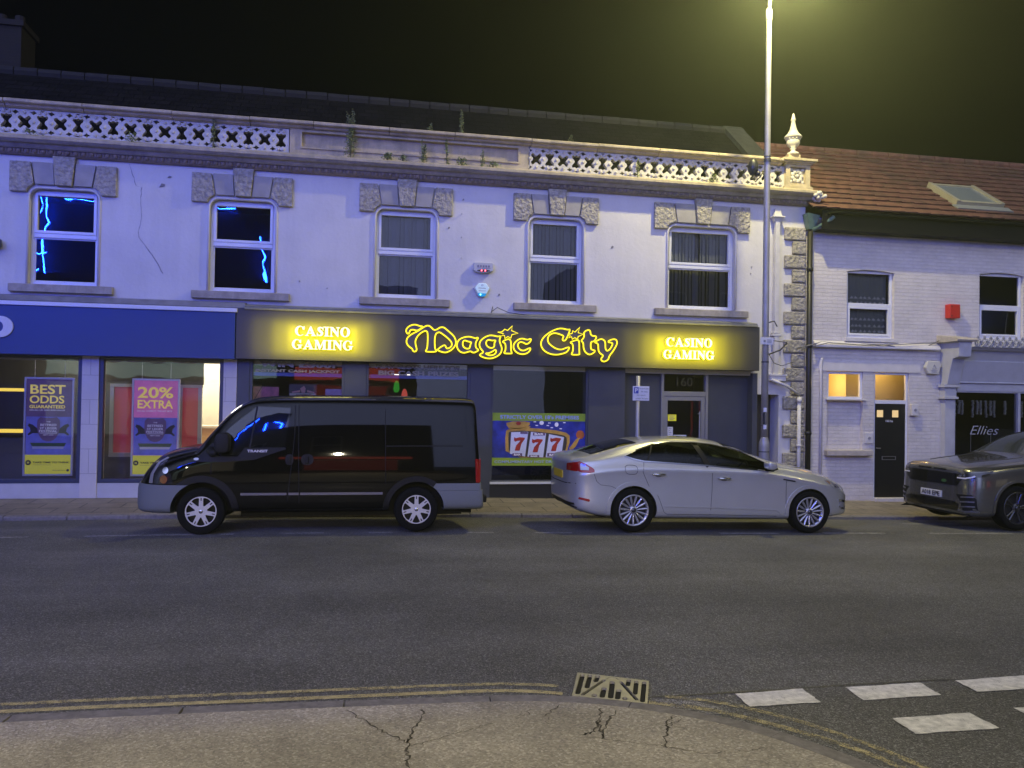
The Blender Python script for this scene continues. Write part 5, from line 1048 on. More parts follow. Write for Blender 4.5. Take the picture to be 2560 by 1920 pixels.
tl = thing('table_lamp', (13.1, 16.3, 1.2), 'small glowing table lamp inside the Ellies shop window', 'table lamp'); q = MB(); q.lathe([(.13, 1.75), (.08, 1.93)], (13.1, 16.3, 0), 14); q.build('lamp_shade', emat('shade_warm', (1, .5, .25), .55), tl, smooth=True); q = MB(); q.lathe([(.09, 1.2), (.02, 1.25), (.02, 1.75)], (13.1, 16.3, 0), 10); q.build('lamp_stand', M_brown, tl); q = MB(); q.ball((12.98, 16.2, 1.72), .03); q.build('bulb', emat('bulb_warm', (1, .65, .3), 3), tl)
for x, lb in ((13.22, 'thin pale cord hanging inside the Ellies window, left of two'), (13.72, 'thin pale cord hanging inside the Ellies window, right of two')):
    q = MB(); q.tube([(x, 15.62, .5), (x+.01, 15.62, 1.28)], .006, 5); tag(q.build('pale_cord', mat('cord_pale', (.5, .5, .48), .7)), lb, 'cord', 'cords in the shop window')
# --- small things fixed to the walls
t = thing('alarm_box', (2.41, D-.05, 4.36), 'grey alarm box with two red lights between the middle windows', 'alarm box')
q = MB(); q.prism([(2.255, 4.455), (2.60, 4.455), (2.615, 4.44), (2.61, 4.30), (2.52, 4.268), (2.41, 4.258), (2.29, 4.268), (2.225, 4.30), (2.235, 4.44)], D-.10, D+.001); q.build('case', mat('alarm_grey', (.52, .52, .54), .5), t, bevel=.01)
q = MB(); q.prism(smooth_loop([(2.26, 4.297), (2.42, 4.325), (2.59, 4.297), (2.42, 4.272)], 1), D-.107, D-.101); q.build('lens', mat('lens_dark', (.02, .012, .016), .2), t)
q = MB(); q.ball((2.385, D-.108, 4.298), .014, 6, 4); q.ball((2.455, D-.108, 4.298), .014, 6, 4); q.build('red_light', emat('red_led', (1, .08, .12), 9), t)
q = MB(); 
for i in range(5): x = 2.30+i*.052; q.box(x, x+.034, D-.104, D-.101, 4.362, 4.40)
q.box(2.3, 2.56, D-.104, D-.101, 4.342, 4.348); q.build('panel_print', mat('print_grey2', (.2, .2, .26), .5), t)
t = thing('alarm_box', (2.40, D-.05, 3.93), 'white hexagonal alarm box with blue lit base above the Magic City sign', 'alarm box')
hx = [(2.335, 4.055), (2.475, 4.055), (2.545, 3.965), (2.465, 3.815), (2.345, 3.815), (2.265, 3.965)]
q = MB(); q.prism([(2.40+(a-2.405)*1.13, 3.94+(b-3.94)*1.08) for a, b in hx], D-.05, D+.001); q.build('back_plate', mat('alarm_grey', (.5, .5, .5), .5), t)
q = MB(); q.prism([p for p in hx[:3]] + [(2.49, 3.862), (2.32, 3.862), hx[5]], D-.10, D-.051); q.build('cover', mat('alarm_white', (.62, .74, .76), .4, emit=(.6, .9, 1), estr=.22), t, bevel=.008)
q = MB(); q.prism([(2.325, 3.858), (2.485, 3.858), (2.465, 3.815), (2.405, 3.80), (2.345, 3.815)], D-.095, D-.052); q.build('blue_base', emat('blue_base', (.02, .35, .9), .9), t); q = MB(); q.ball((2.37, D-.1, 3.835), .013, 6, 4); q.build('blue_light', emat('blue_led', (.2, .8, 1), 8), t)
q = MB(); ring(q, 2.385, 2.42, 4.0, 4.03, D-.103, D-.101, .006); q.box(2.33, 2.475, D-.103, D-.101, 3.955, 3.965); q.box(2.335, 2.47, D-.103, D-.101, 3.905, 3.912); q.build('print_lines', mat('print_grey2', (.2, .2, .26), .5), t)
t = thing('alarm_box', (12.68, D-.08, 3.88), 'red fire alarm box on the painted brick between upper windows', 'alarm box')
q = MB(); q.box(12.55, 12.80, D-.16, D+.001, 3.73, 4.03); q.build('case', mat('alarm_red', (.55, .03, .02), .45), t, bevel=.012); q = MB(); q.lathe([(.001, -.006), (.012, -.006), (.012, 0)], (12.59, D-.161, 3.98), 8, 'y'); q.lathe([(.001, -.006), (.012, -.006), (.012, 0)], (12.59, D-.161, 3.78), 8, 'y'); q.build('screw', M_brown, t)
t = thing('alarm_box', (12.2, D-.05, 2.66), 'cream bell box with triangle emblem beside the shop bracket', 'alarm box')
q = MB(); q.prism([(12.07, 2.80), (12.36, 2.80), (12.40, 2.72), (12.33, 2.52), (12.09, 2.52), (12.02, 2.66)], D-.10, D+.001); q.build('case', mat('alarm_cream', (.6, .58, .5), .5), t, bevel=.012); q = MB(); q.loop([(12.17, D-.104, 2.63), (12.27, D-.104, 2.63), (12.22, D-.104, 2.72)], .006, 4); q.box(12.14, 12.30, D-.104, D-.1005, 2.585, 2.595); q.box(12.16, 12.28, D-.104, D-.1005, 2.56, 2.568); q.build('emblem', mat('print_grey2', (.2, .2, .26), .5), t)
t = thing('floodlight', (-6.1, D-.1, 4.4), 'small dark wall floodlight at the left edge of the white wall', 'floodlight')
q = MB(); q.box(-6.3, -5.99, D-.16, D-.05, 4.32, 4.46); q.box(-6.2, -6.1, D-.05, D, 4.36, 4.42); q.build('lamp_body', mat('flood_dark', (.04, .05, .09), .5), t, bevel=.01); q = MB(); q.box(-6.28, -6.01, D-.166, D-.161, 4.34, 4.44); q.build('lens', mat('flood_glass', (.05, .09, .2), .15), t)
# ================================================================== STREET FURNITURE
M_galv = mat('galvanised_steel', (.42, .41, .40), .5, metal=.35, var=.08, vscale=7, bump=.1, bscale=50, bdist=.002, var2=(.25, .24, .23), v2scale=4, v2amt=.4)
def street_lamp(x, y, dirx, diry, label, arm=.75, H=9.72, power=1.0):
    zb = PV(x, y) if y > 13 else G(x, y)
    t = thing('street_lamp', (x, y, zb), label, 'street lamp', 'street lamps along the road')
    q = MB(); q.lathe([(.098, zb-.1), (.098, 1.05), (.096, 1.10), (.066, 1.20), (.066, 1.21)], (x, y, 0), 20); q.build('base_section', M_galv, t, smooth=True)
    q = MB(); q.lathe([(.066, 1.20), (.062, 3.5), (.058, 6.0), (.050, H-.6), (.05, H-.45)], (x, y, 0), 18); q.lathe([(.056, 9.05), (.06, 9.06), (.06, 9.24), (.056, 9.25)], (x, y, 0), 18); q.build('column', M_galv, t, smooth=True)
    q = MB(); q.tube([(x, y, H-.5), (x+dirx*.05, y+diry*.05, H-.1), (x+dirx*.15, y+diry*.15, H+.12), (x+dirx*.3, y+diry*.3, H+.2), (x+dirx*(arm-.25), y+diry*(arm-.25), H+.22)], .035, 10); q.build('arm', M_galv, t, smooth=True)
    hx, hy = x+dirx*arm, y+diry*arm; q = MB(); q.ball((hx, hy, H+.2), .36, 14, 8, sx=.55+.45*abs(dirx), sy=.55+.45*abs(diry), sz=.28); hd = q.build('lamp_head', mat('lamp_head_grey', (.2, .2, .2), .5), t, smooth=True)
    q = MB(); q.ball((hx, hy, H+.08), .14, 12, 6, sz=.4); q.build('lamp_lens', emat('lamp_lens', (1, .87, .48), 60), hd, smooth=True)
    point_light('lamp_light', (hx, hy, H-.05), LAMP_W*power, (.98, .87, .34), .10)
    return t
lamp = street_lamp(7.57, 14.15, 0, -1, 'tall grey street lamp post rising past the parapet behind the silver car')
q = MB()
for z in (6.42, 6.47): q.lathe([(.066, z), (.07, z+.008), (.066, z+.016)], (7.57, 14.15, 0), 16)
q.lathe([(.068, 6.37), (.068, 6.41)], (7.57, 14.15, 0), 16); q.lathe([(.068, 2.6), (.068, 2.63)], (7.57, 14.15, 0), 14); q.lathe([(.068, 1.42), (.068, 1.43)], (7.57, 14.15, 0), 14); q.lathe([(.102, .93), (.102, .95)], (7.57, 14.15, 0), 18); q.build('clamp_band', mat('band_dark', (.1, .1, .11), .5, metal=.5), lamp)
t = thing('pole_camera', (7.45, 14.2, 6.3), 'dark looped box and cable strapped behind the lamp post near the parapet', 'pole device')
q = MB(); q.ball((7.36, 14.3, 6.3), .10, 10, 6, sz=1.7); q.box(7.40, 7.46, 14.2, 14.32, 6.13, 6.2); q.build('body', mat('camera_dark', (.03, .03, .035), .4), t, smooth=True); q = MB(); q.tube([(7.35, 14.25, 6.14), (7.3, 14.2, 6.05), (7.36, 14.2, 6.0), (7.43, 14.18, 6.08), (7.5, 14.15, 6.2)], .012, 6); q.build('cable', M_pipeb, t, smooth=True)
t = thing('pole_notice', (7.56, 14.06, 3.0), 'small white notice plate strapped to the lamp post beside the casino sign', 'notice'); q = MB(); q.box(7.43, 7.69, 14.065, 14.075, 2.935, 3.07); q.build('plate', M_wht, t, bevel=.003); q = MB(); q.box(7.49, 7.53, 14.061, 14.0645, 2.98, 3.02)
for i in range(3): q.box(7.56, 7.65, 14.061, 14.0645, 3.02-i*.022, 3.028-i*.022)
q.build('print_lines', mat('print_grey', (.25, .27, .3), .6), t)
for z0, z1, m, lb in ((1.68, 1.76, M_wht, 'upper white square sticker on the lamp post'), (1.36, 1.44, M_wht, 'lower white square sticker on the lamp post')):
    q = MB(); q.add([(7.57+.069*sin(a), 14.15-.069*cos(a), z) for z in (z0, z1) for a in [-.75+.9*i/5 for i in range(6)]], [(i, i+1, i+7, i+6) for i in range(5)]); tag(q.build('post_sticker', m), lb, 'sticker', 'stickers on the lamp post')
q = MB(); q.add([(7.57+.069*sin(a), 14.15-.069*cos(a), z) for z in (1.45, 1.675) for a in [-.95+.6*i/5 for i in range(6)]], [(i, i+1, i+7, i+6) for i in range(5)]); st = tag(q.build('post_sticker', M_blk), 'narrow black number strip on the lamp post between two white stickers', 'sticker', 'stickers on the lamp post')
q = MB(); q.tube([(7.62, 14.15, 2.75), (8.3, 14.9, 2.9), (8.77, 15.5, 3.08)], .014, 6); q.tube([(7.62, 14.15, 3.03), (8.77, 15.5, 3.1)], .008, 5); q.tube([(7.62, 14.15, 2.8), (8.0, 14.6, 2.62), (8.5, 15.2, 2.6), (8.95, 15.54, 2.7)], .007, 5); q.tube([(7.6, 14.15, 3.35), (7.72, 14.1, 3.38), (7.78, 14.1, 3.28)], .012, 5); tag(q.build('stay_wire', mat('cable_black', (.02, .02, .02), .6), smooth=True), 'thin stay wires from the lamp post to the corner quoins', 'wire')
street_lamp(16.8, 3.0, 0, 1, 'tall grey street lamp post on the near side beyond the side street', power=.35)
# parking sign on its pole
ps = thing('parking_sign', (5.03, 14.05, 0), 'white parking sign with blue P on a slim pole behind the silver car', 'parking sign')
q = MB(); q.tube([(5.04, 14.05, -.1), (5.045, 14.05, 2.30)], .036, 12); q.build('pole', M_galv, ps, smooth=True)
q = MB(); q.box(4.925, 5.235, 13.985, 13.999, 1.855, 2.115); pl_ = q.build('sign_plate', mat('sign_white', (.72, .72, .76), .45), ps, bevel=.004)
q = MB(); q.box(4.945, 5.03, 13.980, 13.9845, 1.985, 2.095); q.build('blue_square', mat('sign_blue', (.03, .06, .40), .45), pl_); text('letter_p', 'P', 4.962, 5.014, 2.0, 2.08, 13.978, M_wht, pl_, .003, .03)
for s_, a, b, c_, d_ in (('8 am-6 pm', 5.05, 5.22, 2.055, 2.085), ('30 mins', 5.075, 5.20, 2.005, 2.03), ('No return', 5.0, 5.16, 1.945, 1.965), ('within 30 mins', 4.975, 5.215, 1.885, 1.905)): text('sign_text', s_, a, b, c_, d_, 13.983, mat('print_grey', (.25, .27, .3), .6), pl_, .002, .02)
# weeds on the parapet
M_leaf = mat('weed_leaf', (.17, .21, .075), .8, var=.4, vscale=15); M_stem = mat('weed_stem', (.10, .10, .05), .8)
def weed(x, y, z, h, wdt, n, label, lean=0., name='weed'):
    h *= 1.12 if h > .25 else .85; wdt *= 1.1; n = int(n*1.25)
    t = thing(name, (x, y, z), label, 'weed', 'weeds growing on the parapet')
    s = MB(); lf = MB()
    for k in range(max(1, n//40)):
        ax = random.uniform(-.3, .3)*wdt; hh = h*random.uniform(.7, 1) if k else h
        s.tube([(x, y, z), (x+ax*.5+lean*hh*.4, y-.02, z+hh*.5), (x+ax+lean*hh, y-.03, z+hh)], [.008, .006, .003], 5)
        for i in range(n//max(1, n//40)):
            u = random.random()**.8; px = x+ax*u+lean*hh*u; pz = z+hh*u; r = wdt*(1.05-u)*.5+.015; an = random.uniform(0, 2*pi); d = random.uniform(.3, 1)*r
            c = Vector((px+cos(an)*d, y-.03+sin(an)*d*.8, pz+random.uniform(-.02, .03))); l = random.uniform(.02, .042); a2 = random.uniform(0, 2*pi); v = Vector((cos(a2), sin(a2)*.7, random.uniform(-.4, .9))).normalized()*l; wv = v.cross(Vector((random.random()-.5, random.random()-.5, random.random()-.5))).normalized()*l*.35
            lf.add([c-v*.5, c+wv, c+v*.6, c-wv], [(0,1,2,3)])
    s.build('stem', M_stem, t); lf.build('leaves', M_leaf, t)
for a in ((-.12, D-.14, 6.28, .80, .26, 420, 'tallest bushy weed growing on the left of the blank parapet panel'), (1.95, D-.05, 6.90, .42, .09, 120, 'thin upright weed standing on the coping against the dark roof'), (1.35, D-.02, 6.90, .16, .12, 30, 'wispy weed on the coping left of the thin upright weed'),
          (1.23, D-.12, 6.28, .36, .13, 150, 'slim weed growing before the middle of the blank parapet panel'), (1.68, D-.12, 6.28, .44, .08, 110, 'spindly weed just right of the slim weed on the parapet ledge'), (2.35, D-.12, 6.27, .30, .10, 60, 'faint weed at the right part of the blank parapet panel'),
          (.55, D-.2, 6.26, .15, .26, 130, 'low tuft on the ledge right of the tallest weed'), (.85, D-.2, 6.26, .13, .2, 80, 'low spreading tuft between the tallest weed and the slim weed'), (1.95, D-.2, 6.26, .16, .25, 110, 'low tuft on the ledge under the thin upright weed'), (2.55, D-.2, 6.26, .12, .3, 90, 'low tuft on the ledge near the right end of the blank panel'),
          (-2.55, D-.12, 6.28, .55, .10, 110, 'thin weed against the left balustrade near its right end'), (-3.9, D-.2, 6.25, .2, .22, 80, 'low tuft on the cornice below the left balustrade'), (7.05, D-.2, 6.26, .22, .2, 100, 'low tuft on the cornice just left of the lamp post'), (5.5, D-.08, 6.30, .34, .1, 70, 'thin weed against the middle of the right balustrade'), (4.1, D-.05, 6.90, .16, .1, 24, 'tiny weed on the coping over the right balustrade'), (-5.5, D-.2, 6.25, .12, .3, 60, 'low tuft on the cornice at the far left')): weed(*a)
# ================================================================== THE OTHER SIDE OF THE STREET (behind the camera, seen in reflections)
M_opp = mat('opposite_render', (.15, .13, .10), .8, var=.1, vscale=1.5); M_oppr = bricky('opposite_brick', (.22, .10, .07), (.17, .08, .06), (.2, .18, .16), .225, .075, .01)
def opposite(x0, x1, y, h, m, label, doors):
    t = thing('shop_building', ((x0+x1)/2, y, 0), label, 'building'); wl = [(x, x+1.0, h-2.7, h-1.2) for x in [x0+1.2+2.6*i for i in range(int((x1-x0-2)/2.6))]]
    gl = [(a, b, .1, 2.3) for a, b in doors]
    q = MB(); panel(q, x0, x1, -.5, h, y, wl + gl, -.2); q.add([(x0,y,h),(x1,y,h),(x1,y-4,h-.4),(x0,y-4,h-.4)], [(0,1,2,3)]); q.box(x0, x0+.05, y-8, y-.01, -.5, h); q.box(x1-.05, x1, y-8, y-.01, -.5, h); q.build('wall', m, t)
    for a, b, c_, d_ in wl:
        f = MB(); ring(f, a, b, c_, d_, y-.15, y-.08, .06); f.box(a, b, y-.14, y-.07, (c_+d_)/2-.03, (c_+d_)/2+.03); w_ = f.build('window', M_upvc, t); p = MB(); p.box(a+.05, b-.05, y-.13, y-.12, c_+.05, d_-.05); p.build('pane', mat('opp_glass', (.02, .022, .025), .1), w_)
    for a, b, c_, d_ in gl:
        f = MB(); ring(f, a, b, c_, d_, y-.15, y-.08, .06); w_ = f.build('shop_window', M_upvc, t); p = MB(); p.box(a+.05, b-.05, y-.13, y-.12, c_+.05, d_-.05); cc = [(.5, .07, .05), (.5, .42, .3), (.42, .5, .45)][int(abs(a)*2) % 3]; p.build('pane', emat('lit_shop_%d' % (int(abs(a)*2) % 3), cc, 1.1), w_)
    return t
opposite(-30, -13, -3.0, 6.4, M_oppr, 'low brick shop row across the road behind the viewpoint on the left', [(-28, -25), (-23, -20), (-18, -15)])
opposite(-12.9, 2.6, -3.0, 6.4, M_opp, 'cream rendered shop across the road with neon outline on its roof edge', [(-11.5, -8.5), (-6.5, -3.5), (-1.5, 1.5)])
opposite(10, 30, -3.4, 8.0, M_opp, 'cream rendered terrace across the road beyond the side street', [(11.5, 13), (15, 17), (20, 23)])
nn = thing('neon_outline_sign', (-8, -7.9, 6), 'blue neon tubing in loose curves on the shop behind the viewpoint', 'neon sign')
NB = emat('blue_neon', (.004, .035, 1), NEON_L)
NY = -7.6
for P in ([(-14.2, 10.6), (-12, 10.25), (-9.5, 10.1), (-7.5, 10.15), (-5.4, 10.2)], [(-14.0, 10.6), (-14.4, 9.6), (-13.9, 8.9), (-13.7, 8.2)], [(-14.5, 10.5), (-13.9, 9.4), (-14.2, 8.4), (-13.8, 7.2)], [(-13.3, 10.5), (-13.2, 9.2), (-13.5, 8.3), (-13.3, 6.6)], [(-14.5, 8.0), (-14.2, 8.3), (-13.7, 7.8), (-13.3, 7.9)], [(-4.2, 9.0), (-4.1, 8.0), (-4.0, 7.0)], [(-3.6, 9.1), (-3.1, 8.6), (-3.1, 7.2)], [(-14.4, 10.5), (-14.1, 9.8), (-14.5, 9.1), (-14.0, 8.5), (-13.9, 7.6)], [(-13.6, 10.5), (-13.4, 9.9), (-13.9, 9.2), (-13.6, 8.6)], [(-14.4, 7.9), (-14.3, 7.2), (-13.9, 7.0), (-13.5, 7.1)]):
    q = MB(); n = []
    P = [(a, NY, b) for a, b in P]
    for a, b in zip(P, P[1:]):
        for k in range(6): n.append(tuple(Vector(a).lerp(Vector(b), k/6)))
    q.tube(n + [P[-1]], .022, 6); q.build('neon_tube', NB, nn)
q = MB(); q.box(-14.6, -2.9, -8.0, -7.8, 5.5, 10.9); q.build('backing_board', M_pipeb, nn)
for x, lb in ((-6.6, 'left wall lantern on the cream shop behind the viewpoint'), (-.4, 'right wall lantern on the cream shop behind the viewpoint')):  # unseen pair added only to brighten the near pavement and road
    t = thing('fill_lantern', (x, -2.9, 3.4), lb, 'wall lamp', 'wall lanterns on the shop behind the viewpoint'); q = MB(); q.box(x-.1, x+.1, -3.0, -2.7, 3.5, 3.58); q.build('bracket', M_pipeb, t); q = MB(); q.ball((x, -2.7, 3.42), .08, 10, 6); q.build('glass_globe', emat('fill_globe_glass', (1, .8, .55), 15), t, smooth=True)
    spot_light('foreground_fill_light', (x, -2.5, 3.35), (x+1.0, 2.7, 0), FILL_W, (1, .89, .64), RAD(68), .12)
for x0, x1, z0, z1, c, lb in ((-11.5, -3, 2.45, 3.0, (.45, .65, .6), 'pale green lit shop fascia across the road'), (-2.2, 1.9, 2.45, 2.95, (.75, .10, .06), 'red lit shop fascia across the road')):
    q = MB(); q.box(x0, x1, -3.0, -2.85, z0, z1); tag(q.build('shop_fascia', emat('fascia_%.1f' % x0, c, 2.0)), lb, 'shop sign')
# haze: thin scattering volume that takes up the lamp glow
if HAZE > 0:
    q = MB(); q.box(-47, 47, -39, 39, -2.4, 11.6); m = bpy.data.materials.new('haze'); m.use_nodes = True; t = m.node_tree; t.nodes.clear(); o = t.nodes.new('ShaderNodeOutputMaterial'); v = t.nodes.new('ShaderNodeVolumePrincipled'); v.inputs['Density'].default_value = HAZE; v.inputs['Color'].default_value = (.82, .95, .80, 1); v.inputs['Anisotropy'].default_value = .74
    t.links.new(v.outputs[0], o.inputs['Volume']); tag(q.build('haze', m), kind='stuff')

# ================================================================== VEHICLES
def paint(name, base, metal=0., rough=.35, coat=1., spec=.5):
    return mat(name, base, rough, metal=metal, spec=spec, coat=coat, crough=.03, var=.03, vscale=3)
M_van = paint('van_black', (.003, .0028, .0028), rough=.5, coat=.7, spec=0.); M_silver = paint('car_silver', (.58, .585, .55), metal=.5, rough=.33); M_suv = paint('suv_grey', (.20, .20, .185), metal=.75, rough=.24)
M_well = mat('wheel_well', (.008, .008, .008), .9); M_plast = mat('bumper_plastic', (.17, .185, .185), .65, spec=.3, bump=.15, bscale=120, bdist=.002); M_bplast = mat('black_plastic', (.012, .012, .0125), .55, spec=.2); M_gap = mat('panel_gap', (.002, .002, .002), .8)
M_tyre = mat('tyre_rubber', (.006, .006, .006), .9, spec=.15, bump=.2, bscale=60, bdist=.003); M_rimv = mat('wheel_trim_silver', (.55, .55, .56), .38, metal=.35); M_rim = mat('alloy_silver', (.58, .58, .60), .28, metal=.8); M_rimd = mat('alloy_dark', (.10, .10, .105), .25, metal=.8)
M_vglass = mat('vehicle_glass', (.004, .005, .005), .03, spec=.9); M_tint = glassmat('tinted_glass', (.26, .30, .27), ior=1.5, boost=1.3); M_tint2 = glassmat('privacy_glass', (.10, .11, .105), ior=1.5, boost=1.3)
M_chrome = mat('chrome', (.75, .75, .76), .12, metal=1.); M_lred = mat('lamp_red', (.35, .004, .008), .12, coat=1., spec=.8); M_lclear = mat('lamp_clear', (.45, .45, .47), .15, coat=1., metal=.4); M_lens = mat('headlamp_dark', (.02, .02, .022), .06, coat=1.); M_amber = mat('lamp_amber', (.26, .11, .03), .2, coat=1.)
M_plate_w = mat('plate_white', (.72, .72, .72), .45); M_plate_y = mat('plate_yellow', (.70, .50, .02), .45); M_seat = mat('seat_cloth', (.05, .05, .05), .9); M_trim = mat('cabin_trim', (.045, .045, .043), .8)
def shellmesh(st, yc, sub=2):
    n = len(st[0]); R = []; V = []
    for s in st:
        ring_ = [(x, yc-ly, z) for x, ly, z in s] + [(x, yc+ly, z) for x, ly, z in s[-2:0:-1]]
        V += ring_
    m = 2*n-2
    F = [(i*m+k, i*m+(k+1) % m, (i+1)*m+(k+1) % m, (i+1)*m+k) for i in range(len(st)-1) for k in range(m)]
    for base in (0, (len(st)-1)*m):       # quad end caps
        for k in range(n-1):
            a, b = base+k, base+k+1; c = base+(m-k-1) % m; d = base+(m-k) % m
            f = [a, b, c, d]; f = list(dict.fromkeys(f))
            if len(f) >= 3: F.append(f)
    me = bpy.data.meshes.new('s'); me.from_pydata(V, [], F); me.update()
    bm = bmesh.new(); bm.from_mesh(me); bmesh.ops.recalc_face_normals(bm, faces=bm.faces); bm.to_mesh(me); bm.free()
    if sub: me = modmesh(me, 'SUBSURF', levels=sub, render_levels=sub)
    return me
def modmesh(me, typ, **k):
    o = bpy.data.objects.new('tmp', me); COL.objects.link(o); m = o.modifiers.new('m', typ)
    for a, b in k.items(): setattr(m, a, b)
    dg = bpy.context.evaluated_depsgraph_get(); dg.update(); r = bpy.data.meshes.new_from_object(o.evaluated_get(dg)); bpy.data.objects.remove(o); return r
def boolean(a, b, op='DIFFERENCE'):
    ob = bpy.data.objects.new('cut', b); COL.objects.link(ob); r = modmesh(a, 'BOOLEAN', object=ob, operation=op, solver='EXACT'); bpy.data.objects.remove(ob); return r
def bvh(me): return BVHTree.FromPolygons([v.co.copy() for v in me.vertices], [list(p.vertices) for p in me.polygons])
def patch(name, tree, poly, mats, parent, off=.004, thick=.02, step=.06, dirn='y', yc=0., sm=True, both=False):
    """polygon (side view) laid onto the shell"""
    bm = bmesh.new()
    if isinstance(poly, Strip):
        A = [bm.verts.new((a, b, 0)) for a, b in poly.a]; B = [bm.verts.new((a, b, 0)) for a, b in poly.b]
        for i in range(len(A)-1): bm.faces.new((A[i], A[i+1], B[i+1], B[i]))
        poly = list(poly.a) + list(poly.b)
    else:
        bm.faces.new([bm.verts.new((a, b, 0)) for a, b in poly]); bmesh.ops.triangulate(bm, faces=bm.faces[:], ngon_method='EAR_CLIP')
    for ax in (0, 1):
        lo, hi = min(p[ax] for p in poly), max(p[ax] for p in poly); n = int((hi-lo)/step)
        for i in range(1, n+1):
            co = Vector((0,0,0)); no = Vector((0,0,0)); co[ax] = lo+(hi-lo)*i/(n+1); no[ax] = 1
            bmesh.ops.bisect_plane(bm, geom=bm.verts[:]+bm.edges[:]+bm.faces[:], plane_co=co, plane_no=no, dist=1e-5)
    D_ = {'y': Vector((0,1,0)), 'x': Vector((1,0,0)), '-x': Vector((-1,0,0)), '-z': Vector((0,0,-1))}[dirn]
    def P(a, b): return Vector((a, yc-4, b)) if dirn == 'y' else (Vector((-60, a, b)) if dirn == 'x' else (Vector((60, a, b)) if dirn == '-x' else Vector((a, b, 20))))
    if len(bm.edges): 
        be = [e for e in bm.edges if e.is_boundary]
        r = bmesh.ops.extrude_edge_only(bm, edges=be); back = {v for v in r['geom'] if isinstance(v, bmesh.types.BMVert)}
    miss = []
    last = None
    for v in bm.verts:
        o = P(v.co.x, v.co.y); h = tree.ray_cast(o, D_)
        if h[0] is None:
            q = tree.find_nearest(o + D_*(4 if dirn == 'y' else 60)); p = q[0]
            p = Vector((v.co.x, p.y, v.co.y)) if dirn == 'y' else (Vector((p.x, v.co.x, v.co.y)) if dirn in ('x', '-x') else Vector((v.co.x, v.co.y, p.z)))
        else: p = h[0]
        v.co = p + D_*(thick if v in back else -off)
    bmesh.ops.recalc_face_normals(bm, faces=bm.faces)
    me = bpy.data.meshes.new(name); bm.to_mesh(me); bm.free()
    if both:
        mb = MB(); join_mb(mb, me); n = len(mb.v); nf = len(mb.f); mb.v += [(v[0], 2*yc-v[1], v[2]) for v in mb.v]; mb.f += [[n+i for i in g_][::-1] for g_ in mb.f[:nf]]; mb.mi += [0]*nf; me = mb.mesh()
    o = link(name, me, mats, parent, smooth=False)
    if sm:
        for p in me.polygons: p.use_smooth = True
        try: me.set_sharp_from_angle(angle=RAD(40))
        except Exception: pass
    return o
class Strip:
    def __init__(s, a, b): s.a = a; s.b = b
def band(path, w): return Strip(offset(path, w/2), offset(path, -w/2))
def ytop(tree, x, z, yc): 
    h = tree.ray_cast(Vector((x, yc-4, z)), Vector((0,1,0))); return h[0].y if h[0] else yc
def cylcut(x, z, r, y0, y1, n=40):
    q = MB(); q.prism(ell(x, z, r, r, n), y0, y1); return q.mesh()
def body(name, me, m, parent, wheels, yc, w):
    for f in me.polygons:
        c = f.center; f.material_index = 0
        for x, z, r in wheels:
            if (c.x-x)**2+(c.z-z)**2 < (r*1.004)**2 and abs(c.y-yc) < w-.001 and abs(c.y-yc) > w-.42:
                f.material_index = 1
    o = link(name, me, [m, M_well], parent)
    for p in me.polygons: p.use_smooth = True
    me.set_sharp_from_angle(angle=RAD(38))
    return o
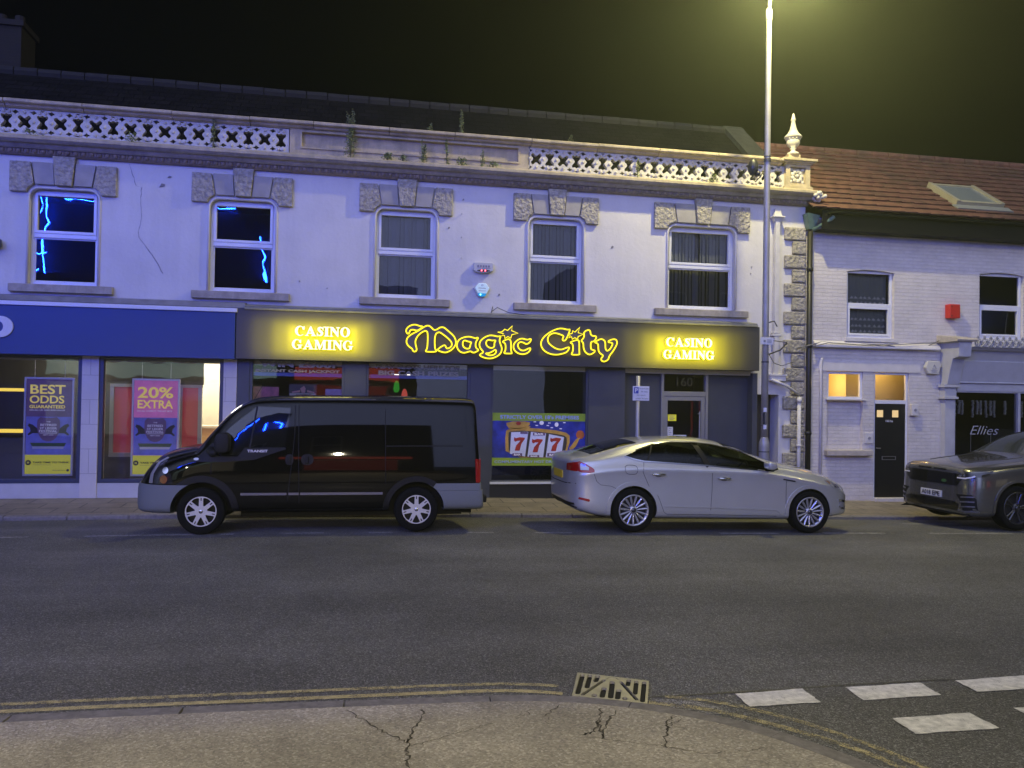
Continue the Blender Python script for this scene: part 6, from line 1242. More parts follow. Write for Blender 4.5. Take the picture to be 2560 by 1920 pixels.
def wheel(parent, x, y, z, r, wdt, rr, style, side=-1):
    """side -1: outer face towards -Y"""
    q = MB(); s = side
    prof = [(rr*.93, .02), (rr, .012), (rr+.012, .004), (r*.93, 0), (r*.985, .018), (r, .05), (r, wdt-.05), (r*.985, wdt-.018), (r*.93, wdt), (rr, wdt-.02), (rr*.6, wdt-.03)]
    q.lathe([(a, b) for a, b in prof], (x, y, z), 40, 'y', cap=False)
    if s > 0: q.v = [(v[0], 2*y-v[1]+0, v[2]) for v in q.v]
    wl = q.build('wheel', M_tyre, parent, smooth=True)
    yo = y - s*0; d = -s
    Yp = lambda t: y + t*d
    rim = MB()
    if style == 'trim':
        loops = [ell(0, 0, rr*.985, rr*.985, 56)]
        for k in range(7):
            a = pi/2 + 2*pi*(k+.5)/7; hw = .17
            loops.append([(rr*c_*cos(a+t), rr*c_*sin(a+t)) for c_, t in ((.40, -.10), (.86, -.30), (.90, -.27), (.925, -.14), (.93, 0), (.925, .14), (.90, .27), (.86, .30), (.40, .10), (.385, 0))])
            a2 = pi/2 + 2*pi*k/7
            loops.append([(rr*c_*cos(a2+t), rr*c_*sin(a2+t)) for c_, t in ((.70, -.05), (.90, -.045), (.90, .045), (.70, .05))])
        me = fill2d(loops, .02, .003); rim.v = [(x+v.co.x, Yp(.02) - d*v.co.z, z+v.co.y) for v in me.vertices]; rim.f = [list(p.vertices) for p in me.polygons]; rim.mi = [0]*len(rim.f)
        m = M_rimv
    else:
        n = 15 if style == 'multi' else 10
        rim.lathe([(rr*.90, .015), (rr*.97, .006), (rr*1.0, .01), (rr*1.0, .05), (rr*.93, .05), (rr*.9, .10)], (x, 0, z), 48, 'y', cap=False)
        rim.lathe([(.001, .03), (rr*.16, .03), (rr*.30, .045), (rr*.30, .08)], (x, 0, z), 24, 'y', cap=False)
        for k in range(n):
            a = 2*pi*(k+.25)/n if style == 'multi' else 2*pi*((k//2)+(.13 if k % 2 else -.13)+.1)/(n//2); u = Vector((cos(a), 0, sin(a))); t_ = Vector((-sin(a), 0, cos(a)))
            w0, w1, w2 = (.020, .036, .030) if style == 'multi' else (.03, .03, .04)
            C = []
            for rad, w_, dep in ((rr*.22, w0, .035), (rr*.62, w1, .022), (rr*.93, w2, .014)):
                for sg, dy in ((-1, .02), (-.35, 0), (.35, 0), (1, .02)): C.append(Vector((x, dep+dy, z)) + u*rad + t_*w_*.5*sg)
            rim.add(C, [(i*4+j, i*4+j+1, i*4+j+5, i*4+j+4) for i in range(2) for j in range(3)])
        rim.v = [(v[0], Yp(v[1]), v[2]) for v in rim.v]; m = M_rim if style == 'multi' else M_rimd
    ro = rim.build('rim', m, wl, smooth=style != 'trim')
    bk = MB(); bk.lathe([(.001, 0), (rr*.95, 0), (rr*.95, .01)], (x, 0, z), 32, 'y'); bk.v = [(v[0], Yp(.085+v[1]*.1), v[2]) for v in bk.v]; bk.build('brake_cover', M_bplast if style == 'trim' else mat('brake_dark', (.025, .024, .024), .6, metal=.3), wl)
    hb = MB(); hb.lathe([(.001, -.004), (rr*.13, -.003), (rr*.15, .006), (rr*.15, .02)], (x, 0, z), 20, 'y')
    if style != 'trim':
        for k in range(5): hb.lathe([(.001, .022), (.012, .022), (.012, .05)], (x+rr*.27*cos(2*pi*k/5+.3), 0, z+rr*.27*sin(2*pi*k/5+.3)), 8, 'y')
    hb.v = [(v[0], Yp(.012+v[1]), v[2]) for v in hb.v]; hb.build('hub_cap', M_chrome if style == 'trim' else M_rimd, wl, smooth=True)
    return wl
def dup_wheel(w, dx, dy=0, dz=0):
    c = w.copy(); COL.objects.link(c); c.location = w.location + Vector((dx, dy, dz))
    for k in list(w.children): d = k.copy(); COL.objects.link(d); d.parent = c
    return c

# ------------------------------------------------------------------ black panel van (nose to the left)
YS = 11.60; VW = .955; vy = YS + VW + .02
van = thing('panel_van', (-.5, vy, 0), 'black panel van with grey bumpers parked at the kerb in front of the casino windows', 'van')
def vs(x, zb, w, zbelt, wb, ze, we, zc, sh=0.):
    P = [(0, zb), (.55*w, zb), (.92*w, zb), (w, zb+.07), (w, zb*.6+zbelt*.4), (w, zbelt-.16 if zbelt > .8 else zb*.3+zbelt*.7), (wb, zbelt), (wb*.5+we*.5+.012, (zbelt+ze)/2), (we+.012, ze-.06 if ze-zbelt > .3 else ze*.7+zbelt*.3), (we-.03, ze), (we*.7, ze+(zc-ze)*.7), (we*.35, zc-.004), (0, zc)]
    return [(x + sh*(z-.6), y, z) for y, z in P]
st = [vs(-2.90, .32, .28, .46, .28, .53, .26, .55), vs(-2.885, .27, .42, .50, .41, .58, .39, .61), vs(-2.83, .24, .62, .56, .61, .67, .56, .72), vs(-2.71, .235, .795, .66, .78, .84, .69, .91), vs(-2.55, .235, .895, .78, .88, .965, .75, 1.045),
      vs(-2.34, .235, .955, .88, .94, 1.035, .79, 1.10), vs(-2.12, .235, .955, .96, .945, 1.085, .80, 1.14), vs(-2.06, .235, .955, .97, .945, 1.10, .80, 1.155), vs(-2.02, .24, .955, .99, .945, 1.15, .79, 1.20), vs(-1.80, .25, .955, 1.05, .94, 1.42, .775, 1.485), vs(-1.58, .25, .955, 1.06, .94, 1.655, .775, 1.71),
      vs(-1.42, .25, .955, 1.06, .94, 1.745, .785, 1.80), vs(-1.25, .25, .955, 1.06, .94, 1.785, .80, 1.845), vs(-.6, .25, .955, 1.06, .94, 1.80, .81, 1.87), vs(.4, .25, .955, 1.06, .94, 1.805, .81, 1.875), vs(1.4, .25, .955, 1.06, .94, 1.80, .81, 1.87),
      vs(1.70, .25, .955, 1.06, .94, 1.795, .808, 1.865, -.05), vs(1.80, .255, .953, 1.06, .938, 1.79, .803, 1.855, -.055), vs(1.825, .265, .935, 1.05, .92, 1.775, .79, 1.84, -.055), vs(1.832, .30, .86, 1.04, .85, 1.70, .72, 1.76, -.055)]
S0 = shellmesh(st, vy); vt = bvh(S0)
VWL = [(-1.971, .278, .395), (.916, .278, .39)]
S = S0
for x, z, r in VWL:
    for y0, y1 in ((vy-VW-.2, vy-VW+.34), (vy+VW-.34, vy+VW+.2)): S = boolean(S, cylcut(x, z, r, y0, y1))
body('body', S, M_van, van, VWL, vy, VW)
def vp(name, poly, m, **k): return patch(name, vt, poly, m, k.pop('parent', van), yc=vy, **k)
# bumpers cut from the same shell
def trim(name, S0, box, m, parent, sc, org, cuts=()):
    q = MB(); q.box(*box); b = boolean(S0, q.mesh(), 'INTERSECT')
    for v in b.vertices: v.co = Vector((org[0]+(v.co.x-org[0])*sc[0], org[1]+(v.co.y-org[1])*sc[1], org[2]+(v.co.z-org[2])*sc[2]))
    for c in cuts: b = boolean(b, c)
    o = link(name, b, m, parent)
    for p in b.polygons: p.use_smooth = True
    b.set_sharp_from_angle(angle=RAD(38)); return o
cF = [cylcut(-1.971, .278, .395, vy-2, vy+2)]; cR = [cylcut(.916, .278, .39, vy-2, vy+2)]
trim('front_bumper', S0, (-3.2, -2.12, vy-1.2, vy+1.2, .1, .635), M_plast, van, (1.015, 1.022, 1.0), (-2.12, vy, .4), cF); trim('rear_bumper', S0, (1.10, 2.1, vy-1.2, vy+1.2, .1, .545), M_plast, van, (1.045, 1.025, 1.0), (1.10, vy, .4), cR); trim('rear_corner', S0, (1.08, 2.1, vy-1.2, vy+1.2, .547, .645), M_plast, van, (1.02, 1.014, 1.0), (1.10, vy, .6), cR)
vp('bumper_gap', band([(-2.68, .50), (-2.5, .505), (-2.27, .515)], .006), M_gap, off=.026, thick=-.02) if False else None
# glass
wd = vp('cab_window', [(-1.80, 1.205), (-1.735, 1.03), (-1.52, 1.03), (-1.43, 1.145), (-.895, 1.155), (-.835, 1.685), (-1.285, 1.70), (-1.625, 1.415)], M_vglass, off=.003, step=.08)
vp('window_divider', band([(-1.283, 1.70), (-1.357, 1.14)], .022), M_bplast, off=.008, parent=wd)
vp('mirror_panel', [(-2.07, .95), (-1.99, 1.06), (-1.86, 1.19), (-1.815, 1.20), (-1.76, 1.022), (-1.515, 1.02), (-1.425, 1.135), (-.89, 1.145), (-.88, 1.12), (-1.30, .975), (-1.70, .945)], M_bplast, off=.006, step=.09)
patch('windscreen', vt, [(vy-.70, 1.24), (vy+.70, 1.24), (vy+.64, 1.73), (vy-.64, 1.73)], M_vglass, van, dirn='x', off=.004, step=.1)
# panel gaps
for p in ([(-1.852, 1.2), (-1.852, .78)], [(-.775, 1.72), (-.77, 1.31), (-.80, .93), (-.84, .53), (-.86, .30)], [(-.725, 1.73), (-.715, 1.2), (-.69, .27)], [(.46, 1.75), (.47, 1.1), (.477, .64)], [(-2.3, .655), (-2.05, .66)]): vp('panel_gap', band(p, .009), M_gap, off=.0022, step=.12)
vp('window_swage', band([(.49, 1.19), (1.58, 1.198), (1.62, 1.205), (1.635, 1.24), (1.60, 1.70)], .012), M_van, off=.010, step=.1); vp('slide_rail', band([(.485, 1.168), (1.56, 1.174)], .012), M_bplast, off=.006, step=.12)
vp('rubbing_strip', [(-1.464, .494), (-.86, .494), (-.86, .527), (-1.464, .527)], mat('strip_satin', (.16, .15, .15), .3, coat=.6), off=.014); vp('rubbing_strip', [(-.68, .494), (.44, .494), (.44, .527), (-.68, .527)], mat('strip_satin', (.16, .15, .15), .3, coat=.6), off=.014); vp('rubbing_strip', [(-.835, .494), (-.70, .494), (-.70, .527), (-.835, .527)], mat('strip_satin', (.16, .15, .15), .3, coat=.6), off=.014)
vp('sill_cover', [(-1.50, .26), (.50, .262), (.50, .30), (-1.50, .292)], M_bplast, off=.012, step=.15)
# arch flares
def flare(cx, cz, ri, ro, a0, a1):
    an = [a0+(a1-a0)*i/24 for i in range(25)]; return Strip([(cx+ri*cos(a), cz+ri*sin(a)) for a in an], [(cx+ro*cos(a), cz+ro*sin(a)) for a in an])
vp('wheel_arch', flare(-1.971, .278, .397, .485, -.02, pi*.77), M_bplast, off=.018, step=.07); vp('wheel_arch', flare(.916, .278, .392, .47, pi*.30, pi*1.0), M_bplast, off=.018, step=.07)
# lamps
hl = vp('headlamp', [(-2.60, .650), (-2.59, .78), (-2.52, .93), (-2.42, .985), (-2.47, .885), (-2.36, .765), (-2.33, .650)], M_lens, off=.006, step=.05)
vp('lamp_strip', [(-2.665, .652), (-2.65, .78), (-2.575, .925), (-2.46, 1.0), (-2.42, .987), (-2.53, .925), (-2.60, .78), (-2.61, .652)], mat('lamp_silver', (.55, .53, .48), .25, metal=.6), off=.008, step=.05, parent=hl)
for a, b, r, m in ((-2.46, .71, .05, M_amber), (-2.44, .83, .04, M_chrome)): vp('reflector', ell(a, b, r, r*1.1, 14), m, off=.0085, step=.06, parent=hl)
vp('side_repeater', ell(-2.045, .985, .035, .018, 14), M_lclear, off=.014, step=.06)
vp('tail_lamp', [(1.755, .655), (1.815, .652), (1.79, .99), (1.742, .99)], M_lred, off=.012, step=.05)
q = MB(); q.box(1.80, 1.825, vy-VW+.015, vy-VW+.16, .66, .99); q.build('tail_lamp', M_lred, van, bevel=.008)
# door handles in their recesses, badge, mirror, aerial
for x0, x1 in ((-.886, -.780), (-.676, -.511)):
    h_ = vp('door_handle', smooth_loop([(x0, .905), (x1, .905), (x1, 1.052), (x0, 1.052)], 2), M_bplast, off=.008, step=.05); cx = (x0+x1)/2; y_ = ytop(vt, cx, .98, vy); q = MB(); q.box(cx-.035, cx+.02, y_-.03, y_-.009, .925, 1.03); q.build('grip', M_bplast, h_, bevel=.01)
yb = ytop(vt, -1.25, 1.09, vy); text('badge_lettering', 'TRANSIT', -1.39, -1.12, 1.076, 1.112, yb-.012, mat('badge_silver', (.75, .74, .72), .35), van, .008, .03)
mi = MB(); mi.prism(smooth_loop([(-1.80, 1.075), (-1.63, 1.075), (-1.605, 1.12), (-1.60, 1.30), (-1.63, 1.345), (-1.74, 1.345), (-1.795, 1.30)], 1), vy-VW-.16, vy-VW+.05); mr_ = mi.build('door_mirror', M_bplast, van, bevel=.02, smooth=True)
mi = MB(); mi.tube([(-1.78, vy-VW-.03, 1.08), (-1.84, vy-VW+.0, 1.06), (-1.87, vy-VW+.06, 1.10)], [.045, .05, .06], 10); mi.build('mirror_arm', M_bplast, mr_, smooth=True)
q = MB(); q.tube([(-1.36, vy-.5, 1.79), (-1.25, vy-.5, 2.0)], .004, 5); q.build('aerial', M_bplast, van)
q = MB(); q.box(1.83, 1.95, vy-.75, vy+.75, .345, .44); q.build('rear_step', M_bplast, van, bevel=.015)
q = MB(); q.box(-1.5, 1.6, vy-.6, vy+.6, .16, .27); q.tube([(1.0, vy-.5, .2), (1.75, vy-.55, .2)], .03, 8); q.build('underbody', M_well, van)
patch('number_plate', vt, [(vy-.26, .40), (vy+.26, .40), (vy+.26, .51), (vy-.26, .51)], M_plate_w, van, dirn='x', off=.03, step=.2)
vwl = wheel(van, -1.971, YS+.02, .278, .312, .21, .205, 'trim'); dup_wheel(vwl, 2.887)
w2 = wheel(van, -1.971, vy+VW-.02, .278, .312, .21, .205, 'trim', 1); dup_wheel(w2, 2.887)

# ------------------------------------------------------------------ silver hatchback (nose to the right), standing on the slight fall of the street
CS = 11.60; CW = .885; cy = CS + CW + .01; TIL = -.0209
car = thing('parked_car', (5.5, cy, 0), 'silver five door hatchback parked between the black van and the grey SUV', 'car')
def T(x): return TIL*(x-4.134)
def cs_(x, zb, w, zbelt, wb, ze, we, zc):
    P = [(0, zb), (.5*w, zb), (.90*w, zb+.005), (.985*w, zb+.06), (w*.972, zb*.62+zbelt*.38), (w*.972, zbelt-.15 if zbelt > .7 else zb*.3+zbelt*.7), (w*1.003, zbelt-.105 if zbelt > .7 else zb*.15+zbelt*.85), (wb-.06, zbelt), (wb*.55+we*.45+.012, zbelt*.52+ze*.48), (we+.015, ze-.02 if ze-zbelt > .12 else ze*.75+zbelt*.25), (we-.02, ze+.004), (we*.66, ze+(zc-ze)*.72), (we*.33, zc-.003), (0, zc)]
    return [(x, y, z+T(x)) for y, z in P]
st = [cs_(3.19, .34, .40, .76, .36, .86, .36, .88), cs_(3.21, .28, .58, .79, .55, .91, .52, .935), cs_(3.265, .21, .78, .82, .75, .962, .66, .985), cs_(3.39, .17, .865, .86, .845, .985, .70, 1.005), cs_(3.58, .12, .885, .895, .86, 1.015, .70, 1.055), cs_(3.88, .10, .885, .925, .865, 1.11, .655, 1.15), cs_(4.28, .095, .885, .945, .865, 1.225, .60, 1.262),
      cs_(4.75, .095, .885, .945, .865, 1.272, .585, 1.312), cs_(5.3, .095, .885, .94, .865, 1.265, .585, 1.325), cs_(5.7, .095, .885, .935, .865, 1.208, .60, 1.285), cs_(6.05, .095, .885, .925, .865, 1.10, .63, 1.19), cs_(6.38, .095, .885, .905, .86, .99, .68, 1.05), cs_(6.66, .095, .885, .87, .85, .915, .715, .965), cs_(6.95, .10, .885, .825, .845, .878, .70, .93),
      cs_(7.24, .12, .875, .765, .83, .82, .66, .875), cs_(7.50, .14, .825, .69, .78, .74, .60, .80), cs_(7.70, .15, .72, .60, .68, .65, .55, .71), cs_(7.82, .17, .58, .50, .55, .55, .48, .60), cs_(7.87, .22, .40, .42, .38, .46, .36, .50)]
C0 = shellmesh(st, cy); ct_ = bvh(C0)
CWL = [(4.134, .231, .362), (7.005, .171, .362)]
# hollow cabin
cab = [cs_(x, zb, w-.07, zbelt, wb-.07, ze-.035, we-.055, zc-.05) for x, zb, w, zbelt, wb, ze, we, zc in ((3.75, .62, .80, .90, .80, 1.02, .66, 1.055), (3.95, .5, .86, .925, .86, 1.10, .655, 1.16), (4.28, .4, .885, .945, .865, 1.225, .60, 1.262), (4.75, .3, .885, .945, .865, 1.272, .585, 1.312), (5.3, .3, .885, .94, .865, 1.265, .585, 1.325), (5.7, .3, .885, .935, .865, 1.208, .60, 1.285), (6.05, .3, .885, .925, .865, 1.10, .63, 1.19), (6.35, .5, .86, .90, .85, .985, .68, 1.06))]
cabm = shellmesh(cab, cy, 1)
Hs = boolean(C0, cabm)
def dep(pts, d): return [(x*(1+d/CS), 1.89+(z-1.89)*(1+d/CS)) for x, z in pts]
win = dep([(3.985, 1.03), (4.141, .982), (4.284, .955), (5.282, .893), (5.8, .85), (6.12, .825), (6.36, .808)], .07) + dep([(6.38, .845), (6.14, .965), (5.845, 1.10), (5.471, 1.19), (5.36, 1.208), (5.1, 1.232), (4.735, 1.236), (4.423, 1.205), (4.139, 1.118)], .2)
q = MB(); q.prism(win, cy-2, cy+2); wcut = q.mesh()
glass = boolean(Hs, wcut, 'INTERSECT'); Hs2 = boolean(Hs, wcut)
# windscreen and tailgate glass openings (plan strips)
q = MB(); q.add([(x, y, z) for y in (cy-.60, cy+.60) for x, z in ((5.72, 1.10+T(5.72)), (5.62, 1.36+T(5.6)), (6.72, 1.06+T(6.7)), (6.50, .93+T(6.5)))], [(0,1,2,3), (7,6,5,4), (0,4,5,1), (1,5,6,2), (2,6,7,3), (3,7,4,0)]); ws = q.mesh()
q = MB(); q.add([(x, y, z) for y in (cy-.56, cy+.56) for x, z in ((3.62, .96), (3.5, 1.08), (4.22, 1.32), (4.30, 1.16))], [(0,1,2,3), (7,6,5,4), (0,4,5,1), (1,5,6,2), (2,6,7,3), (3,7,4,0)]); rs = q.mesh()
g2 = boolean(Hs2, ws, 'INTERSECT'); Hs3 = boolean(Hs2, ws); g3 = boolean(Hs3, rs, 'INTERSECT'); Hs4 = boolean(Hs3, rs)
for x, z, r in CWL:
    for y0, y1 in ((cy-CW-.2, cy-CW+.30), (cy+CW-.30, cy+CW+.2)): Hs4 = boolean(Hs4, cylcut(x, z, r, y0, y1))
body('body', Hs4, M_silver, car, CWL, cy, CW)
def outer_only(me, tree, yc):
    bm = bmesh.new(); bm.from_mesh(me)
    kill = []
    for f in bm.faces:
        c = f.calc_center_median(); q = tree.find_nearest(c)
        if q[3] > .006: kill.append(f)
    bmesh.ops.delete(bm, geom=kill, context='FACES'); bm.to_mesh(me); bm.free()
    for v in me.vertices: v.co.y = yc + (v.co.y-yc)*.992
    for p in me.polygons: p.use_smooth = True
    return me
outer_only(glass, ct_, cy)
gl_r = glass.copy()
for me, lo, hi, m, nm in ((glass, 5.24, 99, M_tint, 'front_window'), (gl_r, -99, 5.24, M_tint2, 'rear_window')):
    bm = bmesh.new(); bm.from_mesh(me); bmesh.ops.bisect_plane(bm, geom=bm.verts[:]+bm.edges[:]+bm.faces[:], plane_co=(5.24, 0, 0), plane_no=(1, 0, 0), clear_inner=lo > 0, clear_outer=hi < 99); bm.to_mesh(me); bm.free(); m2 = me.copy()
    for mm, near in ((me, True), (m2, False)):
        bm = bmesh.new(); bm.from_mesh(mm); bmesh.ops.delete(bm, geom=[f for f in bm.faces if (f.calc_center_median().y < cy) != near], context='FACES'); bm.to_mesh(mm); bm.free(); link(nm, mm, m, car)
link('windscreen', outer_only(g2, ct_, cy), M_tint, car); link('tailgate_window', outer_only(g3, ct_, cy), M_vglass, car)
def cp_(name, poly, m, **k): return patch(name, ct_, poly, m, k.pop('parent', car), yc=cy, **k)
# pillars and bright window trim
for p in ([(5.17, 1.24), (5.33, .88)],): cp_('door_pillar', band(p, .085), M_bplast, off=.004, step=.08)
cp_('window_bar', band([(4.49, 1.21), (4.36, .95)], .016), M_bplast, off=.004, step=.08)
n_ = len(win); low = win[:7]; top = win[7:]
cp_('window_trim', band(offset(low, -.006), .018), M_chrome, off=.006, step=.1); cp_('window_trim', band(offset(top[::-1] if False else top, .008), .016), M_bplast, off=.005, step=.1)
for p in ([(4.30, .94), (4.27, .80), (4.37, .585), (4.52, .43), (4.61, .20), (4.66, .165), (5.36, .15)], [(5.305, .865), (5.375, .775), (5.378, .545), (5.352, .15)], [(6.62, .76), (6.60, .62), (6.60, .30)], [(5.36, .15), (6.45, .115)], [(3.515, .77), (3.56, .66), (3.62, .61), (3.78, .59), (3.87, .55)]): cp_('panel_gap', band(p, .0055), M_gap, off=.0022, step=.1)
fl_ = smooth_loop([(4.0, .90), (4.15, .90), (4.19, .86), (4.18, .78), (4.13, .76), (4.02, .77), (3.99, .82)], 1); cp_('fuel_flap', band(fl_ + fl_[:1], .006), M_gap, off=.002, step=.2)
cp_('skirt_line', band([(4.62, .285), (5.36, .262), (6.44, .212), (6.53, .14)], .014), M_silver, off=.012, step=.1)
def arcp2(cx, cz, ri, ro, a0, a1): return flare(cx, cz, ri, ro, a0, a1)
cp_('arch_lip', arcp2(4.134, .231, .364, .425, -.08, pi*1.05), M_silver, off=.012, step=.06); cp_('arch_lip', arcp2(7.005, .171, .364, .42, -.05, pi*1.05), M_silver, off=.012, step=.06)
for x0, z0 in ((4.41, .765), (5.465, .70)):
    hx_ = x0+.105; y_ = ytop(ct_, hx_, z0, cy); q = MB(); q.tube([(x0, y_-.012, z0+.005), (x0+.03, y_-.035, z0+.002), (x0+.18, y_-.035, z0-.003), (x0+.212, y_-.012, z0-.006)], [.012, .017, .017, .012], 8); dh = q.build('door_handle', M_chrome, car, smooth=True); cp_('handle_cup', ell(hx_, z0-.012, .055, .032, 14), M_silver if False else mat('cup_shadow', (.2, .2, .2), .5, metal=.4), off=.001, step=.05, parent=dh)
cp_('side_vent', [(6.545, .672), (6.75, .638), (6.75, .655), (6.735, .662), (6.55, .69)], M_bplast, off=.006, step=.08)
tl_ = cp_('tail_lamp', smooth_loop([(3.275, .79), (3.265, .90), (3.315, .95), (3.36, .94), (3.50, .862), (3.525, .835), (3.52, .785)], 1), M_lred, off=.008, step=.05); cp_('clear_section', [(3.33, .825), (3.335, .918), (3.36, .918), (3.45, .865), (3.44, .825)], M_lclear, off=.010, step=.05, parent=tl_)
patch('tail_lamp', ct_, [(cy-.74, .80), (cy-.46, .80), (cy-.48, .90), (cy-.73, .94)], M_lred, car, dirn='x', off=.008, step=.06)
patch('number_plate', ct_, [(cy-.26, .66), (cy+.26, .66), (cy+.26, .775), (cy-.26, .775)], M_plate_y, car, dirn='x', off=.012, step=.15)
cp_('bumper_reflector', [(3.30, .395), (3.45, .36), (3.46, .385), (3.45, .40), (3.31, .425)], M_lred, off=.006, step=.06)
patch('rear_diffuser', ct_, [(cy-.78, .19), (cy+.78, .19), (cy+.70, .33), (cy-.70, .33)], M_bplast, car, dirn='x', off=.006, step=.1)
patch('boot_gap', ct_, band([(cy-.74, .62), (cy-.3, .60), (cy+.3, .60), (cy+.74, .62)], .012), M_gap, car, dirn='x', off=.003, step=.15)
q = MB(); q.sweepx([(cy-.60, .99), (cy-.60, 1.015), (cy+.60, 1.015), (cy+.60, .99)], 3.22, 3.50); 
hd_ = cp_('headlamp', smooth_loop([(7.27, .665), (7.36, .66), (7.52, .61), (7.62, .52), (7.60, .50), (7.42, .545), (7.37, .57)], 1), M_lclear, off=.008, step=.04); cp_('lamp_dark', [(7.43, .62), (7.54, .585), (7.595, .525), (7.47, .55)], M_lens, off=.010, step=.04, parent=hd_); cp_('indicator', [(7.32, .65), (7.36, .645), (7.40, .615), (7.38, .60)], M_amber, off=.0105, step=.04, parent=hd_)
fg = cp_('fog_lamp', smooth_loop([(7.57, .345), (7.72, .31), (7.71, .215), (7.59, .215)], 1), M_lclear, off=.006, step=.04); cp_('fog_trim', band([(7.545, .345), (7.64, .33), (7.735, .305)], .035), M_chrome, off=.010, step=.04, parent=fg); cp_('fog_trim', band([(7.56, .25), (7.60, .215), (7.70, .205), (7.73, .24)], .02), M_chrome, off=.010, step=.04, parent=fg)
patch('grille', ct_, [(cy-.55, .22), (cy+.55, .22), (cy+.45, .42), (cy-.45, .42)], M_bplast, car, dirn='-x', off=.004, step=.1)
mi = MB(); mi.prism(smooth_loop([(6.21, .84), (6.20, .95), (6.26, .965), (6.33, .94), (6.36, .89), (6.33, .845)], 1), cy-CW-.17, cy-CW+.01); mm_ = mi.build('door_mirror', M_silver, car, smooth=True, bevel=.025); mi = MB(); mi.box(6.29, 6.36, cy-CW-.03, cy-CW+.08, .83, .87); mi.build('mirror_arm', M_bplast, mm_)
# cabin: seats, wheel, dash
for sx, nm in ((5.05, 'rear'), (5.95, 'front')): pass
def seat(x, y):
    q = MB(); q.box(x-.25, x+.28, y-.24, y+.24, .36+T(x), .50+T(x)); q.add([(x-.28, y-.23, .48+T(x)), (x-.16, y-.23, .48+T(x)), (x-.38, y-.20, 1.0+T(x)), (x-.46, y-.20, .98+T(x)), (x-.28, y+.23, .48+T(x)), (x-.16, y+.23, .48+T(x)), (x-.38, y+.20, 1.0+T(x)), (x-.46, y+.20, .98+T(x))], [(0,1,2,3), (7,6,5,4), (0,4,5,1), (1,5,6,2), (2,6,7,3), (3,7,4,0)]); q.box(x-.47, x-.39, y-.13, y+.13, 1.01+T(x), 1.14+T(x)); return q.build('seat', M_seat, car, bevel=.03)
seat(5.75, cy-.36); seat(5.75, cy+.36); seat(4.85, cy-.34); seat(4.85, cy+.34)
q = MB(); q.box(6.15, 6.5, cy-.72, cy+.72, .62+T(6.3), .86+T(6.3)); q.build('dashboard', M_trim, car, bevel=.05)
q = MB(); q.tube([(6.10+.06*sin(t)*1, cy-.36+.17*cos(t), .80+T(6.1)+.16*sin(t)) for t in [2*pi*i/20 for i in range(21)]], .016, 8); q.tube([(6.1, cy-.36, .8+T(6.1)), (6.3, cy-.36, .72+T(6.3))], .03, 8); q.build('steering_wheel', M_bplast, car, smooth=True)
cwl = wheel(car, 4.134, CS+.012, .231, .325, .22, .235, 'multi'); dup_wheel(cwl, 2.871, 0, -.06); w2 = wheel(car, 4.134, cy+CW-.01, .231, .325, .22, .235, 'multi', 1); dup_wheel(w2, 2.871, 0, -.06)

# ------------------------------------------------------------------ dark grey SUV facing left at the right edge
SW_ = .985; SY = 11.86; sy_ = SY + SW_; GR = -.213
suv = thing('parked_suv', (12.3, sy_, 0), 'dark grey SUV with plate A018 EPE parked nose left at the right edge', 'SUV')
def ss(x, zb, w, zbelt, wb, ze, we, zc, k=0.):
    P = [(0, zb), (.5*w, zb), (.90*w, zb+.01), (.98*w, zb+.08), (w, zb*.6+zbelt*.4), (w, zb*.25+zbelt*.75), (wb+.004, zbelt-.04), (wb-.02, zbelt), (wb*.6+we*.4, zbelt*.55+ze*.45), (we+.012, ze-.02 if ze-zbelt > .12 else ze*.75+zbelt*.25), (we-.03, ze+.003), (we*.66, ze+(zc-ze)*.72), (we*.33, zc-.002), (0, zc)]
    return [(x+k*(z-.3), y, z) for y, z in P]
st = [ss(9.97, .08, .62, .66, .60, .72, .56, .735, .06), ss(9.985, .04, .74, .70, .72, .765, .66, .785, .06), ss(10.03, .0, .845, .73, .82, .80, .72, .825, .06), ss(10.14, -.02, .925, .755, .90, .825, .76, .86, .04), ss(10.34, -.02, .975, .785, .94, .85, .80, .89, .02), ss(10.7, -.02, .985, .825, .955, .885, .82, .93), ss(11.1, -.02, .985, .86, .955, .92, .82, .965), ss(11.35, -.02, .985, .88, .955, .95, .81, .995), ss(11.6, -.02, .985, .89, .955, 1.07, .77, 1.12),
      ss(12.0, -.02, .985, .905, .955, 1.29, .70, 1.34), ss(12.35, -.02, .985, .915, .955, 1.385, .68, 1.435), ss(13.0, -.02, .985, .93, .955, 1.40, .68, 1.46), ss(13.8, -.02, .985, .95, .955, 1.36, .66, 1.42), ss(14.35, .0, .97, .95, .93, 1.20, .66, 1.25), ss(14.55, .05, .92, .9, .88, 1.02, .66, 1.05), ss(14.6, .12, .8, .85, .76, .92, .6, .95)]
U0 = shellmesh(st, sy_); ut = bvh(U0); UWL = [(10.86, .155, .43), (13.73, .155, .43)]; S = U0
for x, z, r in UWL:
    for y0, y1 in ((sy_-SW_-.2, sy_-SW_+.32), (sy_+SW_-.32, sy_+SW_+.2)): S = boolean(S, cylcut(x, z, r, y0, y1))
body('body', S, M_suv, suv, UWL, sy_, SW_)
def uf(name, poly, m, **k): return patch(name, ut, poly, m, k.pop('parent', suv), dirn='x', **k)
def us(name, poly, m, **k): return patch(name, ut, poly, m, k.pop('parent', suv), yc=sy_, **k)
c = sy_
M_grille = mat('grille_gloss', (.004, .004, .004), .22, coat=.6)
gr = uf('grille', [(c-.60, .50), (c+.60, .50), (c+.74, .69), (c+.70, .705), (c-.70, .705), (c-.74, .69)], M_grille, off=.006, step=.07)
q = MB()
for k_ in range(4): pass
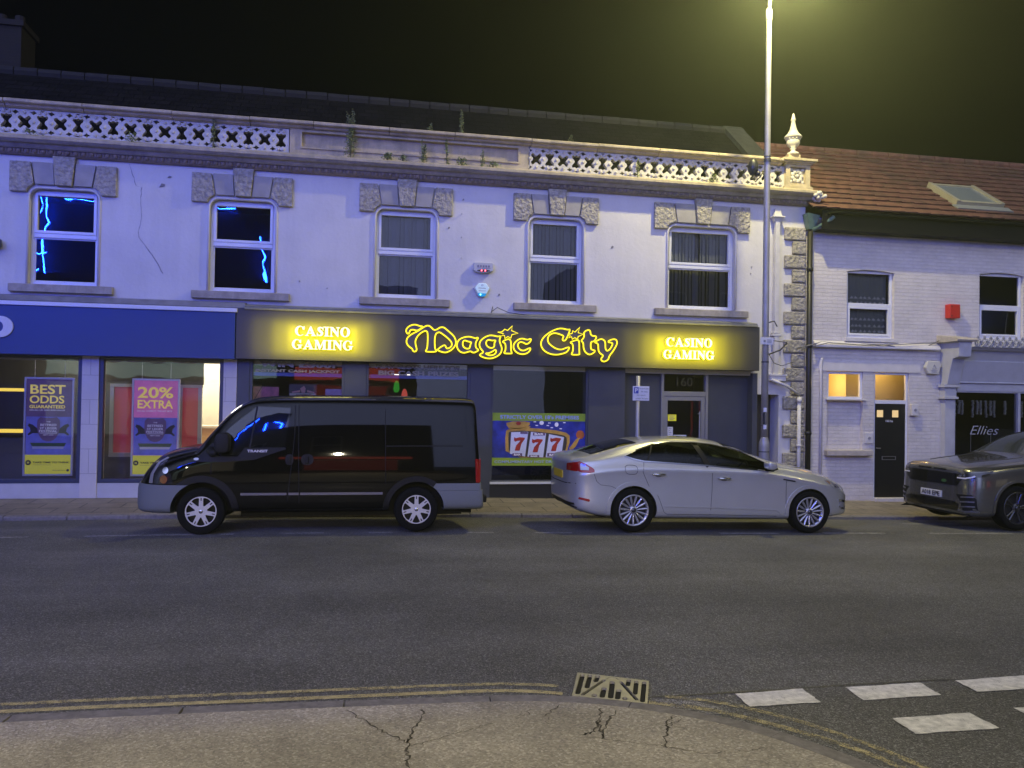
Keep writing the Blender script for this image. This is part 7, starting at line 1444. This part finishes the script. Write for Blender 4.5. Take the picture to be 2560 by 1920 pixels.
uf('grille_badge', ell(c-.30, .56, .06, .028, 16), mat('badge_green', (.04, .12, .03), .3, coat=1.), off=.014, step=.1, parent=gr)
plt = uf('number_plate', [(c-.26, .265), (c+.26, .265), (c+.26, .378), (c-.26, .378)], M_plate_w, off=.016, step=.2)
h = ut.ray_cast(Vector((0, c, .32)), Vector((1, 0, 0)))[0]; xp = h.x - .022
MF = Matrix(((0,0,-1,xp),(-1,0,0,0),(0,1,0,0),(0,0,0,1)))
for s_, a, b in (('A018', -.225, .0), ('EPE', .045, .225)): text('plate_lettering', s_, -c+a, -c+b, .283, .36, 0, M_blk, plt, .003, .012, M=MF)
h2 = ut.ray_cast(Vector((0, c, .765)), Vector((1, 0, 0)))[0]
for s_, a, b in (('RANGE', -.36, -.05), ('ROVER', .03, .34)): text('badge_lettering', s_, -c+a, -c+b, .742, .768, 0, M_bplast, suv, .012, .006, M=Matrix(((0,0,-1,h2.x-.012),(-1,0,0,0),(0,1,0,0),(0,0,0,1))))
uf('lower_intake', [(c-.62, .02), (c+.62, .02), (c+.66, .20), (c+.55, .235), (c-.55, .235), (c-.66, .20)], M_grille, off=.004, step=.08)
uf('splitter', [(c-.80, -.01), (c+.80, -.01), (c+.80, .025), (c-.80, .025)], M_bplast, off=.02, step=.1)
for s_ in (-1, 1):
    hl = uf('headlamp', [(c+s_*.58, .62), (c+s_*.60, .69), (c+s_*.86, .735), (c+s_*.90, .72), (c+s_*.88, .645), (c+s_*.75, .625)][::s_], M_lens, off=.007, step=.05)
    uf('lamp_line', band([(c+s_*.60, .638), (c+s_*.76, .637), (c+s_*.85, .665), (c+s_*.90, .715)], .022), mat('lamp_white', (.8, .8, .82), .3), off=.011, step=.06, parent=hl)
    for u, v in ((.66, .672), (.76, .69)): uf('lamp_unit', ell(c+s_*u, v, .032, .022, 12), M_chrome, off=.010, step=.06, parent=hl)
    fi = uf('side_intake', [(c+s_*.60, .36), (c+s_*.86, .37), (c+s_*.90, .30), (c+s_*.90, .12), (c+s_*.74, .09), (c+s_*.70, .25)][::s_], M_bplast, off=.005, step=.06)
    for v in (.33, .25, .17): uf('intake_blade', band([(c+s_*.70, v-.01), (c+s_*.80, v), (c+s_*.885, v+.005)], .022), mat('satin_grey', (.25, .25, .27), .3, metal=.7), off=.012, step=.06, parent=fi)
    uf('lower_blade', band([(c+s_*.66, .10), (c+s_*.78, .078), (c+s_*.90, .085)], .025), mat('satin_grey', (.25, .25, .27), .3, metal=.7), off=.014, step=.06)
us('lamp_side', [(10.12, .66), (10.13, .735), (10.42, .775), (10.36, .73), (10.26, .68)], M_lens, off=.006, step=.05)
us('arch_lip', flare(10.86, .155, .432, .475, -.1, pi*1.05), M_suv, off=.012, step=.06)
us('panel_gap', band([(10.40, .80), (10.8, .842), (11.3, .885)], .012), M_gap, off=.003, step=.1); us('side_gap', band([(11.36, .85), (11.40, .5), (11.42, .05)], .009), M_gap, off=.003, step=.1)
us('sill_cover', [(11.3, -.02), (13.3, -.02), (13.3, .06), (11.3, .06)], M_bplast, off=.01, step=.2)
us('side_window', [(11.75, .935), (13.9, .975), (13.6, 1.27), (12.9, 1.34), (12.35, 1.33), (12.1, 1.22)], M_vglass, off=.004, step=.1)
wsn = patch('windscreen', ut, [(11.42, c-.70), (11.42, c+.70), (12.27, c+.60), (12.27, c-.60)], mat('screen_glass', (.03, .036, .036), .05, spec=.9), suv, dirn='-z', off=.004, step=.1)
q = MB(); q.tube([(11.38, c-.3, 1.01), (11.46, c+.1, 1.035), (11.5, c+.5, 1.03)], .012, 5); q.build('wiper', M_bplast, suv)
patch('bonnet_crease', ut, band([(10.3, c-.45), (10.8, c-.50), (11.3, c-.56)], .02), M_suv, suv, dirn='-z', off=.008, step=.1); patch('bonnet_crease', ut, band([(10.3, c+.45), (10.8, c+.50), (11.3, c+.56)], .02), M_suv, suv, dirn='-z', off=.008, step=.1)
mi = MB(); mi.ball((11.75, sy_-SW_-.10, 1.02), .13, 14, 8, sy=1, sz=.62, sx=.6); mi.build('door_mirror', M_suv, suv, smooth=True)
uw = wheel(suv, 10.86, SY+.012, .155, .368, .25, .275, 'split'); dup_wheel(uw, 2.87); w2 = wheel(suv, 10.86, sy_+SW_-.012, .155, .368, .25, .275, 'split', 1); dup_wheel(w2, 2.87)

suv.location.x += .12
